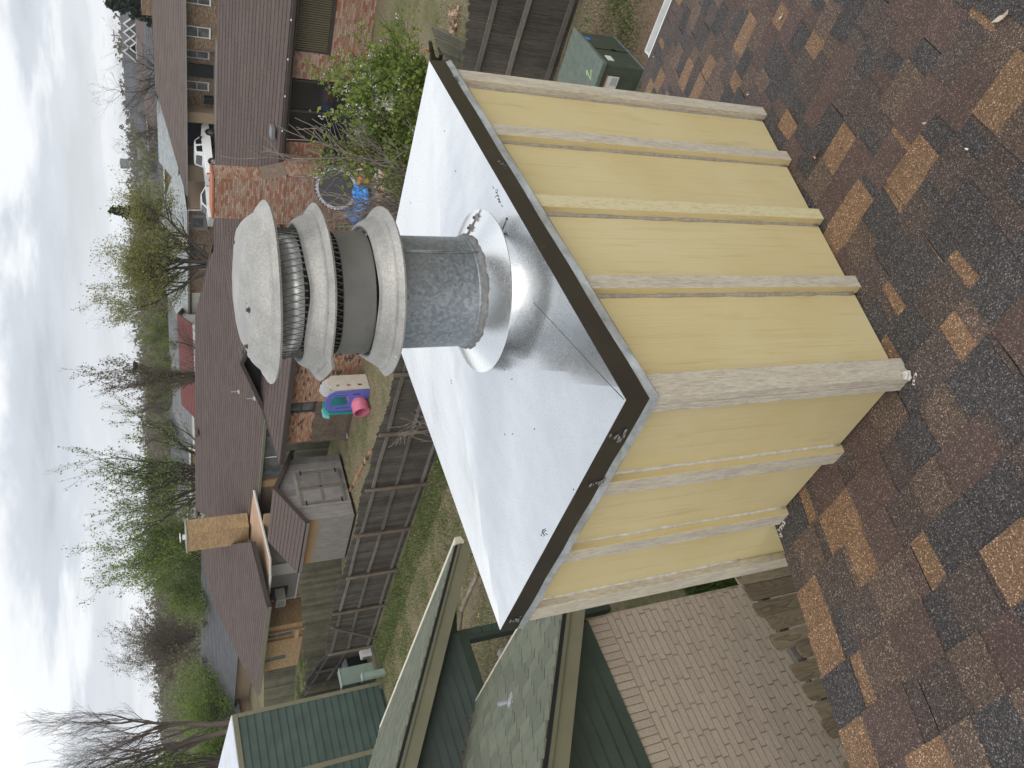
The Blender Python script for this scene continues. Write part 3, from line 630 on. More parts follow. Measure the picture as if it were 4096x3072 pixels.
def hood(rz, R, rn, zn, seed, name, top=False, amp=.010, label=None):
    """spun hood: rolled rim, raised bead, convex shoulder, neck"""
    pr = [(R-.003, rz-.004), (R, rz-.002), (R+.0008, rz), (R-.002, rz+.003), (R-.011, rz+.0085), (R-.0135, rz+.0115), (R-.0165, rz+.0130), (R-.0195, rz+.0132), (R-.0225, rz+.0135)]
    n = 8
    for i in range(1, n+1):
        t = i/n; a = t*math.pi/2; r = R-.026-(R-.026-rn)*(1-math.cos(a))**.9 if False else R-.026-(R-.026-rn)*t
        z = rz+.0145+(zn-rz-.0145)*(1-(1-t)**1.55); pr.append((r, z))
    if top:
        pr += [(rn-.004, zn+.004), (rn-.010, zn+.0055), (rn-.016, zn+.004)]
        for t in (.85, .7, .5, .3, .12, 0): pr.append(((rn-.018)*t, zn+.005+.017*(1-t*t)))
    else: pr += [(rn-.002, zn+.003), (rn-.006, zn+.0035), (rn-.010, zn+.001), (rn-.012, zn-.006), (rn-.022, zn-.008)]
    # underside
    und = [(max(r-.0015, 0), z-.0022) for r, z in pr]
    b = MB(); f = dent(seed, amp, rad(118)); b.lathe(pr+und[::-1], (FX, FY, 0), 128, fn=f, close=True)
    o = b.build(name, M['hood'], term, label=label); autosmooth(o, 50); return o
h3 = hood(6.505, .233, .186, 6.558, 3, 'hood', amp=.015, label='lowest hood')
b = MB(); b.lathe([(.163, 6.556), (.165, 6.558), (.1655, 6.600), (.1655, 6.640), (.1635, 6.642), (.1625, 6.60), (.1625, 6.556)], (FX, FY, 0), 96, fn=lambda an, r, z: (.0012*math.sin(3*an), .0008*math.sin(2*an))); band_ = b.build('band', M['band'], term); autosmooth(band_, 40)
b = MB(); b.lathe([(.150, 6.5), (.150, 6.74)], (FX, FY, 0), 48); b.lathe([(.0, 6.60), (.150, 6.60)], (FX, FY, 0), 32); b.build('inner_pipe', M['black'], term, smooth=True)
def diamond_mesh(z0, z1, R, n, rows, seed):
    b = MB(); h = (z1-z0)/rows
    for j in range(rows):
        for i in range(n):
            a0 = 2*math.pi*i/n; a1 = 2*math.pi*(i+1)/n; am = (a0+a1)/2
            if j % 2: pass
            za, zb = z0+j*h, z0+(j+1)*h; zm = (za+zb)/2
            P = lambda a, z: (FX+R*math.cos(a), FY+R*math.sin(a), z)
            w = .17
            for s_ in (0, 1):
                aa = a0 if s_ == 0 else a1
                b.tube([P(aa, za), P(aa+(am-aa)*.12, za+(zb-za)*.12), P(am-(am-aa)*.12, zb-(zb-za)*.12), P(am, zb)], .00125, 3, cap=False)
            if j < rows-1 or True:
                for s_ in (0, 1):
                    aa = a0 if s_ == 0 else a1
                    b.tube([P(am, zb), P(am-(am-aa)*.12, zb+h*.12), P(aa+(am-aa)*.12, zb+h-h*.12), P(aa, zb+h)], .00125, 3, cap=False) if j % 1 == 0 and zb+h <= z1+1e-6 else None
    return b
def expanded(z0, z1, R, n, rows):
    b = MB(); h = (z1-z0)/rows; P = lambda a, z: (FX+R*math.cos(a), FY+R*math.sin(a), z); st = 2*math.pi/n
    for j in range(rows):
        for i in range(n):
            a = st*(i+.5*(j % 2)); za, zb = z0+j*h, z0+(j+1)*h
            for s_ in (1, -1):
                am = a+s_*st/2; b.tube([P(a+s_*st*.02, za-.0008), P(a+s_*st*.10, za+h*.22), P(am-s_*st*.10, zb-h*.22), P(am-s_*st*.02, zb+.0008)], .0011, 3, cap=False)
    return b
expanded(6.640, 6.696, .1625, 60, 2).build('mesh_screen', M['mesh'], term)
expanded(6.730, 6.826, .168, 60, 3).build('mesh_screen', M['mesh'], term)
for z0, z1, R in ((6.636, 6.70, .164), (6.728, 6.825, .1695)):
    for a in (rad(330), rad(150), rad(45), rad(232)-rad(95), rad(282)-rad(170)):
        pass
strut_a = (rad(332), rad(152), rad(72), rad(242))
for z0, z1, R in ((6.636, 6.70, .160), (6.728, 6.825, .1665)):
    for a in (rad(338), rad(128), rad(38)):
        b = MB(); pts = []
        for da in (-.045, .045):
            pts.append((FX+R*math.cos(a+da), FY+R*math.sin(a+da)))
        nrm = (math.cos(a)*.003, math.sin(a)*.003, 0)
        b.prism([(*pts[0], z0), (*pts[1], z0), (*pts[1], z1), (*pts[0], z1)], nrm); b.build('strut', M['band'], term)
def screw_at(a, z, R, parent=term):
    b = MB(); c = Vector((FX+R*math.cos(a), FY+R*math.sin(a), z)); n_ = Vector((math.cos(a), math.sin(a), 0))
    b.tube([c, c+n_*.003, c+n_*.0045], [.0045, .0045, .0022], 8); b.build('screw', M['screw'], parent)
for a in (rad(322), rad(142), rad(127)):
    screw_at(a, 6.580, .1655); screw_at(a, 6.626, .1655)
for a in (rad(338), rad(128)): screw_at(a, 6.765, .1695)
h2 = hood(6.680, .231, .184, 6.733, 5, 'hood', amp=.020, label='middle hood')
b = MB(); b.lathe([(.0, 6.80), (.06, 6.797), (.12, 6.785), (.15, 6.765), (.152, 6.745), (.150, 6.735)], (FX, FY, 0), 64); b.build('inner_dome', M['inner'], term, smooth=True)
h1 = hood(6.806, .236, .172, 6.862, 9, 'hood', top=True, amp=.012, label='top hood')
for a in (rad(338), rad(205), rad(128), rad(160)):
    b = MB(); c = (FX+.150*math.cos(a), FY+.150*math.sin(a), 6.866); b.lathe([(0, .008), (.004, .0078), (.0045, .006), (.0045, 0)], c, 8); b.lathe([(.008, .0015), (.008, 0)], c, 8); b.build('screw', M['screw'], h1)
# ================================================================== generic roof and wall builders
def clip(poly, axis, val, keep_less):
    out = []; n = len(poly)
    for i in range(n):
        a, b_ = poly[i], poly[(i+1) % n]; ia = (a[axis] <= val) == keep_less or a[axis] == val; ib = (b_[axis] <= val) == keep_less or b_[axis] == val
        if ia: out.append(a)
        if ia != ib:
            t = (val-a[axis])/(b_[axis]-a[axis]); out.append((a[0]+(b_[0]-a[0])*t, a[1]+(b_[1]-a[1])*t))
    return out
def area(p): return abs(sum(p[i][0]*p[(i+1) % len(p)][1]-p[(i+1) % len(p)][0]*p[i][1] for i in range(len(p))))/2
class Plane:
    """sloping plane: eave runs along horizontal unit e, s runs down the slope"""
    def __init__(s, p0, e, slope, down):
        s.p0 = Vector(p0); s.e = Vector(e).normalized(); d = Vector(down).normalized(); s.d = (d-Vector((0, 0, slope))).normalized(); s.n = s.e.cross(s.d)
        if s.n.z < 0: s.n = -s.n
    def uv(s, P): q = Vector(P)-s.p0; return (q.dot(s.e), q.dot(s.d))
    def P(s, u, v, h=0): return s.p0+s.e*u+s.d*v+s.n*h
def shingled(pl, poly3, exposure, width, mats, parent, deck_mat, th=.008, joined=True, stagger=.5, name='shingle', notch=0.0, thick=.03, rnd=None, deck_name='roof', seed=1):
    """deck plus overlapping courses clipped to the outline. joined: one part, otherwise each shingle an object"""
    uv = [pl.uv(p) for p in poly3]; sl_ = .0015 if not notch else notch; b = MB(); b.prism([pl.P(u, v, -.004) for u, v in uv], -pl.n*thick); deck = b.build(deck_name, deck_mat, parent)
    vmax = max(v for u, v in uv); vmin = min(v for u, v in uv); umin = min(u for u, v in uv); umax = max(u for u, v in uv)
    rr = random.Random(seed); rows = int((vmax-vmin)/exposure)+2; J = MB()
    for r in range(rows):
        v1 = vmax-r*exposure; v0 = v1-exposure
        band_ = clip(clip(uv, 1, v1, True), 1, v0, False)
        if len(band_) < 3: continue
        off = (r % 2)*stagger*width + rr.uniform(-.12, .12)*width; k0 = int((umin-off)/width)-1
        while off+k0*width < umax:
            a = off+k0*width; c = a+width; k0 += 1
            cell = clip(clip(band_, 0, c-sl_, True), 0, a+sl_, False)
            if len(cell) < 3 or area(cell) < exposure*width*.06: continue
            jj = rr.uniform(0, .004)
            H = lambda v: .0015+(th+jj)*(v-v0)/exposure
            top = [pl.P(u, v, H(v)) for u, v in cell]; bot = [pl.P(u, v, -.002) for u, v in cell]; n = len(cell)
            B = J if joined else MB()
            B.raw(top+bot, [tuple(range(n))]+[(i, n+i, n+(i+1) % n, (i+1) % n) for i in range(n)])
            if not joined: B.build(name, mats, deck).matrix_parent_inverse = deck.matrix_world.inverted()
    if joined:
        o = J.build('shingles', mats, deck, kind='stuff'); o.matrix_parent_inverse = deck.matrix_world.inverted()
    return deck
def brickwork(o0, e, L_, z0, z1, nrm, parent, mat_b, mat_m, holes=(), bl=.203, ch_=.0667, gap=.010, proud=.006, depth=.10, keep=None, indiv=0, seed=1, joined_name='bricks', rough=.0025, wall_name='wall', wobble=.0, back=None, rnd_off=False):
    """brick wall face: mortar backing plus separate bricks standing proud of it"""
    e = Vector(e).normalized(); n_ = Vector(nrm).normalized(); o0 = Vector(o0); up = Vector((0, 0, 1)); rr = random.Random(seed)
    P = lambda u, z, h=0: o0+e*u+up*(z-o0.z)+n_*h
    # backing with openings: vertical strips
    b = MB(); us = sorted({0, L_, *[h[0] for h in holes], *[h[1] for h in holes]})
    for a, c in zip(us, us[1:]):
        hs = sorted([(h[2], h[3]) for h in holes if h[0] < (a+c)/2 < h[1]]); z = z0
        for (ha, hb) in hs+[(z1, z1)]:
            if ha > z+1e-4:
                b.prism([P(a, z), P(c, z), P(c, min(ha, z1)), P(a, min(ha, z1))], -n_*depth)
            z = max(z, hb)
    if back: b = MB(); b.prism([P(u_, z_) for u_, z_ in back], -n_*depth)
    wall = b.build(wall_name, mat_m, parent)
    J = MB(); rows = int((z1-z0)/ch_); singles = []
    for r in range(rows):
        za = z0+r*ch_+gap*.5; zb = za+ch_-gap; off = (r % 2)*.5*bl + rr.uniform(-.055, .055) if rnd_off else (r % 2)*.5*bl + rr.uniform(-.01, .01); k = -1
        while off+k*bl < L_:
            a, c = max(0, off+k*bl), min(L_, off+(k+1)*bl-gap); k += 1
            if c-a < .03: continue
            bad = False
            for h in holes:
                if za < h[3] and zb > h[2] and a < h[1] and c > h[0]:
                    if a < h[0]-.03: c = h[0]
                    elif c > h[1]+.03: a = h[1]
                    else: bad = True
            if bad or (keep and not keep((a+c)/2, (za+zb)/2)): continue
            h0 = proud+rr.uniform(-rough, rough); q = rr.uniform(-.001, .001); tw = rr.uniform(-wobble, wobble)
            vs = [P(a, za+q, h0), P(c, za+q+tw, h0), P(c, zb+q+tw, h0), P(a, zb+q, h0), P(a, za+q, -.001), P(c, za+q+tw, -.001), P(c, zb+q+tw, -.001), P(a, zb+q, -.001)]
            fs = [(0, 1, 2, 3), (0, 4, 5, 1), (1, 5, 6, 2), (2, 6, 7, 3), (3, 7, 4, 0)]
            if indiv: singles.append(((a+c)/2, (za+zb)/2, vs, fs))
            else: J.raw(vs, fs)
    if indiv:
        singles.sort(key=lambda t: (P(t[0], t[1])-CAM).length + (0 if indiv_view(P(t[0], t[1])) else 100))
        for i, (u_, z_, vs, fs) in enumerate(singles):
            if i < indiv:
                o = MB().raw(vs, fs).build('brick', mat_b, wall); o.matrix_parent_inverse = wall.matrix_world.inverted()
            else: J.raw(vs, fs)
    if J.f:
        o = J.build(joined_name, mat_b, wall, kind='stuff'); o.matrix_parent_inverse = wall.matrix_world.inverted()
    return wall
def indiv_view(p):
    q = Vector(p)-CAM; z = q.dot(_f)
    return z > 0 and abs(q.dot(_r)/z*FPX) < 1560 and abs(q.dot(_d)/z*FPX) < 2080
def sub(o, par):
    o.parent = par; o.matrix_parent_inverse = par.matrix_world.inverted(); return o
def lap(o0, e, L0, L1, z0, z1, exposure, nrm, parent, mat, name='siding_board', th=.014, top=None):
    """lap siding boards, each an object; top(u) gives a sloping upper limit"""
    e = Vector(e).normalized(); n_ = Vector(nrm).normalized(); o0 = Vector(o0); z = z0
    P = lambda u, zz, h=0: Vector((o0.x, o0.y, 0))+e*u+Vector((0, 0, zz))+n_*h
    while z < z1-.01:
        za, zb = z, min(z+exposure, z1); poly = [(L0, za), (L1, za), (L1, zb), (L0, zb)]
        if top:   # clip under a line zt = top[0]+top[1]*u
            out = []
            for i in range(4):
                a, c = poly[i], poly[(i+1) % 4]; fa = top[0]+top[1]*a[0]-a[1]; fc = top[0]+top[1]*c[0]-c[1]
                if fa >= 0: out.append(a)
                if fa*fc < 0: t = fa/(fa-fc); out.append((a[0]+(c[0]-a[0])*t, a[1]+(c[1]-a[1])*t))
            poly = out
        z = zb
        if len(poly) < 3 or area(poly) < .004: continue
        n = len(poly); H = lambda zz: th*(1-(zz-za)/exposure)+.001
        # board: nearly flat face with a lower groove, like formed metal siding
        front = [P(u, zz, H(zz)) for u, zz in poly]; back = [P(u, zz, -.004) for u, zz in poly]
        MB().raw(front+back, [tuple(range(n))]+[(i, n+i, n+(i+1) % n, (i+1) % n) for i in range(n)]).build(name, mat, parent)

# ================================================================== NEIGHBOUR: tan brick gable house with dark green siding
nb = thing('house', 'neighbouring tan painted brick house with green shingles and dark green siding in its gable', 'house', (0, 5.5, 1.2))
XC, YW = 1.54, 4.8
brickwork((XC, YW, 1.1275), (-1, 0, 0), 4.6, 1.1275, 3.4625, (0, -1, 0), nb, M['brick_tan'], M['mortar_tan'], indiv=290, seed=5, proud=.009, gap=.011, depth=.15, rough=.0028, wobble=.0025, bl=.225, rnd_off=True)
b = MB(); b.prism([(XC, YW+.15, 1.15), (XC, 8.2, 1.15), (XC, 8.2, 3.6), (XC, YW+.15, 3.6)], (-.15, 0, 0)); b.prism([(-3, YW+.15, 1.15), (-3, 8.2, 1.15), (-3, 8.2, 3.6), (-3, YW+.15, 3.6)], (-.15, 0, 0)); b.build('wall', M['mortar_tan'], nb)
# rounded painted corner return and soldier course
b = MB(); b.tube([(XC-.012, YW+.012, 1.15), (XC-.012, YW+.012, 3.44)], .022, 12); b.build('corner_trim', M['mortar_tan'], nb, smooth=True)
rb = random.Random(3); u = XC-.02
while u > -2.9:
    w = .060; z0_, z1_ = 3.468, 3.655; j = rb.uniform(-.002, .002); b = MB()
    b.box(u-w, u, YW-.012-j, YW+.03, z0_+rb.uniform(-.002, .002), z1_); b.build('brick', M['brick_tan'], nb, bevel=.003); u -= .0667
b = MB(); b.box(-3, XC, YW-.002, YW+.1, 3.455, 3.662); b.build('mortar_band', M['mortar_tan'], nb)
# gable siding: clipped under the rake
RK = lambda x, o=0: 4.0238-.576*(x-1.5062)+o           # top of roof plane
lap((0, YW-.004, 0), (1, 0, 0), -3, 1.50, 3.665, 6.5, .115, (0, -1, 0), nb, M['green_lap'], th=.026, top=(RK(0)-.17, -.576))
b = MB(); b.prism([(-3, YW+.02, 3.66), (1.5, YW+.02, 3.66), (1.9, YW+.02, RK(1.9)-.17), (-3, YW+.02, RK(-3)-.17)], (0, .1, 0)); b.build('gable_wall', M['green_lap'], nb)
# near roof plane, rake at y=4.5
Y2 = 8.18; XE = 2.19
pl1 = Plane((0, 4.5, RK(0)), (0, 1, 0), .576, (1, 0, 0))
def proof(poly): return [(x, y, RK(x)) for x, y in poly]
shingled(pl1, proof([(-3.2, 4.50), (XE, 4.50), (XE, Y2), (-3.2, Y2)]), .143, .305, M['sh_green'], nb, M['black'], th=.018, joined=False, stagger=.5, seed=11, notch=.008)
def rake(x0, x1, y, mat, z_off, h, t, name, parent=nb, fn=RK):
    b = MB(); b.prism([(x0, y, fn(x0)+z_off), (x1, y, fn(x1)+z_off), (x1, y, fn(x1)+z_off-h), (x0, y, fn(x0)+z_off-h)], (0, -t, 0)); return b.build(name, mat, parent)
rake(-3.2, XE, 4.513, M['brown_gap'], -.006, .040, .010, 'drip_edge')
rake(-3.2, XE+.012, 4.515, M['tan_dark'], -.046, .030, .030, 'rake_moulding')
rake(-3.2, XE+.02, 4.53, M['tan_paint'], -.076, .150, .025, 'rake_board')
b = MB(); b.prism([(-3.2, 4.53, RK(-3.2)-.20), (XE, 4.53, RK(XE)-.20), (XE, YW, RK(XE)-.20), (-3.2, YW, RK(-3.2)-.20)], (0, 0, -.012)); b.build('soffit', M['tan_dark'], nb)
b = MB(); b.box(XE-.002, XE+.035, 4.5, Y2-.05, RK(XE)-.02, RK(XE)+.012); b.build('drip_edge', M['drip_cream'], nb)
b = MB(); b.box(XE-.02, XE, 4.53, Y2-.05, RK(XE)-.2, RK(XE)-.02); b.build('fascia', M['tan_paint'], nb)
# step flashing where the roof meets the patio gable
b = MB()
for i in range(22):
    x = XE-.02-.24*i; b.prism([(x, Y2-.02, RK(x)+.012), (x-.25, Y2-.02, RK(x-.25)+.012), (x-.25, Y2-.02, RK(x-.25)+.06), (x, Y2-.02, RK(x)+.06)], (0, .014, 0))
b.build('step_flashing', M['brown_gap'], nb)
# plumbing vent on the near roof: at the measured spot
q = on(1300+1350/1.902, 2200+1160/1.902, (.576, 0, 1), (1.5062, 4.5, 4.0238)); q2 = on(1300+1425/1.902, 2200+1150/1.902, (.576, 0, 1), (1.5062, 4.5, 4.0238))
b = MB(); b.lathe([(.026, -.05), (.026, .15), (.020, .15), (.019, .05)], (q2.x, q2.y, q2.z), 20); b.build('vent_pipe', M['metal_grey'], nb, smooth=True)
b = MB(); b.lathe([(.075, -.01), (.070, .012), (.045, .028), (.035, .05), (.030, .055)], tuple(q2), 16, fn=lambda an, r, z: (r*.12*math.sin(5*an), -(r*math.cos(an))*.45)); b.build('vent_boot', M['lead'], nb, smooth=True)
b = MB(); ps = [(-.05, .10), (.04, .11), (.09, .02), (.10, -.12), (.07, -.20), (.04, -.24), (.02, -.20), (.0, -.10), (-.07, -.06)]
b.prism([Vector((q2.x+a, q2.y-c*.55+.0, RK(q2.x+a)+.022)) for a, c in ps], (0, 0, .004)); b.build('flashing', M['lead'], nb)

# ---- covered patio gable (taller, behind)
RK2 = lambda x, o=0: 3.4948-.576*(x-3.9882)
XE2 = 4.28; Y2E = 14.6
pl2 = Plane((0, 7.9, RK2(0)), (0, 1, 0), .576, (1, 0, 0))
shingled(pl2, [(x, y, RK2(x)) for x, y in [(-.8, 7.88), (XE2, 7.88), (XE2, Y2E), (-.8, Y2E)]], .143, .305, M['sh_green'], nb, M['black'], th=.018, joined=False, stagger=.5, seed=12, notch=.008)
rake(-.8, XE2, 7.893, M['brown_gap'], -.006, .040, .010, 'drip_edge', fn=RK2); rake(-.8, XE2+.01, 7.895, M['tan_dark'], -.046, .035, .030, 'rake_moulding', fn=RK2)
rake(-.8, XE2+.02, 7.91, M['tan_paint'], -.081, .180, .025, 'rake_board', fn=RK2)
b = MB(); b.box(XE2-.002, XE2+.03, 7.88, Y2E, RK2(XE2)-.02, RK2(XE2)+.012); b.build('drip_edge', M['drip_cream'], nb)
b = MB(); b.prism([(XE2, 7.86, RK2(XE2)+.0), (XE2+.11, 7.86, RK2(XE2)-.02), (XE2+.11, 7.86, RK2(XE2)-.11), (XE2+.06, 7.86, RK2(XE2)-.13), (XE2, 7.86, RK2(XE2)-.13)], (0, 6.7, 0)); b.build('gutter', M['concrete'] if False else M['drip_cream'], nb)
lap((0, Y2+.0, 0), (1, 0, 0), -.6, 3.14, 3.58, 6.6, .115, (0, -1, 0), nb, M['green_lap'], th=.026, top=(RK2(0)-.24, -.576))
b = MB(); b.prism([(-.6, Y2+.02, 3.56), (3.2, Y2+.02, 3.56), (3.7, Y2+.02, RK2(3.7)-.24), (-.6, Y2+.02, RK2(-.6)-.24)], (0, .12, 0)); b.build('gable_wall', M['green_lap'], nb)
b = MB(); b.box(2.0, 3.16, Y2-.03, Y2+.15, 3.46, 3.585); b.build('patio_beam', M['green_lap'], nb)
b = MB(); b.box(3.02, 3.17, Y2+.0, Y2+.14, 1.2, 3.56); b.build('column', M['green_lap2'], nb)
z = 1.3
while z < 3.5:
    b = MB(); b.box(3.075, 3.172, Y2-.014, Y2-.001, z, z+.135); b.build('siding_board', M['green_lap2'], nb); z += .15
b = MB(); b.box(3.015, 3.07, Y2-.022, Y2-.001, 1.2, 3.56); b.build('corner_board', M['green_lap'], nb)
b = MB(); b.box(-.5, 1.4, 8.4, 14.5, 1.25, 3.5); b.build('wall', M['mortar_tan'], nb)
# patio of brick pavers with a concrete edge
b = MB(); b.box(1.5, 4.4, 9.9, 15.5, 1.02, gz(2, 12)+.03)
patio = struct(b.build('patio', M['mortar_tan'])); rp = random.Random(2)
def pavers(x0, x1, y0, y1, z, par):
    y = y0; r = 0; me = None
    while y < y1-.05:
        x = x0+(r % 2)*.1
        while x < x1-.1:
            if me is None:
                b = MB(); b.box(0, .192, 0, .094, 0, .05); o = b.build('paver', M['paver']); me = o.data; sub(o, par); o.matrix_basis = Matrix.Translation((x, y, z-.04))
            else:
                o = bpy.data.objects.new('paver', me); COL.objects.link(o); sub(o, par); o.matrix_basis = Matrix.Translation((x, y, z-.04+rp.uniform(-.003, .003)))
            x += .2
        y += .102; r += 1
pavers(2.5, 4.3, 9.95, 12.0, gz(2, 12)+.035, patio)
b = MB(); b.box(2.0, 4.4, 12.1, 12.28, 1.1, gz(2, 12)+.14); struct(b.build('step', M['concrete']))
# grey slab, grass strip and clutter seen between chase and wall
b = MB(); b.box(1.9, 3.4, 6.35, 9.3, 1.05, 1.235); struct(b.build('slab', M['slab_grey']))
b = MB()
for i in range(7): b.tube([(2.0+.08*math.sin(i*2.1), 8.35+.06*i, 1.27+.05*(i % 3)), (2.25+.1*math.cos(i), 8.5+.03*i, 1.33+.04*(i % 2)), (2.1+.1*math.sin(i), 8.75, 1.26)], .028, 6)
tag(b.build('tarpaulin_heap', M['p_black'], smooth=True), 'crumpled black heap on the grey slab beside the brick corner', 'heap')
b = MB(); b.lathe([(0, .14), (.05, .13), (.06, 0)], (2.33, 8.2, 1.24), 10); tag(b.build('bucket', M['p_blue']), 'small blue pot beside the black heap on the grey slab', 'pot')
b = MB(); b.tube([(1.87, 6.9, 1.25), (1.87, 6.95, 1.55), (1.86, 7.3, 1.62), (1.86, 8.2, 1.62)], .035, 8); b.tube([(1.86, 8.2, 1.62), (1.86, 8.2, 1.22)], .03, 8); tag(b.build('handrail', M['drip_cream'], smooth=True), 'cream painted rail curving beside the tan brick corner', 'rail')
# long log lying in the yard
pa, pb, pc = at(1910, 2300, z=.62), at(1846, 2445, z=.78), at(1840, 2500, z=.80)
b = MB(); b.tube([pa, pa.lerp(pb, .5)+Vector((0, 0, .02)), pb], [.05, .055, .05], 9); tag(b.build('log', M['log'], smooth=True), 'long grey weathered pole lying on the grass beyond the patio post', 'log')
b = MB(); b.tube([pb+(pc-pb)*.08, pc+(pc-pb)*.6], [.05, .04], 9); tag(b.build('log', M['fence_post'], smooth=True), 'short dark end of timber lying in line with the grey pole', 'log')

# ================================================================== dog-eared picket fence between the two houses
df = thing('fence', 'dog-eared treated wood picket fence squeezed between the roof edge and the tan brick wall', 'fence', (0, 3.4, 1.25))
rk = random.Random(12); x = 1.05
YF = 3.38; i = 0
while x > -2.2:
    w = .118+rk.uniform(-.008, .008); h = 3.12+rk.uniform(-.05, .05); tilt = rk.uniform(-.012, .012); y = YF+rk.uniform(-.008, .008)
    if i in (5,): h -= .20
    if i == 12: h -= .06
    c = .026; z0_ = 1.24
    prof = [(x-w, z0_), (x, z0_), (x+tilt, h-c), (x+tilt-c, h), (x+tilt-w+c, h), (x+tilt-w, h-c)]
    b = MB(); b.prism([(p[0], y, p[1]) for p in prof], (0, .017, 0)); o = b.build('picket', M['picket'], df); 
    x -= w+rk.choice((.004, .006, .010, .016)); i += 1
for z in (1.6, 2.3, 2.92):
    b = MB(); b.box(-2.2, 1.05, YF+.02, YF+.06, z, z+.088); b.build('rail', M['fence_rail'], df)
for x in (1.0, -1.35): b = MB(); b.box(x-.09, x, YF+.06, YF+.15, 1.2, 3.0); b.build('post', M['fence_post'], df)
b = MB(); b.box(.12, .20, YF+.018, YF+.03, 2.93, 2.99); b.build('patch', M['caulk'], df, label='white paint patch on the cut picket')
b = MB(); b.tube([(-.62, YF-.05, 3.22), (-.66, YF-.10, 3.14), (-.64, YF-.12, 3.02), (-.70, YF-.14, 2.9)], .009, 6); tag(b.build('cable', M['caulk'], smooth=True), 'pale cable hanging over the pickets at the left edge', 'cable')
# ================================================================== BACK FENCE along x = 11.3
XF = 11.35
fb = thing('fence', 'long weathered grey plank fence with posts and rails running across behind the yard', 'fence', (XF, 16, 0))
rf = random.Random(31)
def fx(y):   # the line of the fence wanders a little
    if y < 26.4: return XF+.10*math.sin(y*.35)
    return XF+.10*math.sin(26.4*.35)+(y-26.4)*.22
def ftop(y): return 1.84+.05*math.sin(y*.9)+.03*math.sin(y*2.3+1)+(.08 if y < 6 else 0)
y = 1.2; n_p = 0
while y < 35.5:
    w = .14+rf.uniform(-.004, .004); h = ftop(y)+rf.uniform(-.025, .025); x = fx(y)+rf.uniform(-.006, .006); c = .03; t = rf.uniform(-.012, .012)
    b = MB(); b.prism([(x, y, .03), (x, y+w, .03), (x, y+w+t, h-c), (x, y+w-c+t, h), (x, y+c+t, h), (x, y+t, h-c)], (.016, (w)*(fx(y+.1)-fx(y))*0, 0)); b.build('picket', M['fence'], fb); y += w+rf.uniform(.001, .010); n_p += 1
py_ = [2.6, 5.0, 7.4, 9.2, 11.6, 13.75, 16.15, 18.5, 21.0, 23.3, 26.2, 28.6, 31.0, 33.4]
for a, c in zip(py_, py_[1:]):
    for z in (.16, .92, 1.55):
        b = MB(); sg = rf.uniform(-.03, .03); p, q = Vector((fx(a)-.03, a, z+rf.uniform(-.03, .03))), Vector((fx(c)-.03, c, z+rf.uniform(-.03, .03))); mdl = p.lerp(q, .5)+Vector((0, 0, sg)); s_ = Vector((0, 0, .085))
        for u_, v_ in ((p, mdl), (mdl, q)): b.prism([u_, v_, v_+s_, u_+s_], (-.035, 0, 0))
        b.build('rail', M['fence_rail'], fb)
for yy in py_:
    b = MB(); x = fx(yy)-.13; ln = rf.uniform(-.03, .03); b.tube([(x, yy, 0), (x+ln, yy+ln, 1.78+rf.uniform(-.1, .1))], .052, 10); b.build('post', M['fence_post'] if yy > 10 else M['fence'], fb)
b = MB(); b.tube([(fx(24.9)-.35, 25.2, .1), (fx(24.3)-.12, 24.25, 1.78)], .045, 8); b.build('brace', M['fence_post'], fb)
# return fence at the far left and the low timber edging
b = MB()
sf = thing('fence', 'short plank fence running back from the fence corner beside the green shed', 'fence', (12.8, 33, 0))
y0_ = 12.0
for i in range(14):
    p = Vector((13.2-i*.145, 34.6+i*.02, 0)); hh = 1.8+rf.uniform(-.03, .03); b = MB(); b.prism([(p.x, p.y, 0), (p.x-.138, p.y, 0), (p.x-.138, p.y, hh), (p.x, p.y, hh)], (0, .016, 0)); b.build('picket', M['fence'], sf)
b = MB(); b.box(10.05, 11.2, 26.25, 26.35, .02, .12); b.box(9.7, 9.8, 26.3, 28.2, .02, .12); tag(b.build('timber_edging', M['fence_rail']), 'grey timber edging on the grass in front of the air conditioner', 'edging')
# electrical boxes and air conditioner by the shed
def boxthing(name, label, cat, x0, x1, y0, y1, z0, z1, mat, extra=None, bev=.01):
    t = thing(name, label, cat, ((x0+x1)/2, (y0+y1)/2, z0)); b = MB(); b.box(x0, x1, y0, y1, z0, z1); b.build('body', mat, t, bevel=bev)
    b = MB(); b.box(x0-.02, x1+.02, y0-.02, y1+.02, z1, z1+.025); b.build('lid', mat, t, bevel=.004); return t
t = boxthing('utility_cabinet', 'tall pale green utility cabinet standing between the fence corner and the green shed', 'cabinet', 10.35, 11.0, 27.0, 27.35, 0, 1.25, M['box_green'])
b = MB(); b.box(10.335, 10.349, 27.1, 27.16, .62, .70); b.build('handle', M['p_black'], t)
t = boxthing('utility_pedestal', 'shorter pale green pedestal box in front of the taller green cabinet', 'cabinet', 9.85, 10.05, 25.5, 25.75, 0, .82, M['box_green'])
ac = thing('air_conditioner', 'grey outdoor air conditioner with dark coil beside the fence corner', 'air conditioner', (11.2, 27.6, 0))
b = MB(); b.box(11.0, 11.75, 27.7, 28.5, .05, .78); b.build('coil', M['p_black'], ac, bevel=.02)
b = MB(); b.box(10.97, 11.78, 27.67, 28.53, .78, .83); b.lathe([(.30, .83), (.30, .86), (0, .87)], (11.37, 28.1, 0), 20); b.build('fan_guard', M['metal_grey'], ac)
ac2 = thing('air_conditioner', 'small silver box unit in front of the dark air conditioner coil', 'air conditioner', (10.9, 27.0, 0))
b = MB(); b.box(11.15, 11.5, 26.75, 27.0, .0, .42); b.build('body', M['p_white'], ac2, bevel=.01); b = MB(); b.box(11.135, 11.148, 26.78, 26.97, .05, .36); b.build('grille', M['metal_grey'], ac2)

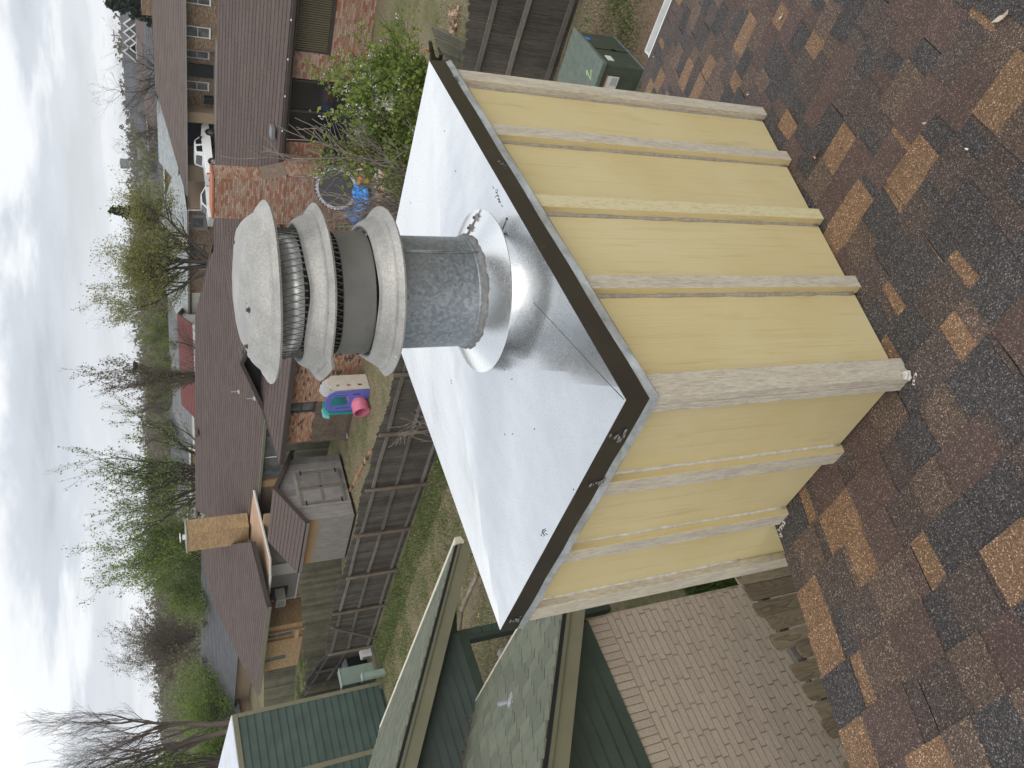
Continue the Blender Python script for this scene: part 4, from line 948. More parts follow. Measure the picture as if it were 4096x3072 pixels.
# ================================================================== PAD TRANSFORMER in the near right yard
tr = thing('transformer', 'dark green pad-mounted transformer cabinet on red soil in front of the black fence', 'transformer', (9.45, 3.35, 0))
b = MB(); b.box(8.89, 10.0, 2.86, 3.98, 0.04, .72); b.build('body', M['cabinet'], tr, bevel=.012)
b = MB(); b.prism([(8.86, 2.82, .72), (10.04, 2.82, .72), (10.04, 2.82, .775), (8.86, 2.82, .80)], (0, 1.2, 0)); b.build('lid', M['cabinet_lid'], tr, bevel=.01)
b = MB(); b.box(9.435, 9.445, 2.853, 2.862, .06, .72); b.box(9.42, 9.46, 2.842, 2.856, .3, .36); b.build('door_seam', M['p_black'], tr)
b = MB(); b.box(8.87, 10.02, 2.84, 4.0, -.02, .045); b.build('pad', M['slab_grey'], tr)
b = MB(); b.box(8.883, 8.889, 3.02, 3.20, .42, .63); lb_ = b.build('warning_label', M['white'], tr, label='white warning label with orange band')
b = MB(); b.box(8.881, 8.884, 3.02, 3.20, .612, .63); b.build('orange_band', M['p_orange'], lb_).parent = lb_
lb_.children[0].matrix_parent_inverse = Matrix.Identity(4)
b = MB()
for i in range(5): b.box(8.881, 8.8835, 3.04, 3.17-.02*(i % 2), .44+.022*i, .446+.022*i)
b.lathe([(.018, 0), (.018, .001)], (8.88, 3.06, .575), 10); o = b.build('printed_lines', M['ink'], lb_)
b = MB(); b.box(9.05, 9.20, 2.848, 2.859, .50, .60); b.build('rating_plate', M['white'], tr); b = MB(); b.box(9.72, 9.80, 2.85, 2.859, .60, .68); b.build('number_plate', M['p_sky'], tr)
b = MB(); z = .808
for st in ([(9.10, 3.05), (9.02, 3.17), (9.22, 3.12)], [(9.22, 3.12), (9.16, 3.17)]):
    b.tube([(px_, py__, .80-.02*(px_-8.86)+.004) for px_, py__ in st], .012, 5)
M['spray'] = simple('spray_mark', (0.33, 0.45, 0.25), .7, 0, .2, 40); b.build('spray_mark', M['spray'], tr, label='pale green sprayed arrow mark')
b = MB(); rr = random.Random(3)
for i in range(7):
    a = rr.uniform(-.5, 1.3); b.tube([(9.3, 3.5, .79), (9.3-.08*math.cos(a)*i*.3, 3.5-.1*math.sin(a), .83+.03*i), (9.3-.2*math.cos(a), 3.5-.2*math.sin(a), .86+.02*i)], [.006, .004, .002], 4)
tag(b.build('twig', M['bark']), 'small bare twig lying on the transformer lid', 'twig')
# red soil patch
b = MB(); rr = random.Random(9); ps = []
for i in range(26):
    a = 2*math.pi*i/26; r = rr.uniform(.85, 1.1); ps.append((8.9+2.3*r*math.cos(a), 2.2+2.4*r*math.sin(a), gz(8.9+2.3*r*math.cos(a), 0)+.006))
b.face(ps); struct(b.build('bare_soil', M['soil']))
# broken low trellis panel and stump beyond the fence
pn = thing('old_trellis', 'collapsed mossy wooden panel leaning on the grass behind the dark fence', 'wooden panel', tuple(at(1800, 190, z=0)))
for i in range(12):
    t_ = i/11; p = at(1724, 96, z=.75).lerp(at(1772, 262, z=.75), t_); q = at(1876, 168, z=1.15).lerp(at(1872, 300, z=1.15), t_); w_ = (at(1772, 262, z=.75)-at(1724, 96, z=.75))/11*.8; b = MB(); b.prism([p, q, q+w_, p+w_], (0, 0, .018+.01*(i % 2))); b.build('slat', M['fence_old'], pn)
for (u_, v_) in ((1740, 150), (1850, 230)): p = at(u_, v_, z=.8); b = MB(); b.tube([p, Vector((p.x, p.y, 0))], .04, 6); b.build('leg', M['fence_old'], pn)
g0, g1, g2, g3 = at(1790, 290, z=.7), at(1756, 258, z=1.1), at(1732, 235, z=1.35), at(1720, 165, z=1.5)
st = thing('tree_stump', 'jagged dark broken tree trunk with an orange split end beside the far cap corner', 'tree stump', (g0.x, g0.y, 0))
b = MB(); b.tube([(g0.x, g0.y, 0), g0, g1, g2], [.13, .11, .09, .07], 10); b.tube([g1, g2, g3], [.07, .06, .035], 8); b.tube([g1, at(1765, 215, z=1.2), at(1752, 190, z=1.25)], [.06, .04, .02], 7); b.tube([g1, at(1800, 240, z=.9)], [.06, .02], 7); b.build('trunk', M['bark'], st)
b = MB(); b.lathe([(.045, 0), (.04, .05), (.012, .12), (0, .13)], tuple(at(1722, 200, z=1.42)), 7); b.build('split_end', M['p_orange'], st)
dc = at(1812, 82, z=.1); rr = random.Random(5); b = MB()
for i in range(46):
    a = rr.uniform(0, 6.28); r = rr.uniform(0, .34); c_ = Vector((dc.x+r*math.cos(a)*.8, dc.y+r*math.sin(a), rr.uniform(.02, .16))); v_ = Vector((rr.uniform(-1, 1), rr.uniform(-1, 1), rr.uniform(-.2, .8))).normalized()*.07; w_ = Vector((rr.uniform(-1, 1), rr.uniform(-1, 1), .2)).normalized()*.06; b.face([c_-v_, c_+w_, c_+v_, c_-w_])
tag(b.build('dried_plant', simple('dried_plant', (0.42, 0.29, 0.20), .9, 0, .3, 30)), 'pale dried leafy clump on the grass beyond the dark fence', 'dried plant')

# ================================================================== HOUSE BEYOND THE FENCE (brown roof, brick walls)
hA = thing('house', 'long brick house with brown shingle roofs and a red brick chimney beyond the back fence', 'house', (25, 20, 0))
def sh(pl, poly, mat='sh_brown', ex=.20, w=.9, th=.012, name='roof', seed=1): return shingled(pl, poly, ex, w, M[mat], hA, M['dark_trim'], th=th, deck_name=name, seed=seed, thick=.06)
# right block: eave x = 23.0, ridge x = 27.6
pR = Plane((0, 0, 2.6-.333*(0-23.0)*0), (0, 1, 0), .333, (-1, 0, 0)); pR.p0 = Vector((23.0, 0, 2.6))
zR = lambda x: 2.6+.333*(x-23.0)
sh(pR, [(23.0, -3, 2.6), (23.0, 18.2, 2.6), (27.6, 22.5, zR(27.6)), (27.6, -3, zR(27.6))], ex=.235, seed=2)
pRb = Plane((27.6, 0, zR(27.6)), (0, 1, 0), .333, (1, 0, 0)); sh(pRb, [(27.6, -3, zR(27.6)), (32.2, -3, 2.6), (32.2, 26, 2.6), (27.6, 26, zR(27.6))], seed=3)
b = MB(); b.prism([(23.0, -3, 2.595), (23.0, 16.5, 2.595), (23.0, 16.5, 2.42), (23.0, -3, 2.42)], (-.02, 0, 0)); b.build('fascia', M['dark_trim'], hA)
b = MB(); b.prism([(22.98, -3, 2.58), (22.98, 16.5, 2.58), (22.98, 16.5, 2.48), (22.98, -3, 2.48)], (-.10, 0, 0)); b.build('gutter', M['dark_trim'], hA)
for i in range(6):
    b = MB(); b.lathe([(0, .03), (.03, .02), (.035, 0)], (22.9, 6.1+i*1.2, 2.58), 8); b.build('gutter_clip', M['white'], hA)
b = MB(); b.box(22.95, 23.4, -3, 16.4, 2.40, 2.42); b.build('soffit', M['dark_trim'], hA)
# main block: eave x = 21.75, ridge x = 28
zM = lambda x: 2.6+.36*(x-21.75)
pM = Plane((21.75, 0, 2.6), (0, 1, 0), .36, (-1, 0, 0))
sh(pM, [(21.75, 16.4, 2.6), (21.75, 34.4, 2.6), (28, 40, zM(28)), (28, 24.8, zM(28)), (26.6, 20.0, zM(26.6)), (24.3, 16.4, zM(24.3))], seed=4, ex=.19)
pMb = Plane((28, 0, zM(28)), (0, 1, 0), .36, (1, 0, 0)); sh(pMb, [(28, 24.8, zM(28)), (28, 41, zM(28)), (34.2, 45, zM(28)-.36*6.2), (34.2, 19, zM(28)-.36*6.2)], seed=5)
b = MB(); b.box(21.70, 21.75, 23.3, 34.4, 2.44, 2.60); b.build('fascia', M['dark_trim'], hA)
b = MB(); b.box(21.58, 21.69, 24.6, 31.0, 2.48, 2.60); b.build('gutter', M['tan_dark'], hA)
# front wing with hipped end and small dark gable
YC = 19.3
pW = Plane((18.05, 0, 2.6), (0, 1, 0), .36, (-1, 0, 0)); zW = lambda x: 2.6+.36*(x-18.05)
gx = 19.75; gw = 1.9
sh(pW, [(18.05, 15.1, 2.6), (18.05, 23.5, 2.6), (gx, 23.5-(gx-18.05), zW(gx)), (gx, 15.1+(gx-18.05), zW(gx))], seed=6, ex=.21)
zr = 4.05
pS = Plane((0, 23.5, 2.6), (1, 0, 0), (zr-2.6)/(23.5-YC), (0, 1, 0)); zS = lambda y: 2.6+(23.5-y)*(zr-2.6)/(23.5-YC)
sh(pS, [(18.05, 23.5, 2.6), (26.0, 23.5, 2.6), (26.0, YC, zr), (gx-.25, YC, zr), (gx-.25, 21.75, zS(21.75))], seed=7, ex=.2)
pS2 = Plane((0, 15.1, 2.6), (1, 0, 0), (zr-2.6)/(YC-15.1), (0, -1, 0)); sh(pS2, [(18.05, 15.1, 2.6), (26, 15.1, 2.6), (26, YC, zr), (gx-.25, YC, zr), (gx-.25, 16.85, 2.6+(1.75)*(zr-2.6)/(YC-15.1))], seed=8, ex=.2)
b = MB(); b.prism([(gx+.02, 21.75, zS(21.75)-.02), (gx+.02, 16.85, zS(21.75)-.02), (gx+.02, YC, zr-.05)], (.05, 0, 0)); b.build('gable_vent', M['p_black'], hA)
for y0, y1 in ((21.85, YC), (16.75, YC)):
    b = MB(); b.prism([(gx-.28, y0, zS(21.85)-.04), (gx-.28, y1, zr-.0), (gx-.28, y1, zr-.13), (gx-.28, y0, zS(21.85)-.17)], (-.04, 0, 0)); b.build('rake_board', M['dark_trim'], hA)
b = MB(); b.box(18.0, 18.05, 15.1, 23.5, 2.44, 2.60); b.build('fascia', M['dark_trim'], hA); b = MB(); b.box(18.05, 21.7, 23.45, 23.5, 2.44, 2.60); b.build('fascia', M['dark_trim'], hA)
b = MB(); b.box(18.05, 18.6, 15.1, 23.4, 2.42, 2.44); b.build('soffit', M['dark_trim'], hA)
# walls
wx = 23.4
brickwork((wx, -2, 0), (0, 1, 0), 18.2, 0, 2.5, (-1, 0, 0), hA, M['brick_red'], M['mortar_red'], holes=[(8.4, 11.62, 1.24, 2.47), (12.5, 14.75, .05, 2.45)], seed=21, wall_name='brick_wall', wobble=.006, rough=.006)
brickwork((18.45, 15.6, 0), (0, 1, 0), 7.15, 0, 2.5, (-1, 0, 0), hA, M['brick_pink'], M['mortar_red'], holes=[(4.85, 5.42, 1.44, 2.44)], seed=22, wall_name='brick_wall', wobble=.006, rough=.006)
b = MB(); b.box(18.5, 21.9, 22.7, 22.75, 0, 2.5); b.box(21.9, 22, 22.7, 34, 0, 2.55); b.box(18.5, 23.3, 15.6, 15.65, 0, 2.5); b.box(23.5, 32, -3, -2.9, 0, 2.6); b.box(31.9, 32, -3, 34, 0, 2.6); b.build('wall', M['mortar_red'], hA)
# windows and doors
def win(x, y0, y1, z0, z1, par, frame, glass, name='window', muntin=0, fr=.05, sill=True):
    b = MB(); b.box(x+.03, x+.05, y0+fr, y1-fr, z0+fr, z1-fr); w_ = b.build(name, glass, par)
    b = MB(); b.box(x, x+.06, y0, y0+fr, z0, z1).box(x, x+.06, y1-fr, y1, z0, z1).box(x, x+.06, y0+fr, y1-fr, z0, z0+fr).box(x, x+.06, y0+fr, y1-fr, z1-fr, z1)
    if muntin: b.box(x+.005, x+.05, y0+fr, y1-fr, (z0+z1)/2-.02, (z0+z1)/2+.02)
    f_ = b.build('frame', frame, w_); f_.matrix_parent_inverse = w_.matrix_world.inverted()
    if sill: b = MB(); b.box(x-.03, x+.02, y0-.04, y1+.04, z0-.06, z0-.001); o = b.build('sill', frame, w_); o.matrix_parent_inverse = w_.matrix_world.inverted()
    return w_
w_ = win(wx+.01, 6.42, 9.60, 1.26, 2.45, hA, M['dark_trim'], M['glass_dark'])
for i in range(44):
    b = MB(); yy = 6.5+i*.07; b.box(wx+.015, wx+.03, yy, yy+.052, 1.32, 2.40); o = b.build('blind_slat', M['blind'], w_)
dr = win(wx+.01, 10.55, 12.7, .08, 2.44, hA, M['dark_trim'], M['glass_dark'], name='patio_door', sill=False)
b = MB(); b.box(wx+.0, wx+.045, 11.58, 11.66, .1, 2.4); o = b.build('mullion', M['dark_trim'], dr)
b = MB(); b.box(wx+.05, wx+.06, 10.6, 11.55, .2, 2.35); o = b.build('pane', M['glass'], dr)
win(18.46, 20.46, 21.0, 1.45, 2.43, hA, M['dark_trim'], M['glass'], muntin=1)
b = MB(); b.box(18.40, 18.435, 20.5, 22.75, .08, 1.42); b.build('plywood_skirt', M['plywood'], hA); b = MB(); b.box(18.3, 18.39, 20.6, 22.75, .0, .12); b.build('skirt_rail', M['fence_post'], hA)
b = MB(); b.tube([(18.25, 22.2, .1), (18.1, 22.35, .1)], .03, 7); b.tube([(23.3, 11.9-1.55, 2.4), (23.3, 10.3, .3)], .012, 5); b.build('spout', M['metal_grey'], hA)
# red brick chimney with shoulders on the right of the wing
chA = MB(); cx0, cx1, cy0, cy1 = 21.7, 22.6, 13.35, 14.85
top = 4.78
def bsides(x0, x1, y0, y1, z0, z1, par, mb, mm, seed, name='brick_shaft', cut=None):
    w1 = brickwork((x0, y0, z0), (0, 1, 0), y1-y0, z0, z1, (-1, 0, 0), par, mb, mm, seed=seed, depth=.05, wobble=.004, rough=.005, wall_name=name)
    w2 = brickwork((x0, y0, z0), (1, 0, 0), x1-x0, z0, z1, (0, -1, 0), par, mb, mm, seed=seed+1, depth=.05, wobble=.004, rough=.005, wall_name=name)
    b = MB(); b.box(x0+.05, x1, y0+.05, y1, z0, z1-.01); b.build('flue_core', mm, par)
    return w1
bsides(22.0, 22.8, 13.45, 14.95, 3.25, 4.75, hA, M['brick_red'], M['mortar_red'], 41)
bsides(22.0, 23.3, 13.2, 15.4, 0.0, 2.5, hA, M['brick_red'], M['mortar_red'], 51)
# sloping shoulders: courses shorten towards the shaft
brickwork((22.0, 13.2, 2.5), (0, 1, 0), 2.2, 2.5, 3.25, (-1, 0, 0), hA, M['brick_red'], M['mortar_red'], seed=60, depth=.04, wobble=.004, rough=.005, wall_name='shoulder', keep=lambda u, z: .25*(z-2.5)/.75 < u < 2.2-.45*(z-2.5)/.75, back=[(0, 2.5), (2.2, 2.5), (1.75, 3.25), (.25, 3.25)])
b = MB(); b.prism([(22.04, 13.2, 2.5), (22.04, 15.4, 2.5), (22.04, 14.95, 3.25), (22.04, 13.45, 3.25)], (.8, 0, 0)); b.build('shoulder', M['mortar_red'], hA)
b = MB(); b.box(21.97, 22.83, 13.42, 14.98, 4.745, 4.80); b.build('crown', M['p_orange'] if False else simple('chimney_crown', (0.42, 0.16, 0.09), .85, 0, .2, 8), hA)
# golden brick chimney on the left part
bsides(21.5, 22.35, 32.75, 34.2, 2.9, 5.72, hA, M['brick_gold'], M['mortar_gold'], 81)
b = MB(); b.box(21.45, 22.4, 32.7, 34.25, 5.72, 5.78); b.build('crown', M['concrete'], hA); b = MB(); b.lathe([(.13, 5.78), (.13, 5.92), (.0, 5.92)], (21.9, 33.5, 0), 12); b.lathe([(.24, 6.0), (.24, 6.03), (0, 6.05)], (21.9, 33.5, 0), 14); b.tube([(21.9, 33.5, 5.9), (21.9, 33.5, 6.02)], .02, 5); b.build('flue_cap', M['white'], hA)
b = MB(); 
for i in range(8): b.box(21.42, 21.5, 32.7+0, 32.72, 2.9, 2.9)
# left block: eave x = 17.9, z 2.4
pL = Plane((17.9, 0, 2.4), (0, 1, 0), .36, (-1, 0, 0)); zL = lambda x: 2.4+.36*(x-17.9)
sh(pL, [(17.9, 34.7, 2.4), (17.9, 44.4, 2.4), (20.4, 43.6, zL(20.4)), (23.1, 42.6, zL(23.1)), (24.6, 39.5, zL(24.6)), tuple(on(806, 2190, (-.36, 0, 1), (17.9, 0, 2.4))), tuple(on(1004, 2168, (-.36, 0, 1), (17.9, 0, 2.4)))], seed=9, ex=.19)
q1, q2, q3 = Vector((17.9, 34.7, 2.395)), on(1004, 2168, (-.36, 0, 1), (17.9, 0, 2.395)), on(806, 2190, (-.36, 0, 1), (17.9, 0, 2.395))
b = MB()
for u_, v_ in ((q1, q2), (q2, q3)): b.prism([u_, v_, v_-Vector((0, 0, .2)), u_-Vector((0, 0, .2))], (0, .03, 0))
b.build('rake_board', M['dark_trim'], hA)
b = MB(); b.box(17.86, 17.9, 34.4, 44.4, 2.25, 2.40); b.build('fascia', M['tan_dark'], hA); b = MB(); b.box(17.9, 19.1, 34.5, 44.2, 2.22, 2.24); b.build('soffit', M['tan_dark'], hA)
brickwork((19.1, 38.9, 0), (0, 1, 0), 5.3, 0, 2.35, (-1, 0, 0), hA, M['brick_gold'], M['mortar_gold'], holes=[(.75, 1.3, .55, 2.3), (3.6, 4.1, .75, 2.3)], seed=91, wall_name='brick_wall')
brickwork((19.1, 38.9, 0), (1, 0, 0), 1.5, 0, 2.35, (0, -1, 0), hA, M['brick_gold'], M['mortar_gold'], seed=92, wall_name='brick_wall')
b = MB(); b.box(19.25, 24, 44.1, 44.2, 0, 2.35); b.box(20.7, 20.75, 38.5, 38.9, 0, 2.35); b.build('wall', M['mortar_gold'], hA)
for y0, y1, z0 in ((39.65, 40.2, .55), (42.5, 43.0, .75)): win(19.12, y0, y1, z0, 2.3, hA, M['grey_siding'], M['glass'], muntin=1)
b = MB(); b.box(18.95, 19.09, 39.4, 39.5, 0, 2.3); b.box(18.95, 19.09, 40.35, 40.45, .0, 2.3); b.box(18.93, 19.09, 39.5, 40.35, .3, .5); b.build('brick_trim', M['brick_gold'], hA)
# sunroom with tan rolled roof
pO = Plane((19.0, 0, 2.32), (0, 1, 0), .18, (-1, 0, 0)); zO = lambda x: 2.32+.18*(x-19.0)
b = MB(); b.prism([(21.7, 30.0, zO(21.7)), (19.0, 31.9, zO(19.0)), (18.75, 36.4, zO(18.75)), (19.6, 36.4, zO(19.6)), (21.9, 34.35, zO(21.9))], (0, 0, -.05)); b.build('flat_roof', M['orange_roll'], hA)
b = MB(); b.tube([(21.65, 29.96, zO(21.7)-.02), (18.98, 31.86, zO(19)-.02)], .06, 6); b.tube([(18.98, 31.9, zO(19)-.03), (18.8, 33.0, zO(18.8)-.03)], .05, 6); b.tube([(18.78, 33.0, 2.24), (18.68, 36.4, 2.24)], .065, 6); b.tube([(18.68, 36.4, 2.24), (18.9, 36.9, 2.0), (19.6, 37.9, 1.95), (20.2, 38.2, 1.9)], .05, 6); b.tube([(20.25, 38.2, 1.9), (20.25, 38.2, .1)], .04, 6); b.build('gutter', M['cream'], hA)
lap((20.3, 0, 0), (0, 1, 0), 30.2, 38.4, .45, 2.3, .125, (-1, 0, 0), hA, M['grey_siding'], th=.012)
b = MB(); b.box(20.32, 20.42, 30.2, 38.4, 0, 2.5); b.build('wall', M['brick_gold'], hA); b = MB(); b.box(20.26, 20.3, 30.2, 38.4, .38, .45); b.build('base_trim', M['membrane'], hA)
b = MB(); b.box(20.24, 20.31, 34.6, 35.6, .5, 2.25); b.box(20.22, 20.24, 34.55, 34.65, .5, 2.25); b.box(20.22, 20.24, 35.5, 35.6, .5, 2.25); b.build('door', M['cream'], hA)
b = MB(); b.box(20.24, 20.3, 36.9, 38.2, .9, 1.8); b.build('window', M['glass_dark'], hA)
wac = thing('window_air_conditioner', 'white window air conditioner sticking out of the grey sunroom wall', 'air conditioner', (19.9, 37.3, 1.1)); b = MB(); b.box(19.55, 20.28, 37.0, 37.75, 1.1, 1.6); b.build('casing', M['cream'], wac, bevel=.02); b = MB(); b.box(19.53, 19.549, 37.08, 37.67, 1.16, 1.54); b.build('grille', M['metal_grey'], wac)
# small outer window of main block
b = MB(); b.box(21.86, 21.9, 26.3, 29.4, 1.3, 2.4); b.build('window', M['glass'], hA); b = MB(); b.box(21.84, 21.859, 27.8, 27.86, 1.3, 2.4); b.box(21.84, 21.859, 26.3, 29.4, 1.28, 1.32); b.build('frame', M['white'], hA)
b = MB(); b.box(21.8, 21.89, 29.5, 30.0, .1, 2.5); b.build('brick_pier', M['brick_gold'], hA)
# roof vents
def rvent(p, n_, s=.19):
    b = MB(); b.box(p.x-s, p.x+s, p.y-s, p.y+s, p.z-.02, p.z+.12); o = b.build('roof_vent', M['brown_gap'] if n_ else M['metal_grey'], hA, bevel=.02)
for y in (12.6, 16.7): rvent(Vector((23.35, y-.2, zR(23.35)+.05)), 0)
for y in (32.6, 40.2): rvent(Vector((27.6, y-.2, zM(27.6)+.06)), 1)
for (x, y) in ((23.9, 25.5), (22.6, 24.6), (21.0, 22.1)):
    z = zM(x) if x > 21.75 else zS(y); b = MB(); b.lathe([(.03, 0), (.03, .3), (0, .3)], (x, y, z), 8); b.lathe([(.14, -.03), (.10, .02), (.03, .05)], (x, y, z), 8); b.build('vent_pipe', M['lead'], hA)

# ================================================================== WOODEN SHED behind the fence
ws = thing('shed', 'weathered grey wooden garden shed with double doors and brown shingle roof', 'shed', (17.2, 25.4, 0))
X0, X1, Y0, Y1 = 15.65, 18.65, 24.0, 27.1; xm = (X0+X1)/2; zr_, ze = 2.95, 2.02; sl = (zr_-ze)/(xm-X0+.25)
x = X0
while x < X1-.02:
    w = min(.30, X1-x); zt = lambda q: zr_-.03-abs(q-xm)*sl; poly = [(x+.004, .12), (x+w-.004, .12), (x+w-.004, zt(x+w-.004)-.04)] + ([(xm, zt(xm)-.04)] if x < xm < x+w else []) + [(x+.004, zt(x+.004)-.04)]
    b = MB(); b.prism([(p, Y0, q) for p, q in poly], (0, .02, 0)); b.build('plank', M['shed_wood'], ws); x += w
for y0 in (Y0+.02, Y0+1.05, Y0+2.08):
    b = MB(); b.box(X0, X0+.02, y0, min(y0+1.02, Y1), .1, ze+.06); b.build('side_panel', M['shed_side'], ws)
b = MB(); b.box(X0+.021, X1, Y0+.021, Y1, .05, ze-.1); b.prism([(X0+.03, Y1, ze-.1), (X1, Y1, ze-.1), (xm, Y1, zr_-.1)], (0, -3.0, 0)); b.build('inner_wall', M['p_black'], ws)
for sgn in (-1, 1):
    xe = xm+sgn*(xm-X0+.25); pl_ = Plane((xe, 0, ze), (0, 1, 0), sl, (sgn, 0, 0))
    d_ = shingled(pl_, [(xe, Y0-.22, ze), (xe, Y1+.22, ze), (xm, Y1+.22, zr_), (xm, Y0-.22, zr_)], .20, .9, M['sh_brown'], ws, M['dark_trim'], th=.015, joined=False, seed=30+sgn, thick=.04)
    b = MB(); b.prism([(xe, Y0-.22, ze-.05), (xm, Y0-.22, zr_-.05), (xm, Y0-.22, zr_-.17), (xe, Y0-.22, ze-.17)], (0, .02, 0)); b.build('rake_board', M['dark_trim'], ws)
    b = MB(); b.box(xe-.01, xe+.01, Y0-.2, Y1+.2, ze-.15, ze-.045); b.build('fascia', M['shed_wood'], ws)
for k, (a, c) in enumerate(((16.35, 17.12), (17.14, 17.9))):
    dd = MB(); dd.box(a, c, Y0-.03, Y0-.006, .28, 1.98); dd = dd.build('door', M['plywood'] if False else M['shed_wood'], ws)
    b = MB(); b.box(a, a+.09, Y0-.045, Y0-.031, .28, 1.98).box(c-.09, c, Y0-.045, Y0-.031, .28, 1.98).box(a+.09, c-.09, Y0-.045, Y0-.031, .28, .38).box(a+.09, c-.09, Y0-.045, Y0-.031, 1.88, 1.98).box(a+.09, c-.09, Y0-.045, Y0-.031, 1.08, 1.18); sub(b.build('door_trim', M['fence_rail'], None), dd)
    for z in (.42, 1.78):
        b = MB(); hx = a if k == 0 else c; s_ = 1 if k == 0 else -1; b.box(min(hx-.05*s_, hx+.16*s_), max(hx-.05*s_, hx+.16*s_), Y0-.055, Y0-.046, z, z+.05); sub(b.build('hinge', M['p_black'], None), dd)
b = MB(); b.box(16.2, 16.33, Y0-.03, Y0-.001, .12, 2.1).box(17.92, 18.05, Y0-.03, Y0-.001, .12, 2.1).box(16.33, 17.92, Y0-.03, Y0-.001, 1.99, 2.1); b.build('door_frame', M['shed_wood'], ws)
b = MB(); b.box(17.10, 17.16, Y0-.06, Y0-.046, 1.10, 1.18); b.build('latch', M['p_black'], ws)
# fences behind and beside the shed
f2 = thing('fence', 'greenish brown plank fence between the brick wing and the garden shed', 'fence', (20.3, 24, 0))
y = 22.9
while y < 27.6:
    b = MB(); b.box(20.3, 20.32, y, y+.138, .05, 2.0+rf.uniform(-.02, .02)); b.build('picket', M['fence_old'], f2); y += .142
f3 = thing('fence', 'plank fence with uneven top behind the shed in front of the grey sunroom', 'fence', (16.5, 28, 0))
n = 44
pA_, pB_ = Vector((15.9, 27.2, 0)), Vector((12.6, 28.0, 0))
pA_, pB_ = Vector((16.6, 27.6, 0)), Vector((12.4, 32.2, 0))
for i in range(n):
    a = pA_.lerp(pB_, i/n); c = pA_.lerp(pB_, (i+.95)/n); hh = 1.75+(rf.choice((-.1, 0, .04)) if i > 20 else rf.uniform(-.02, .02)); b = MB(); b.prism([a, c, c+Vector((0, 0, hh)), a+Vector((0, 0, hh))], (.012, .012, 0)); b.build('picket', M['fence_old'], f3)
f4 = thing('fence', 'low grey plank fence at the left end of the golden brick wall', 'fence', (19, 46, 0))
n = 20; pA_, pB_ = Vector((19.6, 44.6, 0)), Vector((18.3, 47.6, 0))
for i in range(n):
    a = pA_.lerp(pB_, i/n); c = pA_.lerp(pB_, (i+.95)/n); b = MB(); b.prism([a, c, c+Vector((0, 0, 1.8)), a+Vector((0, 0, 1.8))], (.012, .012, 0)); b.build('picket', M['fence_old'], f4)
b = MB(); b.box(17.3, 18.2, 34.2, 38.4, .02, .06); struct(b.build('path', M['concrete']))

# ================================================================== GREEN SHED at the far left
gs = thing('shed', 'tall green lap-sided outbuilding with tan corner trim and white roof edge', 'shed', (8.5, 28, 0))
GY, GX0, GX1, GT = 26.4, 7.72, 9.95, 5.05
lap((0, GY, 0), (1, 0, 0), GX0+.0, GX1-.12, .12, GT-.05, .255, (0, -1, 0), gs, M['green_lap2'], th=.035)
b = MB(); b.box(GX1-.13, GX1, GY-.05, GY+.12, 0, GT+.08); b.build('corner_trim', M['tan_paint'], gs); b = MB(); b.box(GX0-.16, GX0, GY-.05, GY+.1, 0, GT); b.build('corner_trim', M['tan_paint'], gs)
b = MB(); b.prism([(GX1-.02, GY-.06, GT+.08), (GX0-2.5, GY-.06, GT+.0), (GX0-2.5, GY-.06, GT-.16), (GX1-.02, GY-.06, GT-.08)], (0, .05, 0)); b.build('rake_board', M['tan_paint'], gs)
lap((0, GY, 0), (1, 0, 0), GX0-2.6, GX0-.16, .12, GT-.05, .255, (0, -1, 0), gs, M['green_lap2'], th=.03)
b = MB(); b.box(GX0-2.6, GX1-.02, GY+.03, GY+5, 0, GT-.05); b.build('wall', M['green_lap2'], gs)
b = MB(); b.prism([(GX1-.02, GY-.06, GT+.085), (GX0-2.6, GY-.06, GT+.0), (GX0-2.6, GY+5, GT+.38), (GX1-.02, GY+5, GT+.45)], (0, 0, .03)); b.build('roof', M['membrane'], gs)

# ================================================================== TOY PLAYHOUSE
ph = thing('playset', 'plastic toddler climbing playhouse in violet, cream, pink and teal on the dry grass', 'playset', (17.4, 19.4, 0))
def panel_holes(p0, eu, L_, H_, holes, th, nrm, name, mat, arch=True):
    """flat moulded panel made of cells around rounded openings"""
    eu = Vector(eu); n_ = Vector(nrm); p0 = Vector(p0); b = MB(); nu, nv = 30, 30
    def inside(u, v):
        if arch:
            r = .42*L_; dv = v-(H_-r)
            if dv > 0 and ((u-L_/2)/(L_/2))**2+(dv/r)**2 > 1: return False
        for (a, c, d, e) in holes:
            du = max(0, abs(u-(a+c)/2)-(c-a)/2+.03); dv = max(0, abs(v-(d+e)/2)-(e-d)/2+.03)
            if du*du+dv*dv < .03**2: return False
        return True
    for i in range(nu):
        for j in range(nv):
            u0, u1, v0, v1 = L_*i/nu, L_*(i+1)/nu, H_*j/nv, H_*(j+1)/nv
            if inside((u0+u1)/2, (v0+v1)/2):
                q = [p0+eu*u0+Vector((0, 0, v0)), p0+eu*u1+Vector((0, 0, v0)), p0+eu*u1+Vector((0, 0, v1)), p0+eu*u0+Vector((0, 0, v1))]; b.prism(q, n_*th)
    return b.build(name, mat, ph, smooth=False)
panel_holes((17.05, 18.95, .02), (0, 1, 0), 1.0, 1.5, [(.28, .72, .72, 1.32), (.12, .2, .75, 1.15), (.80, .88, .60, 1.1), (.12, .2, .3, .55), (.36, .42, .60, .64)], .05, (1, 0, 0), 'front_panel', M['p_blue'])
panel_holes((17.75, 19.0, .02), (0, 1, 0), .95, 1.55, [(.3, .6, .3, .6), (.3, .6, .9, 1.2)], .05, (1, 0, 0), 'back_panel', M['p_white'])
panel_holes((17.1, 18.93, .02), (1, 0, 0), .68, 1.42, [(.15, .25, .25, .4), (.15, .25, .62, .78), (.15, .25, 1.0, 1.14)], .05, (0, -1, 0), 'side_panel', M['p_cream'])
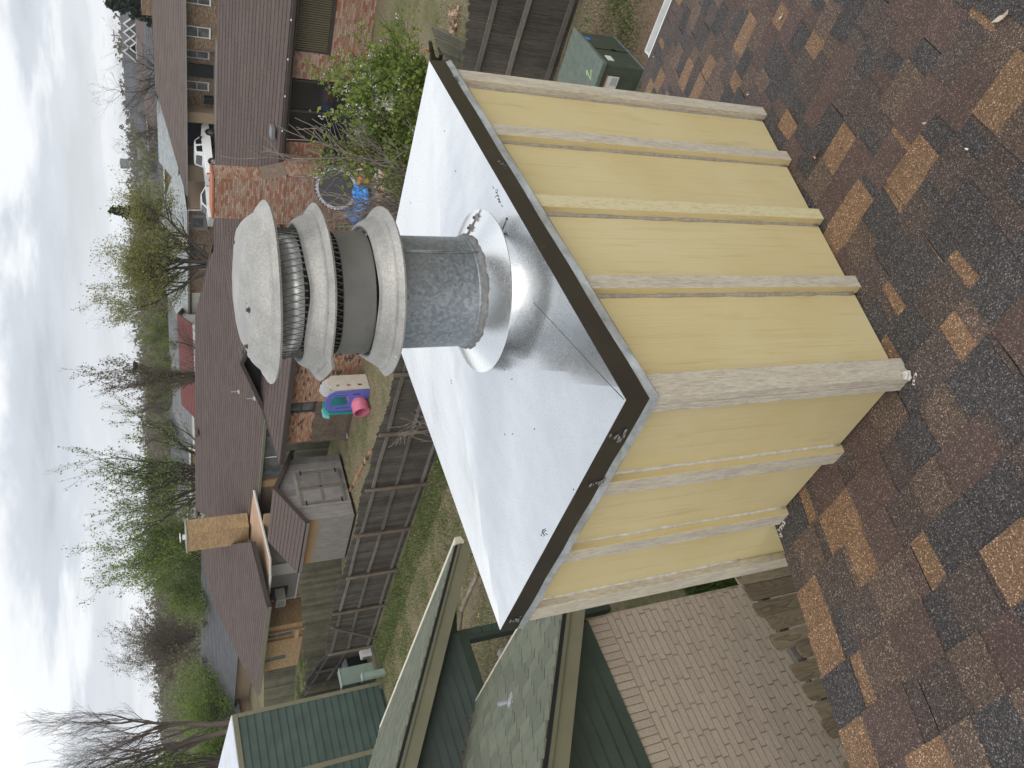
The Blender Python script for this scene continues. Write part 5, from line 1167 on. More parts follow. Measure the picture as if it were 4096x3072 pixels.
b = MB(); 
for i in range(5):
    pass
prof = [(17.0, .02), (17.95, .02), (17.95, .5), (17.6, 1.45), (17.35, 1.5), (17.0, 1.35)]
b = MB(); b.prism([(x, 20.0, z) for x, z in prof], (0, .10, 0)); b.build('side_panel', M['p_teal'], ph, bevel=.03)
b = MB(); b.prism([(16.95, 20.10, 1.30), (17.05, 20.10, 1.52), (17.4, 20.10, 1.52), (17.35, 20.10, 1.25)], (0, .16, 0)); b.build('slide_lip', M['p_teal2'], ph, bevel=.04)
b = MB(); b.box(17.15, 17.75, 19.02, 19.95, .55, .60); b.build('deck', M['p_pink'], ph, bevel=.01)
c0, c1 = Vector((17.1, 19.52, .32)), Vector((16.62, 19.62, .30)); b = MB(); ax = (c1-c0).normalized(); a_ = ax.cross(Vector((0, 0, 1))).normalized(); d_ = ax.cross(a_); nn = 32
rings = [(0, .27), (.25, .28), (.28, .31), (.72, .29), (.75, .31), (1, .31), (1, .25), (.02, .22)]
for t, r in rings:
    for k in range(nn):
        an = 2*math.pi*k/nn; q = c0.lerp(c1, t)+a_*r*math.cos(an)+d_*r*math.sin(an); b.v.append(tuple(q))
for i in range(len(rings)-1):
    for k in range(nn): b.f.append((i*nn+k, i*nn+(k+1) % nn, (i+1)*nn+(k+1) % nn, (i+1)*nn+k)); b.m.append(0)
autosmooth(b.build('crawl_tube', M['p_pink'], ph), 40)
ph.location = (17.4, 18.95, 0)

# ================================================================== CLUTTER by the brick house
tp = thing('trampoline', 'small round black trampoline with pale ruffled rim leaning on the brick wall', 'trampoline', (22.6, 13.6, 0))
c = at(1150+650/3.318, 500+840/3.318, x=21.5); n_ = Vector((-.80, -.40, .45)).normalized(); a_ = n_.cross(Vector((0, 0, 1))).normalized(); d_ = n_.cross(a_); R_ = .70
b = MB(); b.face([c+a_*R_*.86*math.cos(t*math.pi/20)+d_*R_*.86*math.sin(t*math.pi/20) for t in range(40)]); b.build('mat', M['p_black'], tp)
b = MB(); P_ = lambda an, r, h: c+a_*r*math.cos(an)+d_*r*math.sin(an)+n_*h
for k in range(72):
    a0, a1 = 2*math.pi*k/72, 2*math.pi*(k+1)/72; h = .025 if k % 2 else -.01; b.face([P_(a0, R_*.86, .01), P_(a1, R_*.86, .01), P_(a1, R_*1.02, h), P_(a0, R_*1.02, h)])
b.build('rim_cover', simple('ruffled_cover', (0.36, 0.35, 0.36), .7, 0, .3, 20), tp)
b = MB(); b.tube([P_(2*math.pi*k/32, R_*1.03, 0) for k in range(33)], .02, 6); b.build('frame', M['p_black'], tp)
for k in range(4): b = MB(); b.tube([P_(k*math.pi/2+.5, R_*1.0, 0), P_(k*math.pi/2+.5, R_*1.0, -.25)], .015, 5); b.build('leg', M['p_black'], tp)
def slab_obj(name, label, cat, pts, h, mat, bev=.03):
    b = MB(); b.prism(pts, (0, 0, h)); o = b.build(name, mat, bevel=bev); return tag(o, label, cat)
bt = thing('sandbox', 'sky blue plastic sandbox lid lying below the trampoline', 'toy', (21.4, 13.6, 0))
f4_ = lambda u, v, z: at(1150+u/3.318, 500+v/3.318, z=z)
b = MB(); b.prism([f4_(940, 750, .42), f4_(1010, 850, .42), f4_(1040, 1050, .42), f4_(960, 1180, .42), f4_(860, 1330, .42), f4_(770, 1200, .42), f4_(760, 1030, .42), f4_(800, 810, .42)], (0, 0, -.16)); b.build('shell', M['p_sky'], bt, bevel=.05)
b = MB()
for (u0, v0, u1, v1) in ((850, 860, 870, 960), (800, 1010, 860, 1060), (830, 1050, 870, 1170)):
    p, q = f4_(u0, v0, .43), f4_(u1, v1, .43); b.prism([p, Vector((q.x, p.y, .43)), q, Vector((p.x, q.y, .43))], (0, 0, .006))
b.build('cut_out', M['p_navy'], bt)
p = f4_(890, 890, .44); b = MB(); b.lathe([(.14, 0), (.13, .05), (.05, .08), (0, .085)], tuple(p), 16); b.build('knob', M['p_sky'], bt, smooth=True)
bn = thing('bench', 'orange brown wooden bench with a slatted top against the brick house', 'bench', (21.8, 12.2, 0))
p, q = f4_(960, 760, .5), f4_(890, 330, .5); e_ = (q-p).normalized(); w_ = Vector((-e_.y, e_.x, 0))
for k in range(3):
    b = MB(); o_ = w_*(k*.16-.16); b.prism([p+o_, q+o_, q+o_+w_*.13, p+o_+w_*.13], (0, 0, -.04)); b.build('slat', M['p_orange'], bn)
for t in (.08, .5, .92): b = MB(); m_ = p.lerp(q, t); b.box(m_.x-.05, m_.x+.05, m_.y-.05, m_.y+.05, 0, .46); b.build('leg', M['p_orange'], bn)
b = MB(); c_ = f4_(840, 400, .62); b.tube([c_, c_+Vector((-.1, .35, 0))], .05, 8); tag(b.build('yellow_roller', M['p_yellow'], smooth=True), 'yellow cylinder lying on the end of the orange bench', 'toy')
c_ = at(1150+590/3.318, 500+430/3.318, x=22.9); b = MB(); b.lathe([(0, 0), (.30, .02), (.34, .3), (.33, .55), (.2, .66), (0, .68)], (c_.x, c_.y, c_.z-.35), 20); b.tube([(c_.x, c_.y, 0), (c_.x, c_.y, c_.z-.3)], .04, 6); tag(b.build('barbecue', M['p_black'], smooth=True), 'black round barbecue lid in front of the brick wall', 'barbecue')
for (u, v, m_, lb, sz) in ((555, 1165, 'p_yellow', 'yellow plastic toy beside the trampoline foot', .14), (600, 1160, 'p_orange', 'orange plastic toy next to the yellow one', .15), (620, 1080, 'p_red', 'small red toy between trampoline and orange toy', .09), (560, 1260, 'p_navy', 'blue toy bag near the green bar', .2), (740, 1200, 'metal_grey', 'grey plastic tub below the blue sandbox', .2)):
    c_ = at(1150+u/3.318, 500+v/3.318, z=.45); b = MB(); b.lathe([(sz*.7, -.42), (sz, -.2), (sz*.9, -.02), (sz*.5, .04), (0, .05)], tuple(c_), 9, fn=lambda an, r, z: (r*.2*math.sin(2*an), 0)); tag(b.build('toy', M[m_], smooth=True), lb, 'toy')
p, q = f4_(480, 1300, .6), f4_(690, 1350, .6); b = MB(); b.tube([p, q], .05, 6); b.tube([p, p-Vector((0, 0, .6))], .04, 5); b.tube([q, q-Vector((0, 0, .6))], .04, 5); tag(b.build('toy', M['p_green']), 'green plastic bar standing beside the chimney base', 'toy')
b = MB(); b.box(19.8, 23.3, 9.2, 15.5, -.02, .035); struct(b.build('patio', M['concrete']))
b = MB(); rr = random.Random(17)
for i in range(40):
    yy = 9.3+i*.16; 
    for k in range(2): b.box(19.5+k*.13+rr.uniform(-.02, .02), 19.61+k*.13, yy, yy+.14, 0, .09+rr.uniform(0, .03))
tag(b.build('brick_edging', M['brick_pink']), 'row of loose pink bricks edging the patio of the brick house', 'edging')
b = MB()
for i in range(30):
    yy = 20.3+i*.16; b.box(15.7+i*.045, 15.8+i*.045, yy, yy+.13, 0, .07+rr.uniform(0, .03))
tag(b.build('brick_edging', M['brick_pink']), 'curved row of bricks on the grass leading to the shed', 'edging')
# ================================================================== TREES
import numpy as np
def mesh_np(name, V, F, mat, smooth=False):
    me = bpy.data.meshes.new(name); V = np.asarray(V, dtype=np.float32); F = np.asarray(F, dtype=np.int32); k = F.shape[1]
    me.vertices.add(len(V)); me.vertices.foreach_set('co', V.ravel()); me.loops.add(F.size); me.loops.foreach_set('vertex_index', F.ravel())
    me.polygons.add(len(F)); me.polygons.foreach_set('loop_start', np.arange(0, F.size, k, dtype=np.int32)); me.polygons.foreach_set('loop_total', np.full(len(F), k, dtype=np.int32))
    if smooth: me.polygons.foreach_set('use_smooth', np.ones(len(F), dtype=bool))
    me.materials.append(mat); me.update(calc_edges=True); me.validate(); return me
def seg_mesh(name, segs, mat, n=4):
    A = np.array(segs, dtype=np.float64); p0, p1, r0, r1 = A[:, 0:3], A[:, 3:6], A[:, 6:7], A[:, 7:8]
    d = p1-p0; d /= np.maximum(np.linalg.norm(d, axis=1, keepdims=True), 1e-9); up = np.tile([.31, .2, .93], (len(A), 1)); a = np.cross(d, up); m = np.linalg.norm(a, axis=1) < .15
    a[m] = np.cross(d[m], [1, 0, 0]); a /= np.linalg.norm(a, axis=1, keepdims=True); c = np.cross(d, a); V = []
    for (p, r) in ((p0-d*r0*.3, r0), (p1+d*r1*.3, r1)):
        for k in range(n): an = 2*math.pi*k/n; V.append(p+a*r*math.cos(an)+c*r*math.sin(an))
    V = np.stack(V, 1).reshape(-1, 3); base = np.arange(len(A))*(2*n); F = []
    for k in range(n): F.append(np.stack([base+k, base+(k+1) % n, base+n+(k+1) % n, base+n+k], 1))
    return mesh_np(name, V, np.concatenate(F), mat, n > 3)
def leaf_mesh(name, pts, size, mat, rng, jitter=.3, per=1, aspect=1.5, droop=0.0):
    P = np.repeat(np.array(pts, dtype=np.float64), per, axis=0); P += rng.normal(0, jitter, P.shape)
    N_ = len(P); u = rng.normal(0, 1, (N_, 3)); u[:, 2] -= droop; u /= np.linalg.norm(u, axis=1, keepdims=True); w = np.cross(u, rng.normal(0, 1, (N_, 3))); w /= np.maximum(np.linalg.norm(w, axis=1, keepdims=True), 1e-6)
    s = size*rng.uniform(.6, 1.25, (N_, 1)); u *= s*.5*aspect; w *= s*.5
    nrm = np.cross(u, w)/np.maximum(s, 1e-6)*.5
    V = np.stack([P-u, P+w*.9+nrm, P+u, P-w*.9+nrm], 1).reshape(-1, 3); b = np.arange(N_)*4; F = np.stack([b, b+1, b+2, b+3], 1); return mesh_np(name, V, F, mat)
def grow(rnd, H, stems=1, levels=4, kids=(7, 6, 5, 4), spread=.55, upward=.25, trunk=.25, r0=.16, lenf=.55, wob=.16, droop=0, lean=(0, 0), taper=.62, start=.25, crook=1.0):
    segs, tips = [], []
    def br(p, d, L_, r, lv):
        n = 5 if lv < 2 else 4 if lv == 2 else 3; pts = [p]; rr_ = [r]; q = Vector(p); dd = Vector(d)
        for i in range(n):
            up_ = upward if lv else .05
            dd = (dd+Vector((rnd.gauss(0, wob*crook), rnd.gauss(0, wob*crook), rnd.gauss(0, wob*.6)+up_*.35-(droop*.3*(lv >= 2))))).normalized()
            q2 = q+dd*(L_/n); ra = r*(1-(1-taper*.45)*i/n); rb = r*(1-(1-taper*.45)*(i+1)/n)
            if lv == levels: ra *= 1-.6*i/n; rb *= 1-.7*(i+1)/n
            segs.append((*q, *q2, max(ra, .004), max(rb, .003))); q = q2; pts.append(q.copy()); rr_.append(rb)
            if lv >= levels-1: tips.append(tuple(q))
        if lv >= levels: return
        nk = kids[min(lv, len(kids)-1)]; nk = max(2, int(nk+rnd.uniform(-1, 1)))
        for k in range(nk):
            t = start+(1-start)*(k+rnd.random())/nk if lv == 0 else .18+.82*(k+rnd.random())/nk; i = min(n-1, int(t*n)); f = t*n-i; pp = pts[i].lerp(pts[i+1], f); ax = (pts[i+1]-pts[i]).normalized()
            az = rnd.uniform(0, 6.283); sp = spread*rnd.uniform(.7, 1.3)*(1.0 if lv else 1.1); o = ax.orthogonal().normalized(); o.rotate(Matrix.Rotation(az, 3, ax)); nd = (ax*math.cos(sp)+o*math.sin(sp)).normalized()
            br(pp, nd, L_*lenf*rnd.uniform(.7, 1.15)*(1.15-.45*t if lv == 0 else 1), min(rr_[i], r)*.52*rnd.uniform(.8, 1.1), lv+1)
        br(pts[-1], dd, L_*lenf*rnd.uniform(.8, 1.1), rr_[-1]*.9, lv+1)
    if stems == 1: br(Vector((0, 0, 0)), Vector((lean[0], lean[1], 1)).normalized(), H*.62, r0, 0)
    else:
        for k in range(stems):
            a = 2*math.pi*k/stems+rnd.uniform(-.4, .4); s_ = rnd.uniform(.10, .42); br(Vector((.12*math.cos(a), .12*math.sin(a), 0)), Vector((math.cos(a)*s_+lean[0], math.sin(a)*s_+lean[1], 1)).normalized(), H*.60*rnd.uniform(.75, 1.1), r0*rnd.uniform(.6, 1), 0)
    zs = max(t[2] for t in tips); f = H/zs
    segs = [tuple(c*f for c in s) for s in segs]; tips = [tuple(c*f for c in t) for t in tips]
    hi = [t for t in tips if t[2] > .5*H]; mz = sum(t[2] for t in hi)/len(hi); kx = sum(t[0] for t in hi)/len(hi)/mz-lean[0]; ky = sum(t[1] for t in hi)/len(hi)/mz-lean[1]
    segs = [(a-kx*c, b_-ky*c, c, d-kx*f_, e-ky*f_, f_, g1, g2) for a, b_, c, d, e, f_, g1, g2 in segs]; tips = [(a-kx*c, b_-ky*c, c) for a, b_, c in tips]
    return segs, tips
PROTO = {}
def tree(name, label, cat, base, H, key, rot=0, bark_='bark', leafm=None, lsize=.16, per=1, jit=.12, frac=1.0, group=None, seed=0, width=1.0, ldrop=0, zmin=0, **kw):
    if key not in PROTO:
        rnd = random.Random(seed); H0 = 10.0; segs, tips = grow(rnd, H0, **kw); me = seg_mesh('trunk', segs, M[bark_], 4); lm = None
        if leafm:
            rg = np.random.default_rng(seed); T = [t for t in tips if rnd.random() < frac and t[2] > zmin]; lm = leaf_mesh('crown', T, lsize*10/H, M[leafm], rg, jit*10/H, per, droop=ldrop)
        PROTO[key] = (me, lm)
    me, lm = PROTO[key]; t = thing(name, label, cat, base, group); t.rotation_euler = (0, 0, rot); s = H*1.13/10.0; t.scale = (s*width, s*width, s)
    o = bpy.data.objects.new('trunk', me); COL.objects.link(o); o.parent = t
    if lm: o = bpy.data.objects.new('crown', lm); COL.objects.link(o); o.parent = t
    return t
def conifer(name, label, base, H, R, seed=1, n=9000, group=None):
    t = thing(name, label, 'tree', base, group); rg = np.random.default_rng(seed); rnd = random.Random(seed); segs = [(0, 0, 0, 0, 0, H*.97, .16, .02)]; pts = []
    for i in range(150):
        z = H*(.06+.92*(i/150)**.9); r = R*(1-z/H)**.8*rnd.uniform(.55, 1.15)+.1; a = rnd.uniform(0, 6.283); dz = -.12*r+rnd.uniform(-.1, .25); e = (r*math.cos(a), r*math.sin(a), z+dz); segs.append((0, 0, z, *e, .03, .008))
        for k in range(int(n/150*(.35+.9*r/R))): f = rnd.random()**.7; pts.append((e[0]*f+rnd.gauss(0, .10*R*.3), e[1]*f+rnd.gauss(0, .10*R*.3), z+dz*f+rnd.gauss(0, .10)))
    o = bpy.data.objects.new('trunk', seg_mesh('trunk', segs, M['bark'])); COL.objects.link(o); o.parent = t
    o = bpy.data.objects.new('crown', leaf_mesh('crown', pts, .20, M['l_con'], rg, .05, 1, 2.0)); COL.objects.link(o); o.parent = t; return t
def B_(px, py, x, z=0):
    p = at(px, py, x=x); return Vector((p.x, p.y, z))
def Ht(px, py, x): return at(px, py, x=x).z

# near leafy pear tree and bare tree just beyond the fence
pb_ = B_(1660, 470, 12.9)
rnd = random.Random(5)
segs, tips = grow(rnd, 4.05, stems=5, levels=4, kids=(6, 5, 5, 4), spread=.6, upward=.2, r0=.075, lenf=.55, start=.3)
pt = thing('pear_tree', 'leafy green pear tree with white blossom growing beyond the far corner of the chimney cap', 'tree', (pb_.x, pb_.y, 0))
segs = [(a*1.12, b_*1.2, c, d*1.12, e*1.2, f, g1, g2) for a, b_, c, d, e, f, g1, g2 in segs]; tips = [(a*1.12, b_*1.2, c) for a, b_, c in tips]
o = bpy.data.objects.new('trunk', seg_mesh('trunk', segs, M['bark'], 6)); COL.objects.link(o); o.parent = pt
rg = np.random.default_rng(5); T = [t for t in tips if t[2] > .9]
T1 = [T[i] for i in rg.choice(len(T), min(len(T), 7000), replace=False)]
o = bpy.data.objects.new('crown', leaf_mesh('crown', T1, .07, M['l_pear'], rg, .07, 2, 1.35)); COL.objects.link(o); o.parent = pt
Tb = [t for t in T if (t[2] > 2.6 and rnd.random() < .035) or rnd.random() < .004]; o = bpy.data.objects.new('blossom', leaf_mesh('blossom', Tb, .035, M['l_white'], rg, .035, 7, 1.0)); COL.objects.link(o); o.parent = pt
def bare(name, label, base, H, seed, leanv, **kw):
    rnd = random.Random(seed); segs, tips = grow(rnd, H, lean=leanv, **kw); t = thing(name, label, 'tree', base); segs = [(*q[:6], max(q[6]*1.3, .008), max(q[7]*1.3, .006)) for q in segs]; o = bpy.data.objects.new('trunk', seg_mesh('trunk', segs, M['bark_grey'], 5)); COL.objects.link(o); o.parent = t; return t
bb = B_(1750, 800, 12.2)
bare('bare_tree', 'slender leafless grey tree rising between the pear tree and the chimney cap', (bb.x, bb.y, 0), 5.55, 14, (.02, -.02), stems=4, levels=3, kids=(6, 5, 4), spread=.58, upward=.30, r0=.11, lenf=.6, wob=.13, start=.25)
bb = B_(1800, 830, 11.9)
bare('bare_sapling', 'small leafless sapling leaning beside the pipe in front of the brick chimney', (bb.x, bb.y, 0), 2.9, 8, (.05, .08), stems=3, levels=3, kids=(5, 4, 3), spread=.6, upward=.2, r0=.05, lenf=.55)
bb = B_(1850, 1700, 10.2)
bare('bare_shrub', 'leafless shrub with curling twigs in front of the fence left of the pipe', (bb.x, bb.y, 0), 2.2, 23, (-.05, -.1), stems=4, levels=2, kids=(4, 3, 3), spread=.6, upward=.25, r0=.03, lenf=.55, wob=.22)

# middle-distance trees
big_leafy = dict(levels=4, kids=(8, 6, 5, 5), spread=.6, upward=.22, lenf=.56)
x_ = 58; b0 = B_(835, 1050, x_); tree('elm_tree', 'large elm with yellow-green spring leaves and forked dark trunk before the pale grey roof', 'tree', b0, Ht(365, 1080, x_), 'elm', .4, leafm='l_yel', lsize=.095, per=2, jit=.20, frac=.36, seed=3, stems=6, bark_='bark', width=1.12, ldrop=.3, zmin=2.5, levels=4, kids=(8, 6, 5, 4), spread=.55, upward=.22, r0=.30, lenf=.56, start=.4)
x_ = 40; b0 = B_(786, 1505, x_); tree('nest_tree', 'sparse dark tree with a bird nest and tiny buds standing behind the ridge', 'tree', b0, Ht(332, 1500, x_), 'nest', 1.0, leafm='l_bud', lsize=.10, per=1, jit=.08, frac=.5, seed=9, stems=2, width=.82, levels=4, kids=(7, 6, 5, 4), spread=.42, upward=.42, r0=.2, lenf=.56, start=.35)
p = at(540, 1462, x=x_-.1); b = MB(); b.lathe([(0, -.2), (.22, -.1), (.28, .08), (.15, .12), (0, .1)], tuple(p), 9, fn=lambda an, r, z: (r*.2*math.sin(5*an), 0)); tag(b.build('bird_nest', M['bark']), 'dark bird nest high in the sparse tree', 'nest')
x_ = 40; b0 = B_(783, 1920, x_); tree('multi_stem_tree', 'wide multi-stemmed tree with small bright green leaves above the middle of the brown ridge', 'tree', b0, Ht(262, 1880, x_), 'multi', 2.0, leafm='l_grn', lsize=.12, per=1, jit=.10, frac=.22, seed=13, stems=8, width=1.05, levels=4, kids=(6, 5, 4, 4), spread=.42, upward=.34, r0=.24, lenf=.54, start=.35)
x_ = 39; b0 = B_(790, 2190, x_); tree('bright_tree', 'dense bright green tree rising behind the golden brick chimney', 'tree', b0, Ht(352, 2160, x_), 'bright', .7, leafm='l_brt', lsize=.11, per=2, jit=.16, frac=.24, seed=17, stems=6, width=.95, zmin=1.5, levels=4, kids=(7, 6, 5, 4), spread=.45, upward=.3, r0=.16, lenf=.55)
x_ = 46; b0 = B_(800, 2545, x_); tree('bare_maple', 'broad reddish brown tree with buds only above the slate roof', 'tree', b0, Ht(440, 2520, x_), 'maple', .2, bark_='bark_red', leafm='l_bud', lsize=.09, per=1, jit=.08, frac=.5, seed=19, stems=4, width=1.25, levels=4, kids=(8, 7, 6, 5), spread=.5, upward=.3, r0=.17, lenf=.56)
x_ = 25; b0 = B_(1000, 2885, x_); tree('bare_tree', 'tallest leafless tree whose fine twigs reach the top of the picture at the left', 'tree', b0, Ht(25, 2900, x_)*1.15, 'tall', 1.1, bark_='bark_red', leafm='l_bud', lsize=.05, per=1, jit=.05, frac=.25, seed=41, stems=2, width=.85, levels=4, kids=(9, 6, 5, 4), spread=.46, upward=.40, r0=.21, lenf=.56, start=.3)
x_ = 22; b0 = B_(1000, 3040, x_); tree('edge_tree', 'half-bare tree with scattered green leaves at the left border of the picture', 'tree', b0, Ht(10, 3060, x_), 'multi', .5, width=.6)
x_ = 32; b0 = B_(960, 2780, x_); tree('young_tree', 'low yellow-green bush-like tree in front of the brown roofs at the left', 'tree', b0, Ht(655, 2770, x_), 'bush', .9, leafm='l_brt', lsize=.11, per=2, jit=.25, frac=.6, seed=33, stems=6, width=1.25, levels=3, kids=(8, 7, 6), spread=.75, upward=.1, r0=.09, lenf=.6)
x_ = 27; b0 = B_(1000, 2960, x_); tree('young_tree', 'yellow-green leaning tree between the two leafless trees at the left border', 'tree', b0, Ht(700, 2950, x_), 'bush', 2.9, width=1.2)
x_ = 78; b0 = B_(700, 350, x_); tree('bare_oak', 'dark leafless oak forking above the far brown roof', 'tree', b0, Ht(408, 390, x_), 'oak', .5, seed=37, stems=2, width=1.15, levels=4, kids=(6, 6, 5, 4), spread=.62, upward=.12, r0=.26, lenf=.56, wob=.24, start=.35, leafm='l_bud', lsize=.05, frac=.1)
x_ = 86; b0 = B_(700, 560, x_); tree('bare_oak', 'leafless spreading tree beside the pale grey roof peak', 'tree', b0, Ht(485, 580, x_), 'oak', 2.4, width=1.3)
x_ = 47; b0 = B_(790, 1400, x_); tree('leaning_tree', 'small dark leaning tree in front of the red gabled roof', 'tree', b0, Ht(640, 1400, x_), 'oak', 4.1, width=1.4)
x_ = 90; b0 = B_(640, 1330, x_); tree('small_tree', 'small round green tree poking above the far tree line', 'tree', b0, Ht(520, 1350, x_), 'bright', 1.7, width=.7)
x_ = 72; b0 = B_(720, 1660, x_); tree('budding_tree', 'thin budding tree right of the wide multi-stemmed tree', 'tree', b0, Ht(520, 1650, x_), 'nest', 3.0, width=1.3)
x_ = 38; b0 = B_(800, 2330, x_); tree('green_shrub_tree', 'green tree filling the gap left of the golden chimney', 'tree', b0, Ht(560, 2330, x_), 'bright', 3.3, width=1.2)
p = B_(640, 40, 84); conifer('conifer', 'dark green conifer at the right edge behind the far brown roof', p, Ht(425, 40, 84), 2.9, 1, 16000)
p = B_(640, 850, 80); conifer('spruce', 'dark spruce with drooping limbs behind the pale grey roof', p, Ht(432, 840, 80), 2.3, 2, 9000)
# rows of small trees scattered between the far houses
rt = random.Random(77); kk = 0
PHR = ['right of the white dormers', 'above the porch of the far house', 'above the white pickup', 'by the cell tower', 'behind the spruce', 'left of the elm near the grey roof', 'above the large grey roof', 'behind the red gabled roof', 'right of the nest tree trunk', 'left of the nest tree', 'over the blue grey roof', "among the wide tree's stems", 'right of the golden chimney', 'just left of the golden chimney top', 'right of the turbine vents', 'above the two turbine vents', "above the slate roof's left end", 'behind the young yellow-green tree', 'between the two leafless trees', 'at the left border', 'far behind the young tree', 'right of the small round tree', 'in the gap beside the wide tree', 'behind the golden chimney', 'far above the slate roof', "behind the elm's right side", 'behind the middle of the elm', "behind the elm's left side", 'over the grey green roof', 'before the nest tree', "above the nest tree's left roof", 'beside the blue grey roof', 'left of the bright tree', 'in front of the large grey roof']
for (px, py, x_) in [(575, 300, 150), (590, 520, 130), (600, 640, 120), (565, 700, 170), (585, 800, 150), (620, 1180, 100), (640, 1260, 95), (640, 1440, 100), (650, 1560, 88), (660, 1760, 100), (665, 1850, 110), (670, 1990, 95), (690, 2080, 80), (675, 2150, 90), (700, 2420, 80), (700, 2500, 90), (700, 2620, 75), (720, 2700, 70), (720, 2850, 60), (740, 3000, 50), (700, 2950, 75), (640, 1350, 130), (655, 1650, 130), (670, 2250, 110), (690, 2560, 110), (560, 930, 160), (575, 1000, 150), (600, 1100, 140), (700, 2780, 90), (640, 1480, 75), (660, 1600, 110), (655, 1720, 85), (690, 2330, 85), (640, 1140, 85)]:
    key = rt.choice(['nest', 'maple', 'maple', 'elm', 'bright', 'oak', 'multi']); b0 = B_(px, py, x_); hh = rt.uniform(5.5, 8.0); kk += 1
    lab = {'nest': 'thin budding', 'maple': 'twiggy reddish brown', 'elm': 'hazy yellow-green', 'bright': 'rounded green', 'oak': 'dark leafless', 'multi': 'sparse green'}[key]+' tree '+PHR[kk-1]
    tree('neighbourhood_tree', lab, 'tree', b0, hh, key, rt.uniform(0, 6), group='small trees scattered between the far houses', width=rt.uniform(1.0, 1.5))
# far-off woods, ring of crowns
def woods(name, n, r0, r1, a0, a1, mat, seed, hmin, hmax, sz):
    rg = np.random.default_rng(seed); pts = []
    for i in range(n):
        a = rg.uniform(a0, a1); r = rg.uniform(r0, r1); h = rg.uniform(hmin, hmax); w = h*rg.uniform(.35, .6); cx_, cy_ = CAM.x+r*math.cos(a), CAM.y+r*math.sin(a); zb = gz(cx_, 0) if cx_ > 120 else 0; m = 80
        q = rg.normal(0, 1, (m, 3)); q /= np.linalg.norm(q, axis=1, keepdims=True); q *= rg.uniform(.5, 1, (m, 1)); pts.append(q*[w, w, h*.5]+[cx_, cy_, zb+h*.52])
    P = np.concatenate(pts); o = bpy.data.objects.new(name, leaf_mesh(name, P, sz, M[mat], rg, .2, 1, 1.3)); COL.objects.link(o); o['kind'] = 'stuff'; o['label'] = 'far-off mass of trees along the horizon'; return o
woods('far_woods', 2600, 260, 900, rad(0), rad(100), 'l_far1', 5, 7, 12, 1.15); woods('far_green_woods', 700, 200, 800, rad(0), rad(100), 'l_far2', 6, 6, 10, 1.1)
woods('near_woods', 900, 125, 260, rad(35), rad(100), 'l_far1', 7, 6, 9, .5); woods('near_green_woods', 150, 115, 240, rad(30), rad(100), 'l_far2', 8, 4, 7, .5)

# ================================================================== HOUSES ACROSS THE ROAD
def rect_roof_house(name, label, x0, x1, y0, y1, ez, rz, sm, wall, hip=0, oh=.4, ex=.3, joined=True, ground=0):
    t = thing(name, label, 'house', ((x0+x1)/2, (y0+y1)/2, ground)); xm = (x0+x1)/2; sl = (rz-ez)/(xm-x0+oh)
    for sg, xe in ((-1, x0-oh), (1, x1+oh)):
        pl = Plane((xe, 0, ez), (0, 1, 0), sl, (sg, 0, 0)); shingled(pl, [(xe, y0-oh, ez), (xe, y1+oh, ez), (xm, y1+oh-hip, rz), (xm, y0-oh+hip, rz)], ex, 1.0, M[sm], t, M['dark_trim'], th=.02, thick=.08)
    if hip:
        for sg, ye in ((-1, y0-oh), (1, y1+oh)):
            pl = Plane((0, ye, ez), (1, 0, 0), (rz-ez)/hip, (0, sg, 0)); shingled(pl, [(x0-oh, ye, ez), (x1+oh, ye, ez), (xm, ye-sg*hip, rz)], ex, 1.0, M[sm], t, M['dark_trim'], th=.02, thick=.08)
    b = MB(); b.box(x0, x1, y0, y1, ground, ez)
    if not hip: b.prism([(x0, y0, ez), (x1, y0, ez), (xm, y0, rz-.25)], (0, y1-y0, 0))
    b.build('wall', M[wall], t); b = MB(); b.box(x0-oh-.06, x0-oh, y0-oh, y1+oh, ez-.16, ez+.0); b.build('fascia', M['grey_siding'], t); return t
hB = rect_roof_house('house', 'long brown roofed brick house across the road with a dark open carport', 67.5, 76.5, 8, 43.0, 2.6, 4.75, 'sh_brown2', 'mortar_red', hip=8, oh=.8)
for o in list(hB.children):
    if o.name.startswith('wall'): bpy.data.objects.remove(o)
b = MB(); b.box(72, 76.5, 8, 44.3, 0, 2.6); b.box(67.6, 72, 8, 8.2, 0, 2.6); b.build('wall', M['brick_brown'], hB)
brickwork((67.9, 8.0, 0), (0, 1, 0), 22.2, 0, 2.6, (-1, 0, 0), hB, M['brick_brown'], M['mortar_gold'], bl=.22, ch_=.09, seed=101, holes=[(20.2, 21.1, .6, 2.4), (17.3, 18.4, .6, 2.4)], wall_name='brick_wall')
brickwork((69.2, 30.2, 0), (0, 1, 0), 6.0, 0, 2.6, (-1, 0, 0), hB, M['brick_brown'], M['mortar_gold'], bl=.22, ch_=.09, seed=102, wall_name='brick_wall')
for q in ((67.9, 69.9, 35.9, 36.9), (67.9, 69.6, 41.3, 43.0), (67.9, 69.2, 29.9, 30.2)): MB().box(*q, 0, 2.6).build('brick_pier', M['brick_brown'], hB)
b = MB(); b.box(71.5, 71.6, 36.9, 41.3, 0, 2.6); b.build('garage_shade_panel', M['p_black'], hB)  # flat black panel in the open bay, shade put into its colour
for y0, y1 in ((28.2, 29.1), (25.3, 26.4)): win(67.8, y0, y1, .55, 2.42, hB, M['white'], M['glass'], muntin=1, fr=.07)
for y0, y1 in ((30.8, 31.5), (33.6, 34.4)): win(69.1, y0, y1, .5, 2.4, hB, M['white'], M['glass'], muntin=1, fr=.07)
b = MB(); b.box(69.05, 69.19, 32.0, 33.15, .05, 2.35); b.build('door', M['p_black'], hB)
b = MB(); b.box(66.3, 69.2, 29, 36.5, .0, .1); b.build('porch_slab', M['concrete'], hB)
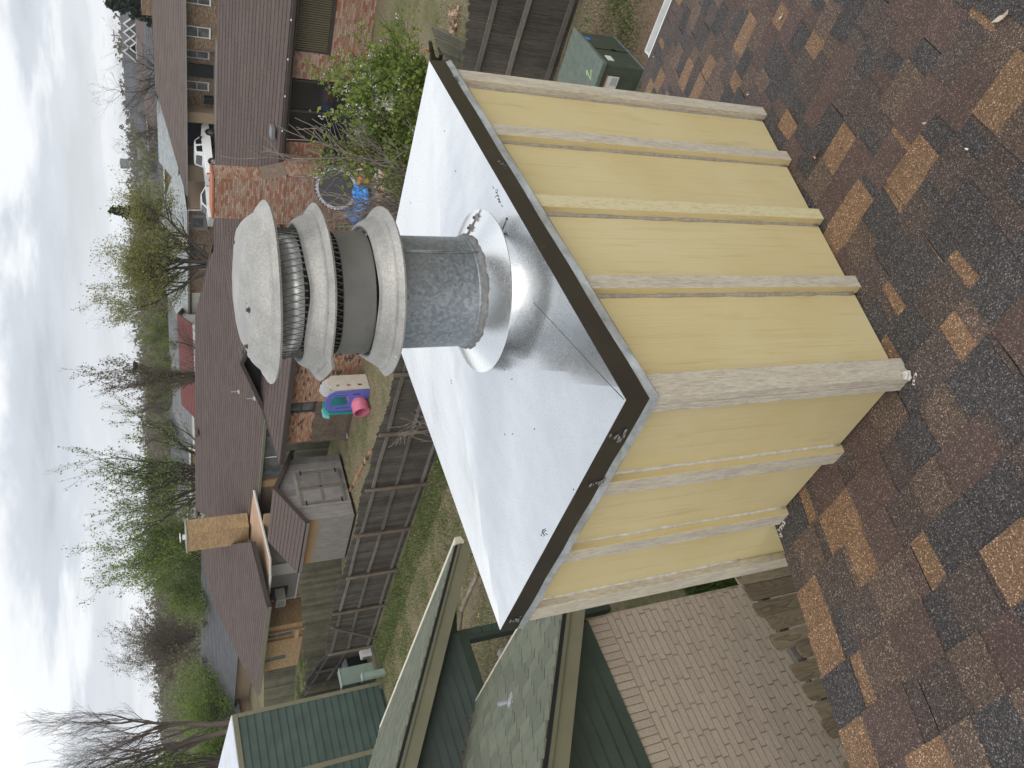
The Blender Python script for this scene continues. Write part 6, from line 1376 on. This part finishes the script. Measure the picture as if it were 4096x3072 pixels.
b = MB(); b.box(68.4, 68.9, 34.7, 35.3, .1, .9); b.tube([(68.3, 34.9, .1), (68.3, 35.2, 1.0)], .04, 5); tag(b.build('porch_chair', M['p_black']), 'black chair standing on the far porch', 'chair')
pp_ = at(600, 65, x=73.5); bsides(72.3, 74.0, 28.0, 29.7, 4.0, 5.55, hB, M['brick_brown'], M['mortar_gold'], 110)
hC = rect_roof_house('house', 'pale grey roofed brick house across the road behind the elm', 66.2, 75.0, 45.4, 61, 2.6, 4.85, 'sh_grey', 'brick_brown', hip=4.0, oh=.5)
for sg, xe in ((-1, 72.5), (1, 81.0)): shingled(Plane((xe, 0, 2.9), (0, 1, 0), 1.6/4.25, (sg, 0, 0)), [(xe, 37, 2.9), (xe, 46.5, 2.9), (76.75, 46.5, 4.5), (76.75, 39.5, 4.5)], .3, 1.0, M['sh_grey'], hC, M['dark_trim'], th=.02)
brickwork((66.15, 44.9, 0), (0, 1, 0), 10.2, 0, 2.6, (-1, 0, 0), hC, M['brick_brown'], M['mortar_red'], bl=.22, ch_=.09, seed=121, holes=[(.6, 2.4, .75, 2.4), (4.2, 5.2, 1.2, 2.4)], wall_name='brick_wall')
win(66.02, 45.5, 47.3, .75, 2.4, hC, M['grey_siding'], M['glass'], muntin=0, fr=.35); win(66.02, 49.1, 50.1, 1.2, 2.4, hC, M['grey_siding'], M['glass'], muntin=1, fr=.12)
b = MB(); b.box(66.0, 66.1, 55.2, 60.5, .05, 2.2); b.build('garage_door', M['cream'], hC); b = MB(); b.box(65.9, 66.1, 51.3, 52.0, .1, 2.3); b.build('door', M['cream'], hC)
b = MB(); b.tube([(65.7, 44.8, 2.5), (65.9, 44.9, 2.2), (66.0, 44.9, .2)], .06, 5); b.build('downspout', M['white'], hC)
# pickup truck and car on the driveway
def car_body(t, prof, x0, w, tuck=.16, mat='car_white'):
    """side profile (y along the car, z) skinned across the width with tumblehome"""
    b = MB(); n = len(prof); rows = [(0, 0), (.08*w, 1), (.92*w, 1), (w, 0)]; V = []
    zb = 1.05
    for (dx, k) in ((0, 0), (.03, .6), (.07, 1), (w-.07, 1), (w-.03, .6), (w, 0)):
        for (y, z) in prof:
            ins = max(0, (z-zb))*tuck; xx = x0+min(max(dx, ins), w-ins) if z > zb else x0+dx
            b.v.append((xx, y, z-(.04*(1-k) if z > .5 else 0)))
    for i in range(5):
        for j in range(n): b.f.append((i*n+j, i*n+(j+1) % n, (i+1)*n+(j+1) % n, (i+1)*n+j)); b.m.append(0)
    b.f.append(tuple(range(n))); b.m.append(0); b.f.append(tuple(range(5*n, 6*n))[::-1]); b.m.append(0)
    return autosmooth(b.build('body', M[mat], t), 40)
def wheel(t, x, y, r=.4, w=.25, side=-1):
    b = MB(); nn = 24
    b.raw([(x+dx, y+rr_*math.cos(2*math.pi*k/nn), r+rr_*math.sin(2*math.pi*k/nn)) for dx, rr_ in ((0, r*.62), (0, r), (w, r), (w, r*.62)) for k in range(nn)], [(i*nn+k, i*nn+(k+1) % nn, ((i+1) % 4)*nn+(k+1) % nn, ((i+1) % 4)*nn+k) for i in range(4) for k in range(nn)]); ty = b.build('wheel', M['tyre'], t)
    b = MB(); b.raw([(x+.03, y, r)]+[(x+.03, y+r*.62*math.cos(2*math.pi*k/nn), r+r*.62*math.sin(2*math.pi*k/nn)) for k in range(nn)], [(0, k+1, (k+1) % nn+1) for k in range(nn)])
    for k in range(6): a = k*math.pi/3; b.box(x, x+.04, -.03, .03, 0, r*.55, T=Matrix.Translation((0, y, r)) @ Matrix.Rotation(a, 4, 'X'))
    sub(b.build('rim', M['chrome'], None), ty)
tk = thing('pickup_truck', 'white pickup truck parked on the driveway across the road', 'pickup truck', (0, 0, 0))
yb = 43.1; prof = [(yb, .55), (yb, 1.12), (yb-2.0, 1.15), (yb-2.02, 1.22), (yb-2.2, 1.83), (yb-2.5, 1.90), (yb-3.4, 1.88), (yb-3.65, 1.80), (yb-4.15, 1.24), (yb-5.3, 1.12), (yb-5.5, .95), (yb-5.55, .5), (yb-4.95, .48), (yb-4.85, .8), (yb-4.55, .95), (yb-4.2, .8), (yb-4.1, .45), (yb-1.75, .45), (yb-1.65, .8), (yb-1.3, .95), (yb-.95, .8), (yb-.85, .5)]
X_ = 66.2; car_body(tk, prof, X_, 1.95)
for y in (yb-1.3, yb-4.52): wheel(tk, X_-.02, y); wheel(tk, X_+1.75, y)
for (a, c) in ((yb-3.05, yb-2.3), (yb-4.0, yb-3.15)):
    b = MB(); b.prism([(X_+.022, a+.05, 1.25), (X_+.022, c-.03, 1.25), (X_+.100, c-.1 if a > yb-3.1 else c-.03, 1.74), (X_+.100, a+(.1 if a > yb-3.1 else .42), 1.74)], (-.012, 0, 0)); b.build('side_window', M['glass_dark'], tk)
b = MB(); b.prism([(X_+.25, yb-2.035, 1.28), (X_+1.70, yb-2.035, 1.28), (X_+1.6, yb-2.165, 1.78), (X_+.35, yb-2.165, 1.78)], (0, .02, 0)); b.build('rear_window', M['glass_dark'], tk)
for x in (X_-.012, X_+1.85): b = MB(); b.box(x, x+.1, yb-.06, yb+.02, .78, 1.08); b.build('tail_light', M['tail'], tk)
b = MB(); b.box(X_+.7, X_+1.15, yb+.0, yb+.02, .72, .86); b.build('number_plate', M['p_black'], tk); b = MB(); b.box(X_+.1, X_+1.85, yb+.01, yb+.12, .45, .62); b.build('bumper', M['chrome'], tk)
b = MB(); b.box(X_-.12, X_, yb-3.95, yb-3.75, 1.2, 1.4); b.build('mirror', M['p_black'], tk); tk.rotation_euler = (0, 0, 0)
T_ = Matrix.Translation((66.6, 39.35, 0)) @ Matrix.Rotation(rad(68), 4, 'Z') @ Matrix.Translation((-X_-1, -(yb-2.7), 0)); tk.matrix_world = T_
cr_ = thing('parked_car', 'white car parked beside the pickup with its nose behind the brick chimney', 'car', (0, 0, 0)); yb = 46.6
prof = [(yb, .5), (yb, .95), (yb-.9, 1.02), (yb-1.5, 1.42), (yb-2.4, 1.46), (yb-3.2, 1.02), (yb-4.3, .9), (yb-4.5, .6), (yb-4.45, .35), (yb-3.95, .35), (yb-3.85, .6), (yb-3.55, .7), (yb-3.25, .6), (yb-3.15, .3), (yb-1.25, .3), (yb-1.15, .6), (yb-.85, .7), (yb-.55, .6), (yb-.45, .35)]
car_body(cr_, prof, 64.5, 1.8)
for y in (yb-.85, yb-3.55): wheel(cr_, 64.48, y, .33, .22); wheel(cr_, 66.1, y, .33, .22)
b = MB(); b.prism([(64.50, yb-1.1, 1.05), (64.50, yb-2.95, 1.05), (64.55, yb-2.35, 1.39), (64.55, yb-1.55, 1.39)], (-.012, 0, 0)); b.build('side_window', M['glass_dark'], cr_)
b = MB(); b.prism([(64.75, yb-1.42, 1.40), (66.1, yb-1.42, 1.40), (66.15, yb-.95, 1.06), (64.7, yb-.95, 1.06)], (0, .03, .03)); b.build('rear_window', M['glass'], cr_)
T_ = Matrix.Translation((65.2, 43.3, 0)) @ Matrix.Rotation(rad(64), 4, 'Z') @ Matrix.Translation((-65.4, -(yb-2.2), 0)); cr_.matrix_world = T_
# further houses: ridge seen at a photo point, generic but whole
def far_house(px, py, Ln, Wd, sm, wall, label, rz=4.6, ez=2.6, yaw=0, hip=2.0, x=None, name='house', wins=3, ground=0):
    p = at(px, py, x=x) if x else at(px, py, z=rz); rz_ = p.z if x else rz; ez_ = ez if rz_ > ez+.8 else rz_-1.6
    t = thing(name, label, 'house', (p.x, p.y, 0)); oh = .5; sl = (rz_-ez_)/(Wd/2+oh)
    for sg in (-1, 1):
        xe = p.x+sg*(Wd/2+oh); pl = Plane((xe, 0, ez_), (0, 1, 0), sl, (sg, 0, 0)); shingled(pl, [(xe, p.y-Ln/2-oh, ez_), (xe, p.y+Ln/2+oh, ez_), (p.x, p.y+Ln/2+oh-hip, rz_), (p.x, p.y-Ln/2-oh+hip, rz_)], .5, 1.2, M[sm], t, M['dark_trim'], th=.02, thick=.1)
    for sg in (-1, 1):
        ye = p.y+sg*(Ln/2+oh)
        if hip: pl = Plane((0, ye, ez_), (1, 0, 0), (rz_-ez_)/hip, (0, sg, 0)); shingled(pl, [(p.x-Wd/2-oh, ye, ez_), (p.x+Wd/2+oh, ye, ez_), (p.x, ye-sg*hip, rz_)], .5, 1.2, M[sm], t, M['dark_trim'], th=.02, thick=.1)
    b = MB(); b.box(p.x-Wd/2, p.x+Wd/2, p.y-Ln/2, p.y+Ln/2, -.5, ez_)
    if not hip: b.prism([(p.x-Wd/2, p.y-Ln/2, ez_), (p.x+Wd/2, p.y-Ln/2, ez_), (p.x, p.y-Ln/2, rz_-.2)], (0, Ln, 0))
    b.build('wall', M[wall], t); b = MB(); b.box(p.x-Wd/2-oh-.05, p.x-Wd/2-oh, p.y-Ln/2-oh, p.y+Ln/2+oh, ez_-.2, ez_); b.build('fascia', M['white'], t)
    for i in range(wins):
        yy = p.y-Ln/2+Ln*(i+.6)/wins; b = MB(); b.box(p.x-Wd/2-.05, p.x-Wd/2-.01, yy-.5, yy+.5, ez_-1.5, ez_-.4); w = b.build('window', M['glass'], t)
    if yaw: t.rotation_euler = (0, 0, yaw)
    return t
far_house(600, 690, 13, 10, 'sh_slate', 'brick_brown', 'dark grey roofed house on the lawn beyond the bare oaks', rz=4.4)
far_house(672, 1230, 20, 12, 'sh_mid', 'brick_brown', 'large mid grey roof behind the elm and the leaning tree', rz=4.6, x=84)
t = far_house(718, 1440, 9, 9, 'sh_brown2', 'cream', 'house with a deep red gabled roof behind the brown ridge', x=62, hip=0, yaw=.5)
for o in t.children:
    if o.name.startswith('roof'):
        for c in o.children: c.data.materials.clear(); c.data.materials.append(simple('red_shingle', (0.15, 0.045, 0.040), .85, 0, .2, 4))
far_house(690, 1560, 10, 9, 'sh_mid', 'cream', 'grey roof seen through the nest tree', x=66, yaw=.2)
far_house(682, 1745, 13, 10, 'sh_slate', 'brick_brown', 'blue grey roof between the nest tree and the multi-stemmed tree', x=72)
far_house(700, 1990, 12, 9, 'sh_mid', 'cream', 'grey roof behind the multi-stemmed tree', x=78)
p1, p2 = at(806, 2225, x=36), at(812, 2650, x=36); zk = p1.z; yaw_ = 0; m_ = (p1+p2)/2; Ls = (p2-p1).length+2
t = thing('house', 'slate grey roofed house with two turbine vents behind the left end of the brown roof', 'house', (m_.x, m_.y, 0))
bpy.context.view_layer.update()
for sg in (-1, 1):
    pl = Plane((m_.x+sg*6.0, 0, zk-2.4), (0, 1, 0), .4, (sg, 0, 0)); shingled(pl, [(m_.x+sg*6, m_.y-Ls/2, zk-2.4), (m_.x+sg*6, m_.y+Ls/2, zk-2.4), (m_.x, m_.y+Ls/2, zk), (m_.x, m_.y-Ls/2, zk)], .25, 1.0, M['sh_slate'], t, M['dark_trim'], th=.02)
b = MB(); b.box(m_.x-5.4, m_.x+5.4, m_.y-Ls/2+.4, m_.y+Ls/2-.4, -.5, zk-2.3); b.prism([(m_.x-5.4, m_.y-Ls/2+.4, zk-2.3), (m_.x+5.4, m_.y-Ls/2+.4, zk-2.3), (m_.x, m_.y-Ls/2+.4, zk-.15)], (0, Ls-.8, 0)); b.build('wall', M['brick_brown'], t)
for k in (-.02, .32):
    b = MB(); c_ = (m_.x-1.2, m_.y+Ls*k, zk-.48); b.lathe([(.16, -.1), (.16, .25), (.30, .32), (.34, .48), (.26, .62), (0, .68)], c_, 14, fn=lambda an, r, z: (r*.05*math.sin(12*an), 0)); b.build('turbine_vent', M['brown_gap'], t)
far_house(868, 2800, 9, 8, 'sh_slate', 'brick_brown', 'grey green roof among the young trees at the left', x=33)
far_house(806, 2830, 11, 9, 'sh_brown2', 'cream', 'brown roof behind the grey green roof at the left', x=44)
far_house(760, 3000, 11, 9, 'sh_brown2', 'brick_red', 'brown roof glimpsed between trunks at the left border', x=40)
far_house(545, 150, 26, 14, 'sh_brown2', 'brick_brown', 'broad brown grey roof below the row of white dormers', x=118, ez=3.0, hip=4)
far_house(578, 170, 15, 10, 'sh_slate', 'cream', 'blue grey roof with vents behind the far brown roof', x=92, hip=3)
t = far_house(486, 150, 34, 16, 'sh_slate', 'brick_brown', 'two-storey building with dark roof and a row of small white gabled dormers', x=150, ez=4.2, hip=5, wins=8)
for k, py in enumerate((95, 130, 172, 205)):
    p = at(508, py, x=143.5); b = MB(); b.prism([(p.x, p.y-1.7, p.z-1.3), (p.x, p.y+1.7, p.z-1.3), (p.x, p.y, p.z+.6)], (4, 0, 0)); d_ = b.build('dormer', M['sh_slate'], t)
    b = MB()
    for s_ in (-1, 1): b.prism([(p.x-.05, p.y+s_*1.8, p.z-1.35), (p.x-.05, p.y, p.z+.66), (p.x-.05, p.y, p.z+.30), (p.x-.05, p.y+s_*1.5, p.z-1.35)], (-.1, 0, 0))
    b.box(p.x-.1, p.x-.02, p.y-1.2, p.y+1.2, p.z-2.5, p.z-1.4); b.build('white_trim', M['white'], t)
for (px, py, x_, L_, sm) in ((548, 570, 260, 30, 'sh_mid'), (552, 700, 330, 60, 'sh_brown2'), (546, 760, 300, 24, 'sh_mid'), (560, 450, 210, 24, 'sh_brown2'), (600, 1120, 190, 20, 'sh_mid'), (612, 1600, 170, 18, 'sh_brown2'), (640, 2130, 150, 18, 'sh_mid')):
    far_house(px, py, L_, 12, sm, 'cream', 'small far pale-walled house near the horizon '+{570: 'right of the cell tower', 700: 'left of the cell tower', 760: 'above the spruce', 450: 'between the bare oaks', 1120: 'behind the elm', 1600: 'behind the nest tree', 2130: 'behind the bright tree'}[py], x=x_, ez=at(px, py, x=x_).z-1.8, wins=6).__setitem__('group', 'small far houses near the horizon')
# cell tower and poles
tw = thing('cell_tower', 'tall grey cell tower on the horizon above the white pickup', 'tower', B_(549, 653, 420, 0)); p = at(478, 653, x=420); b = MB(); b.tube([(p.x, p.y, -4), (p.x, p.y, p.z)], .5, 6); b.build('mast', M['metal_grey'], tw)
for z in (p.z-1.5, p.z-4, p.z-7):
    b = MB(); 
    for k in range(6): a = k*math.pi/3; b.box(-.5, .5, -.3, .3, -1.2, 1.2, T=Matrix.Translation((p.x+2.2*math.cos(a), p.y+2.2*math.sin(a), z)))
    b.tube([(p.x-2.2, p.y, z), (p.x+2.2, p.y, z)], .15, 4); b.build('antenna_ring', M['metal_grey'], tw)
for i, (px, top, py, x_) in enumerate(((540, 445, 140, 200), (545, 470, 730, 300), (560, 440, 1240, 250), (560, 480, 85, 230))):
    p = at(top, py, x=x_); b = MB(); b.tube([(p.x, p.y, -4), (p.x, p.y, p.z)], .14, 5); b.box(p.x-.1, p.x+.1, p.y-1.2, p.y+1.2, p.z-.7, p.z-.45); tag(b.build('utility_pole', M['bark_grey']), 'thin utility pole on the horizon '+('right of the bare oaks', 'left of the cell tower', 'behind the elm', 'by the white dormers')[i], 'pole', 'thin poles on the horizon')

# ================================================================== GRASS in the yard
rg = np.random.default_rng(3)
def grass(name, n, xr, yr, mat, h, seed, clump=0, label='short grass'):
    rg = np.random.default_rng(seed); X = rg.uniform(*xr, n); Y = rg.uniform(*yr, n)
    if clump:
        cs = np.stack([rg.uniform(*xr, clump), rg.uniform(*yr, clump)], 1); k = rg.integers(0, clump, n); X = cs[k, 0]+rg.normal(0, .22, n); Y = cs[k, 1]+rg.normal(0, .28, n)
    Z = np.array([gz(a, 0) for a in X]); a = rg.uniform(0, 6.28, n); hh = h*rg.uniform(.5, 1.3, n); w = .010; le = rg.normal(0, .5, (n, 2))*hh[:, None]
    p0 = np.stack([X-np.cos(a)*w, Y-np.sin(a)*w, Z], 1); p1 = np.stack([X+np.cos(a)*w, Y+np.sin(a)*w, Z], 1); p2 = np.stack([X+le[:, 0], Y+le[:, 1], Z+hh], 1)
    V = np.stack([p0, p1, p2], 1).reshape(-1, 3); b = np.arange(n)*3; o = bpy.data.objects.new(name, mesh_np(name, V, np.stack([b, b+1, b+2], 1), M[mat])); COL.objects.link(o); o['kind'] = 'stuff'; o['label'] = label; return o
grass('dry_grass', 90000, (4.5, 11.2), (6, 26), 'grass_dry', .045, 1, label='short dry tan grass of the yard'); grass('green_grass', 26000, (7.5, 11.2), (10, 26), 'grass_green', .05, 2, clump=220, label='green grass patches in the yard')
grass('fence_grass', 9000, (10.2, 11.25), (10, 26), 'grass_green', .10, 5, label='green grass strip at the foot of the fence'); grass('dry_grass', 60000, (11.5, 18), (3, 24), 'grass_dry', .05, 6, label='dry grass of the yard beyond the fence')
grass('soil_litter', 26000, (6.8, 11.2), (.2, 4.4), 'grass_dry', .04, 17, label='dry litter on the bare soil'); grass('weeds', 9000, (7.6, 10.8), (.5, 3.6), 'grass_green', .08, 7, clump=34, label='green weeds on the red soil'); grass('grass_strip', 14000, (1.6, 3.6), (5.0, 6.4), 'grass_green', .08, 8, label='green grass beside the grey slab')
grass('left_grass', 16000, (12.5, 18.5), (34, 46), 'grass_green', .08, 9, clump=90, label='patchy green grass in the far left yard')
b = MB(); rr = random.Random(4)
for i in range(60):
    x, y = rr.uniform(6, 11), rr.uniform(12, 27); b.lathe([(.022, 0), (.0, .012)], (x, y, gz(x, 0)+.07), 5)
o = b.build('dandelion_flowers', M['p_yellow'], kind='stuff'); o['label'] = 'tiny yellow dandelion flowers in the grass'
hd = thing('hedge', 'straggly brown and green hedge behind the ridge of the brick house', 'hedge', (36, 33, 0)); pts = np.random.default_rng(8).uniform((34.5, 29, .2), (36, 46, 3.5), (9000, 3)); o = bpy.data.objects.new('foliage', leaf_mesh('foliage', pts-np.array([36, 33, 0]), .16, M['l_hedge'], np.random.default_rng(2), .1)); COL.objects.link(o); o.parent = hd

# dark mulch yard with stacked timber at the far left
b = MB(); b.face([(22.5, 45.5, .006), (32, 45.5, .006), (32, 62, .006), (19.5, 62, .006), (18.8, 48, .006)]); struct(b.build('bare_soil', M['soil']))
rr = random.Random(6)
wp_ = thing('timber_pile', 'heap of leaning grey timber and dark junk behind the left end of the brown roof', 'timber pile', (23, 51, 0))
for i in range(12):
    p = Vector((22.5+rr.uniform(-1, 1.2), 49.5+rr.uniform(-2, 3.2), .1)); q = p+Vector((rr.uniform(-.6, .6), rr.uniform(-1.6, 1.6), rr.uniform(.3, 1.3))); b = MB(); b.tube([p, q], .06, 4); b.build('plank', M['log'], wp_)
b = MB(); b.box(22.4, 24.2, 49.3, 51.5, 0, .8); b.build('dark_crate', M['p_navy'], wp_, bevel=.1)
# ================================================================== HAZE
g_ = bpy.data.materials.new('haze'); g_.use_nodes = True; n_ = g_.node_tree; n_.nodes.clear(); oo = n_.nodes.new('ShaderNodeOutputMaterial'); vv = n_.nodes.new('ShaderNodeVolumePrincipled')
vv.inputs['Color'].default_value = (.86, .90, .95, 1); vv.inputs['Density'].default_value = HAZE; vv.inputs['Anisotropy'].default_value = .2; n_.links.new(vv.outputs[0], oo.inputs['Volume'])
if HAZE > 0:
    b = MB(); b.box(-80, 1500, -1300, 1500, -9, 19); hz_ = b.build('haze', g_, kind='stuff'); hz_['label'] = 'thin pale haze over the neighbourhood'
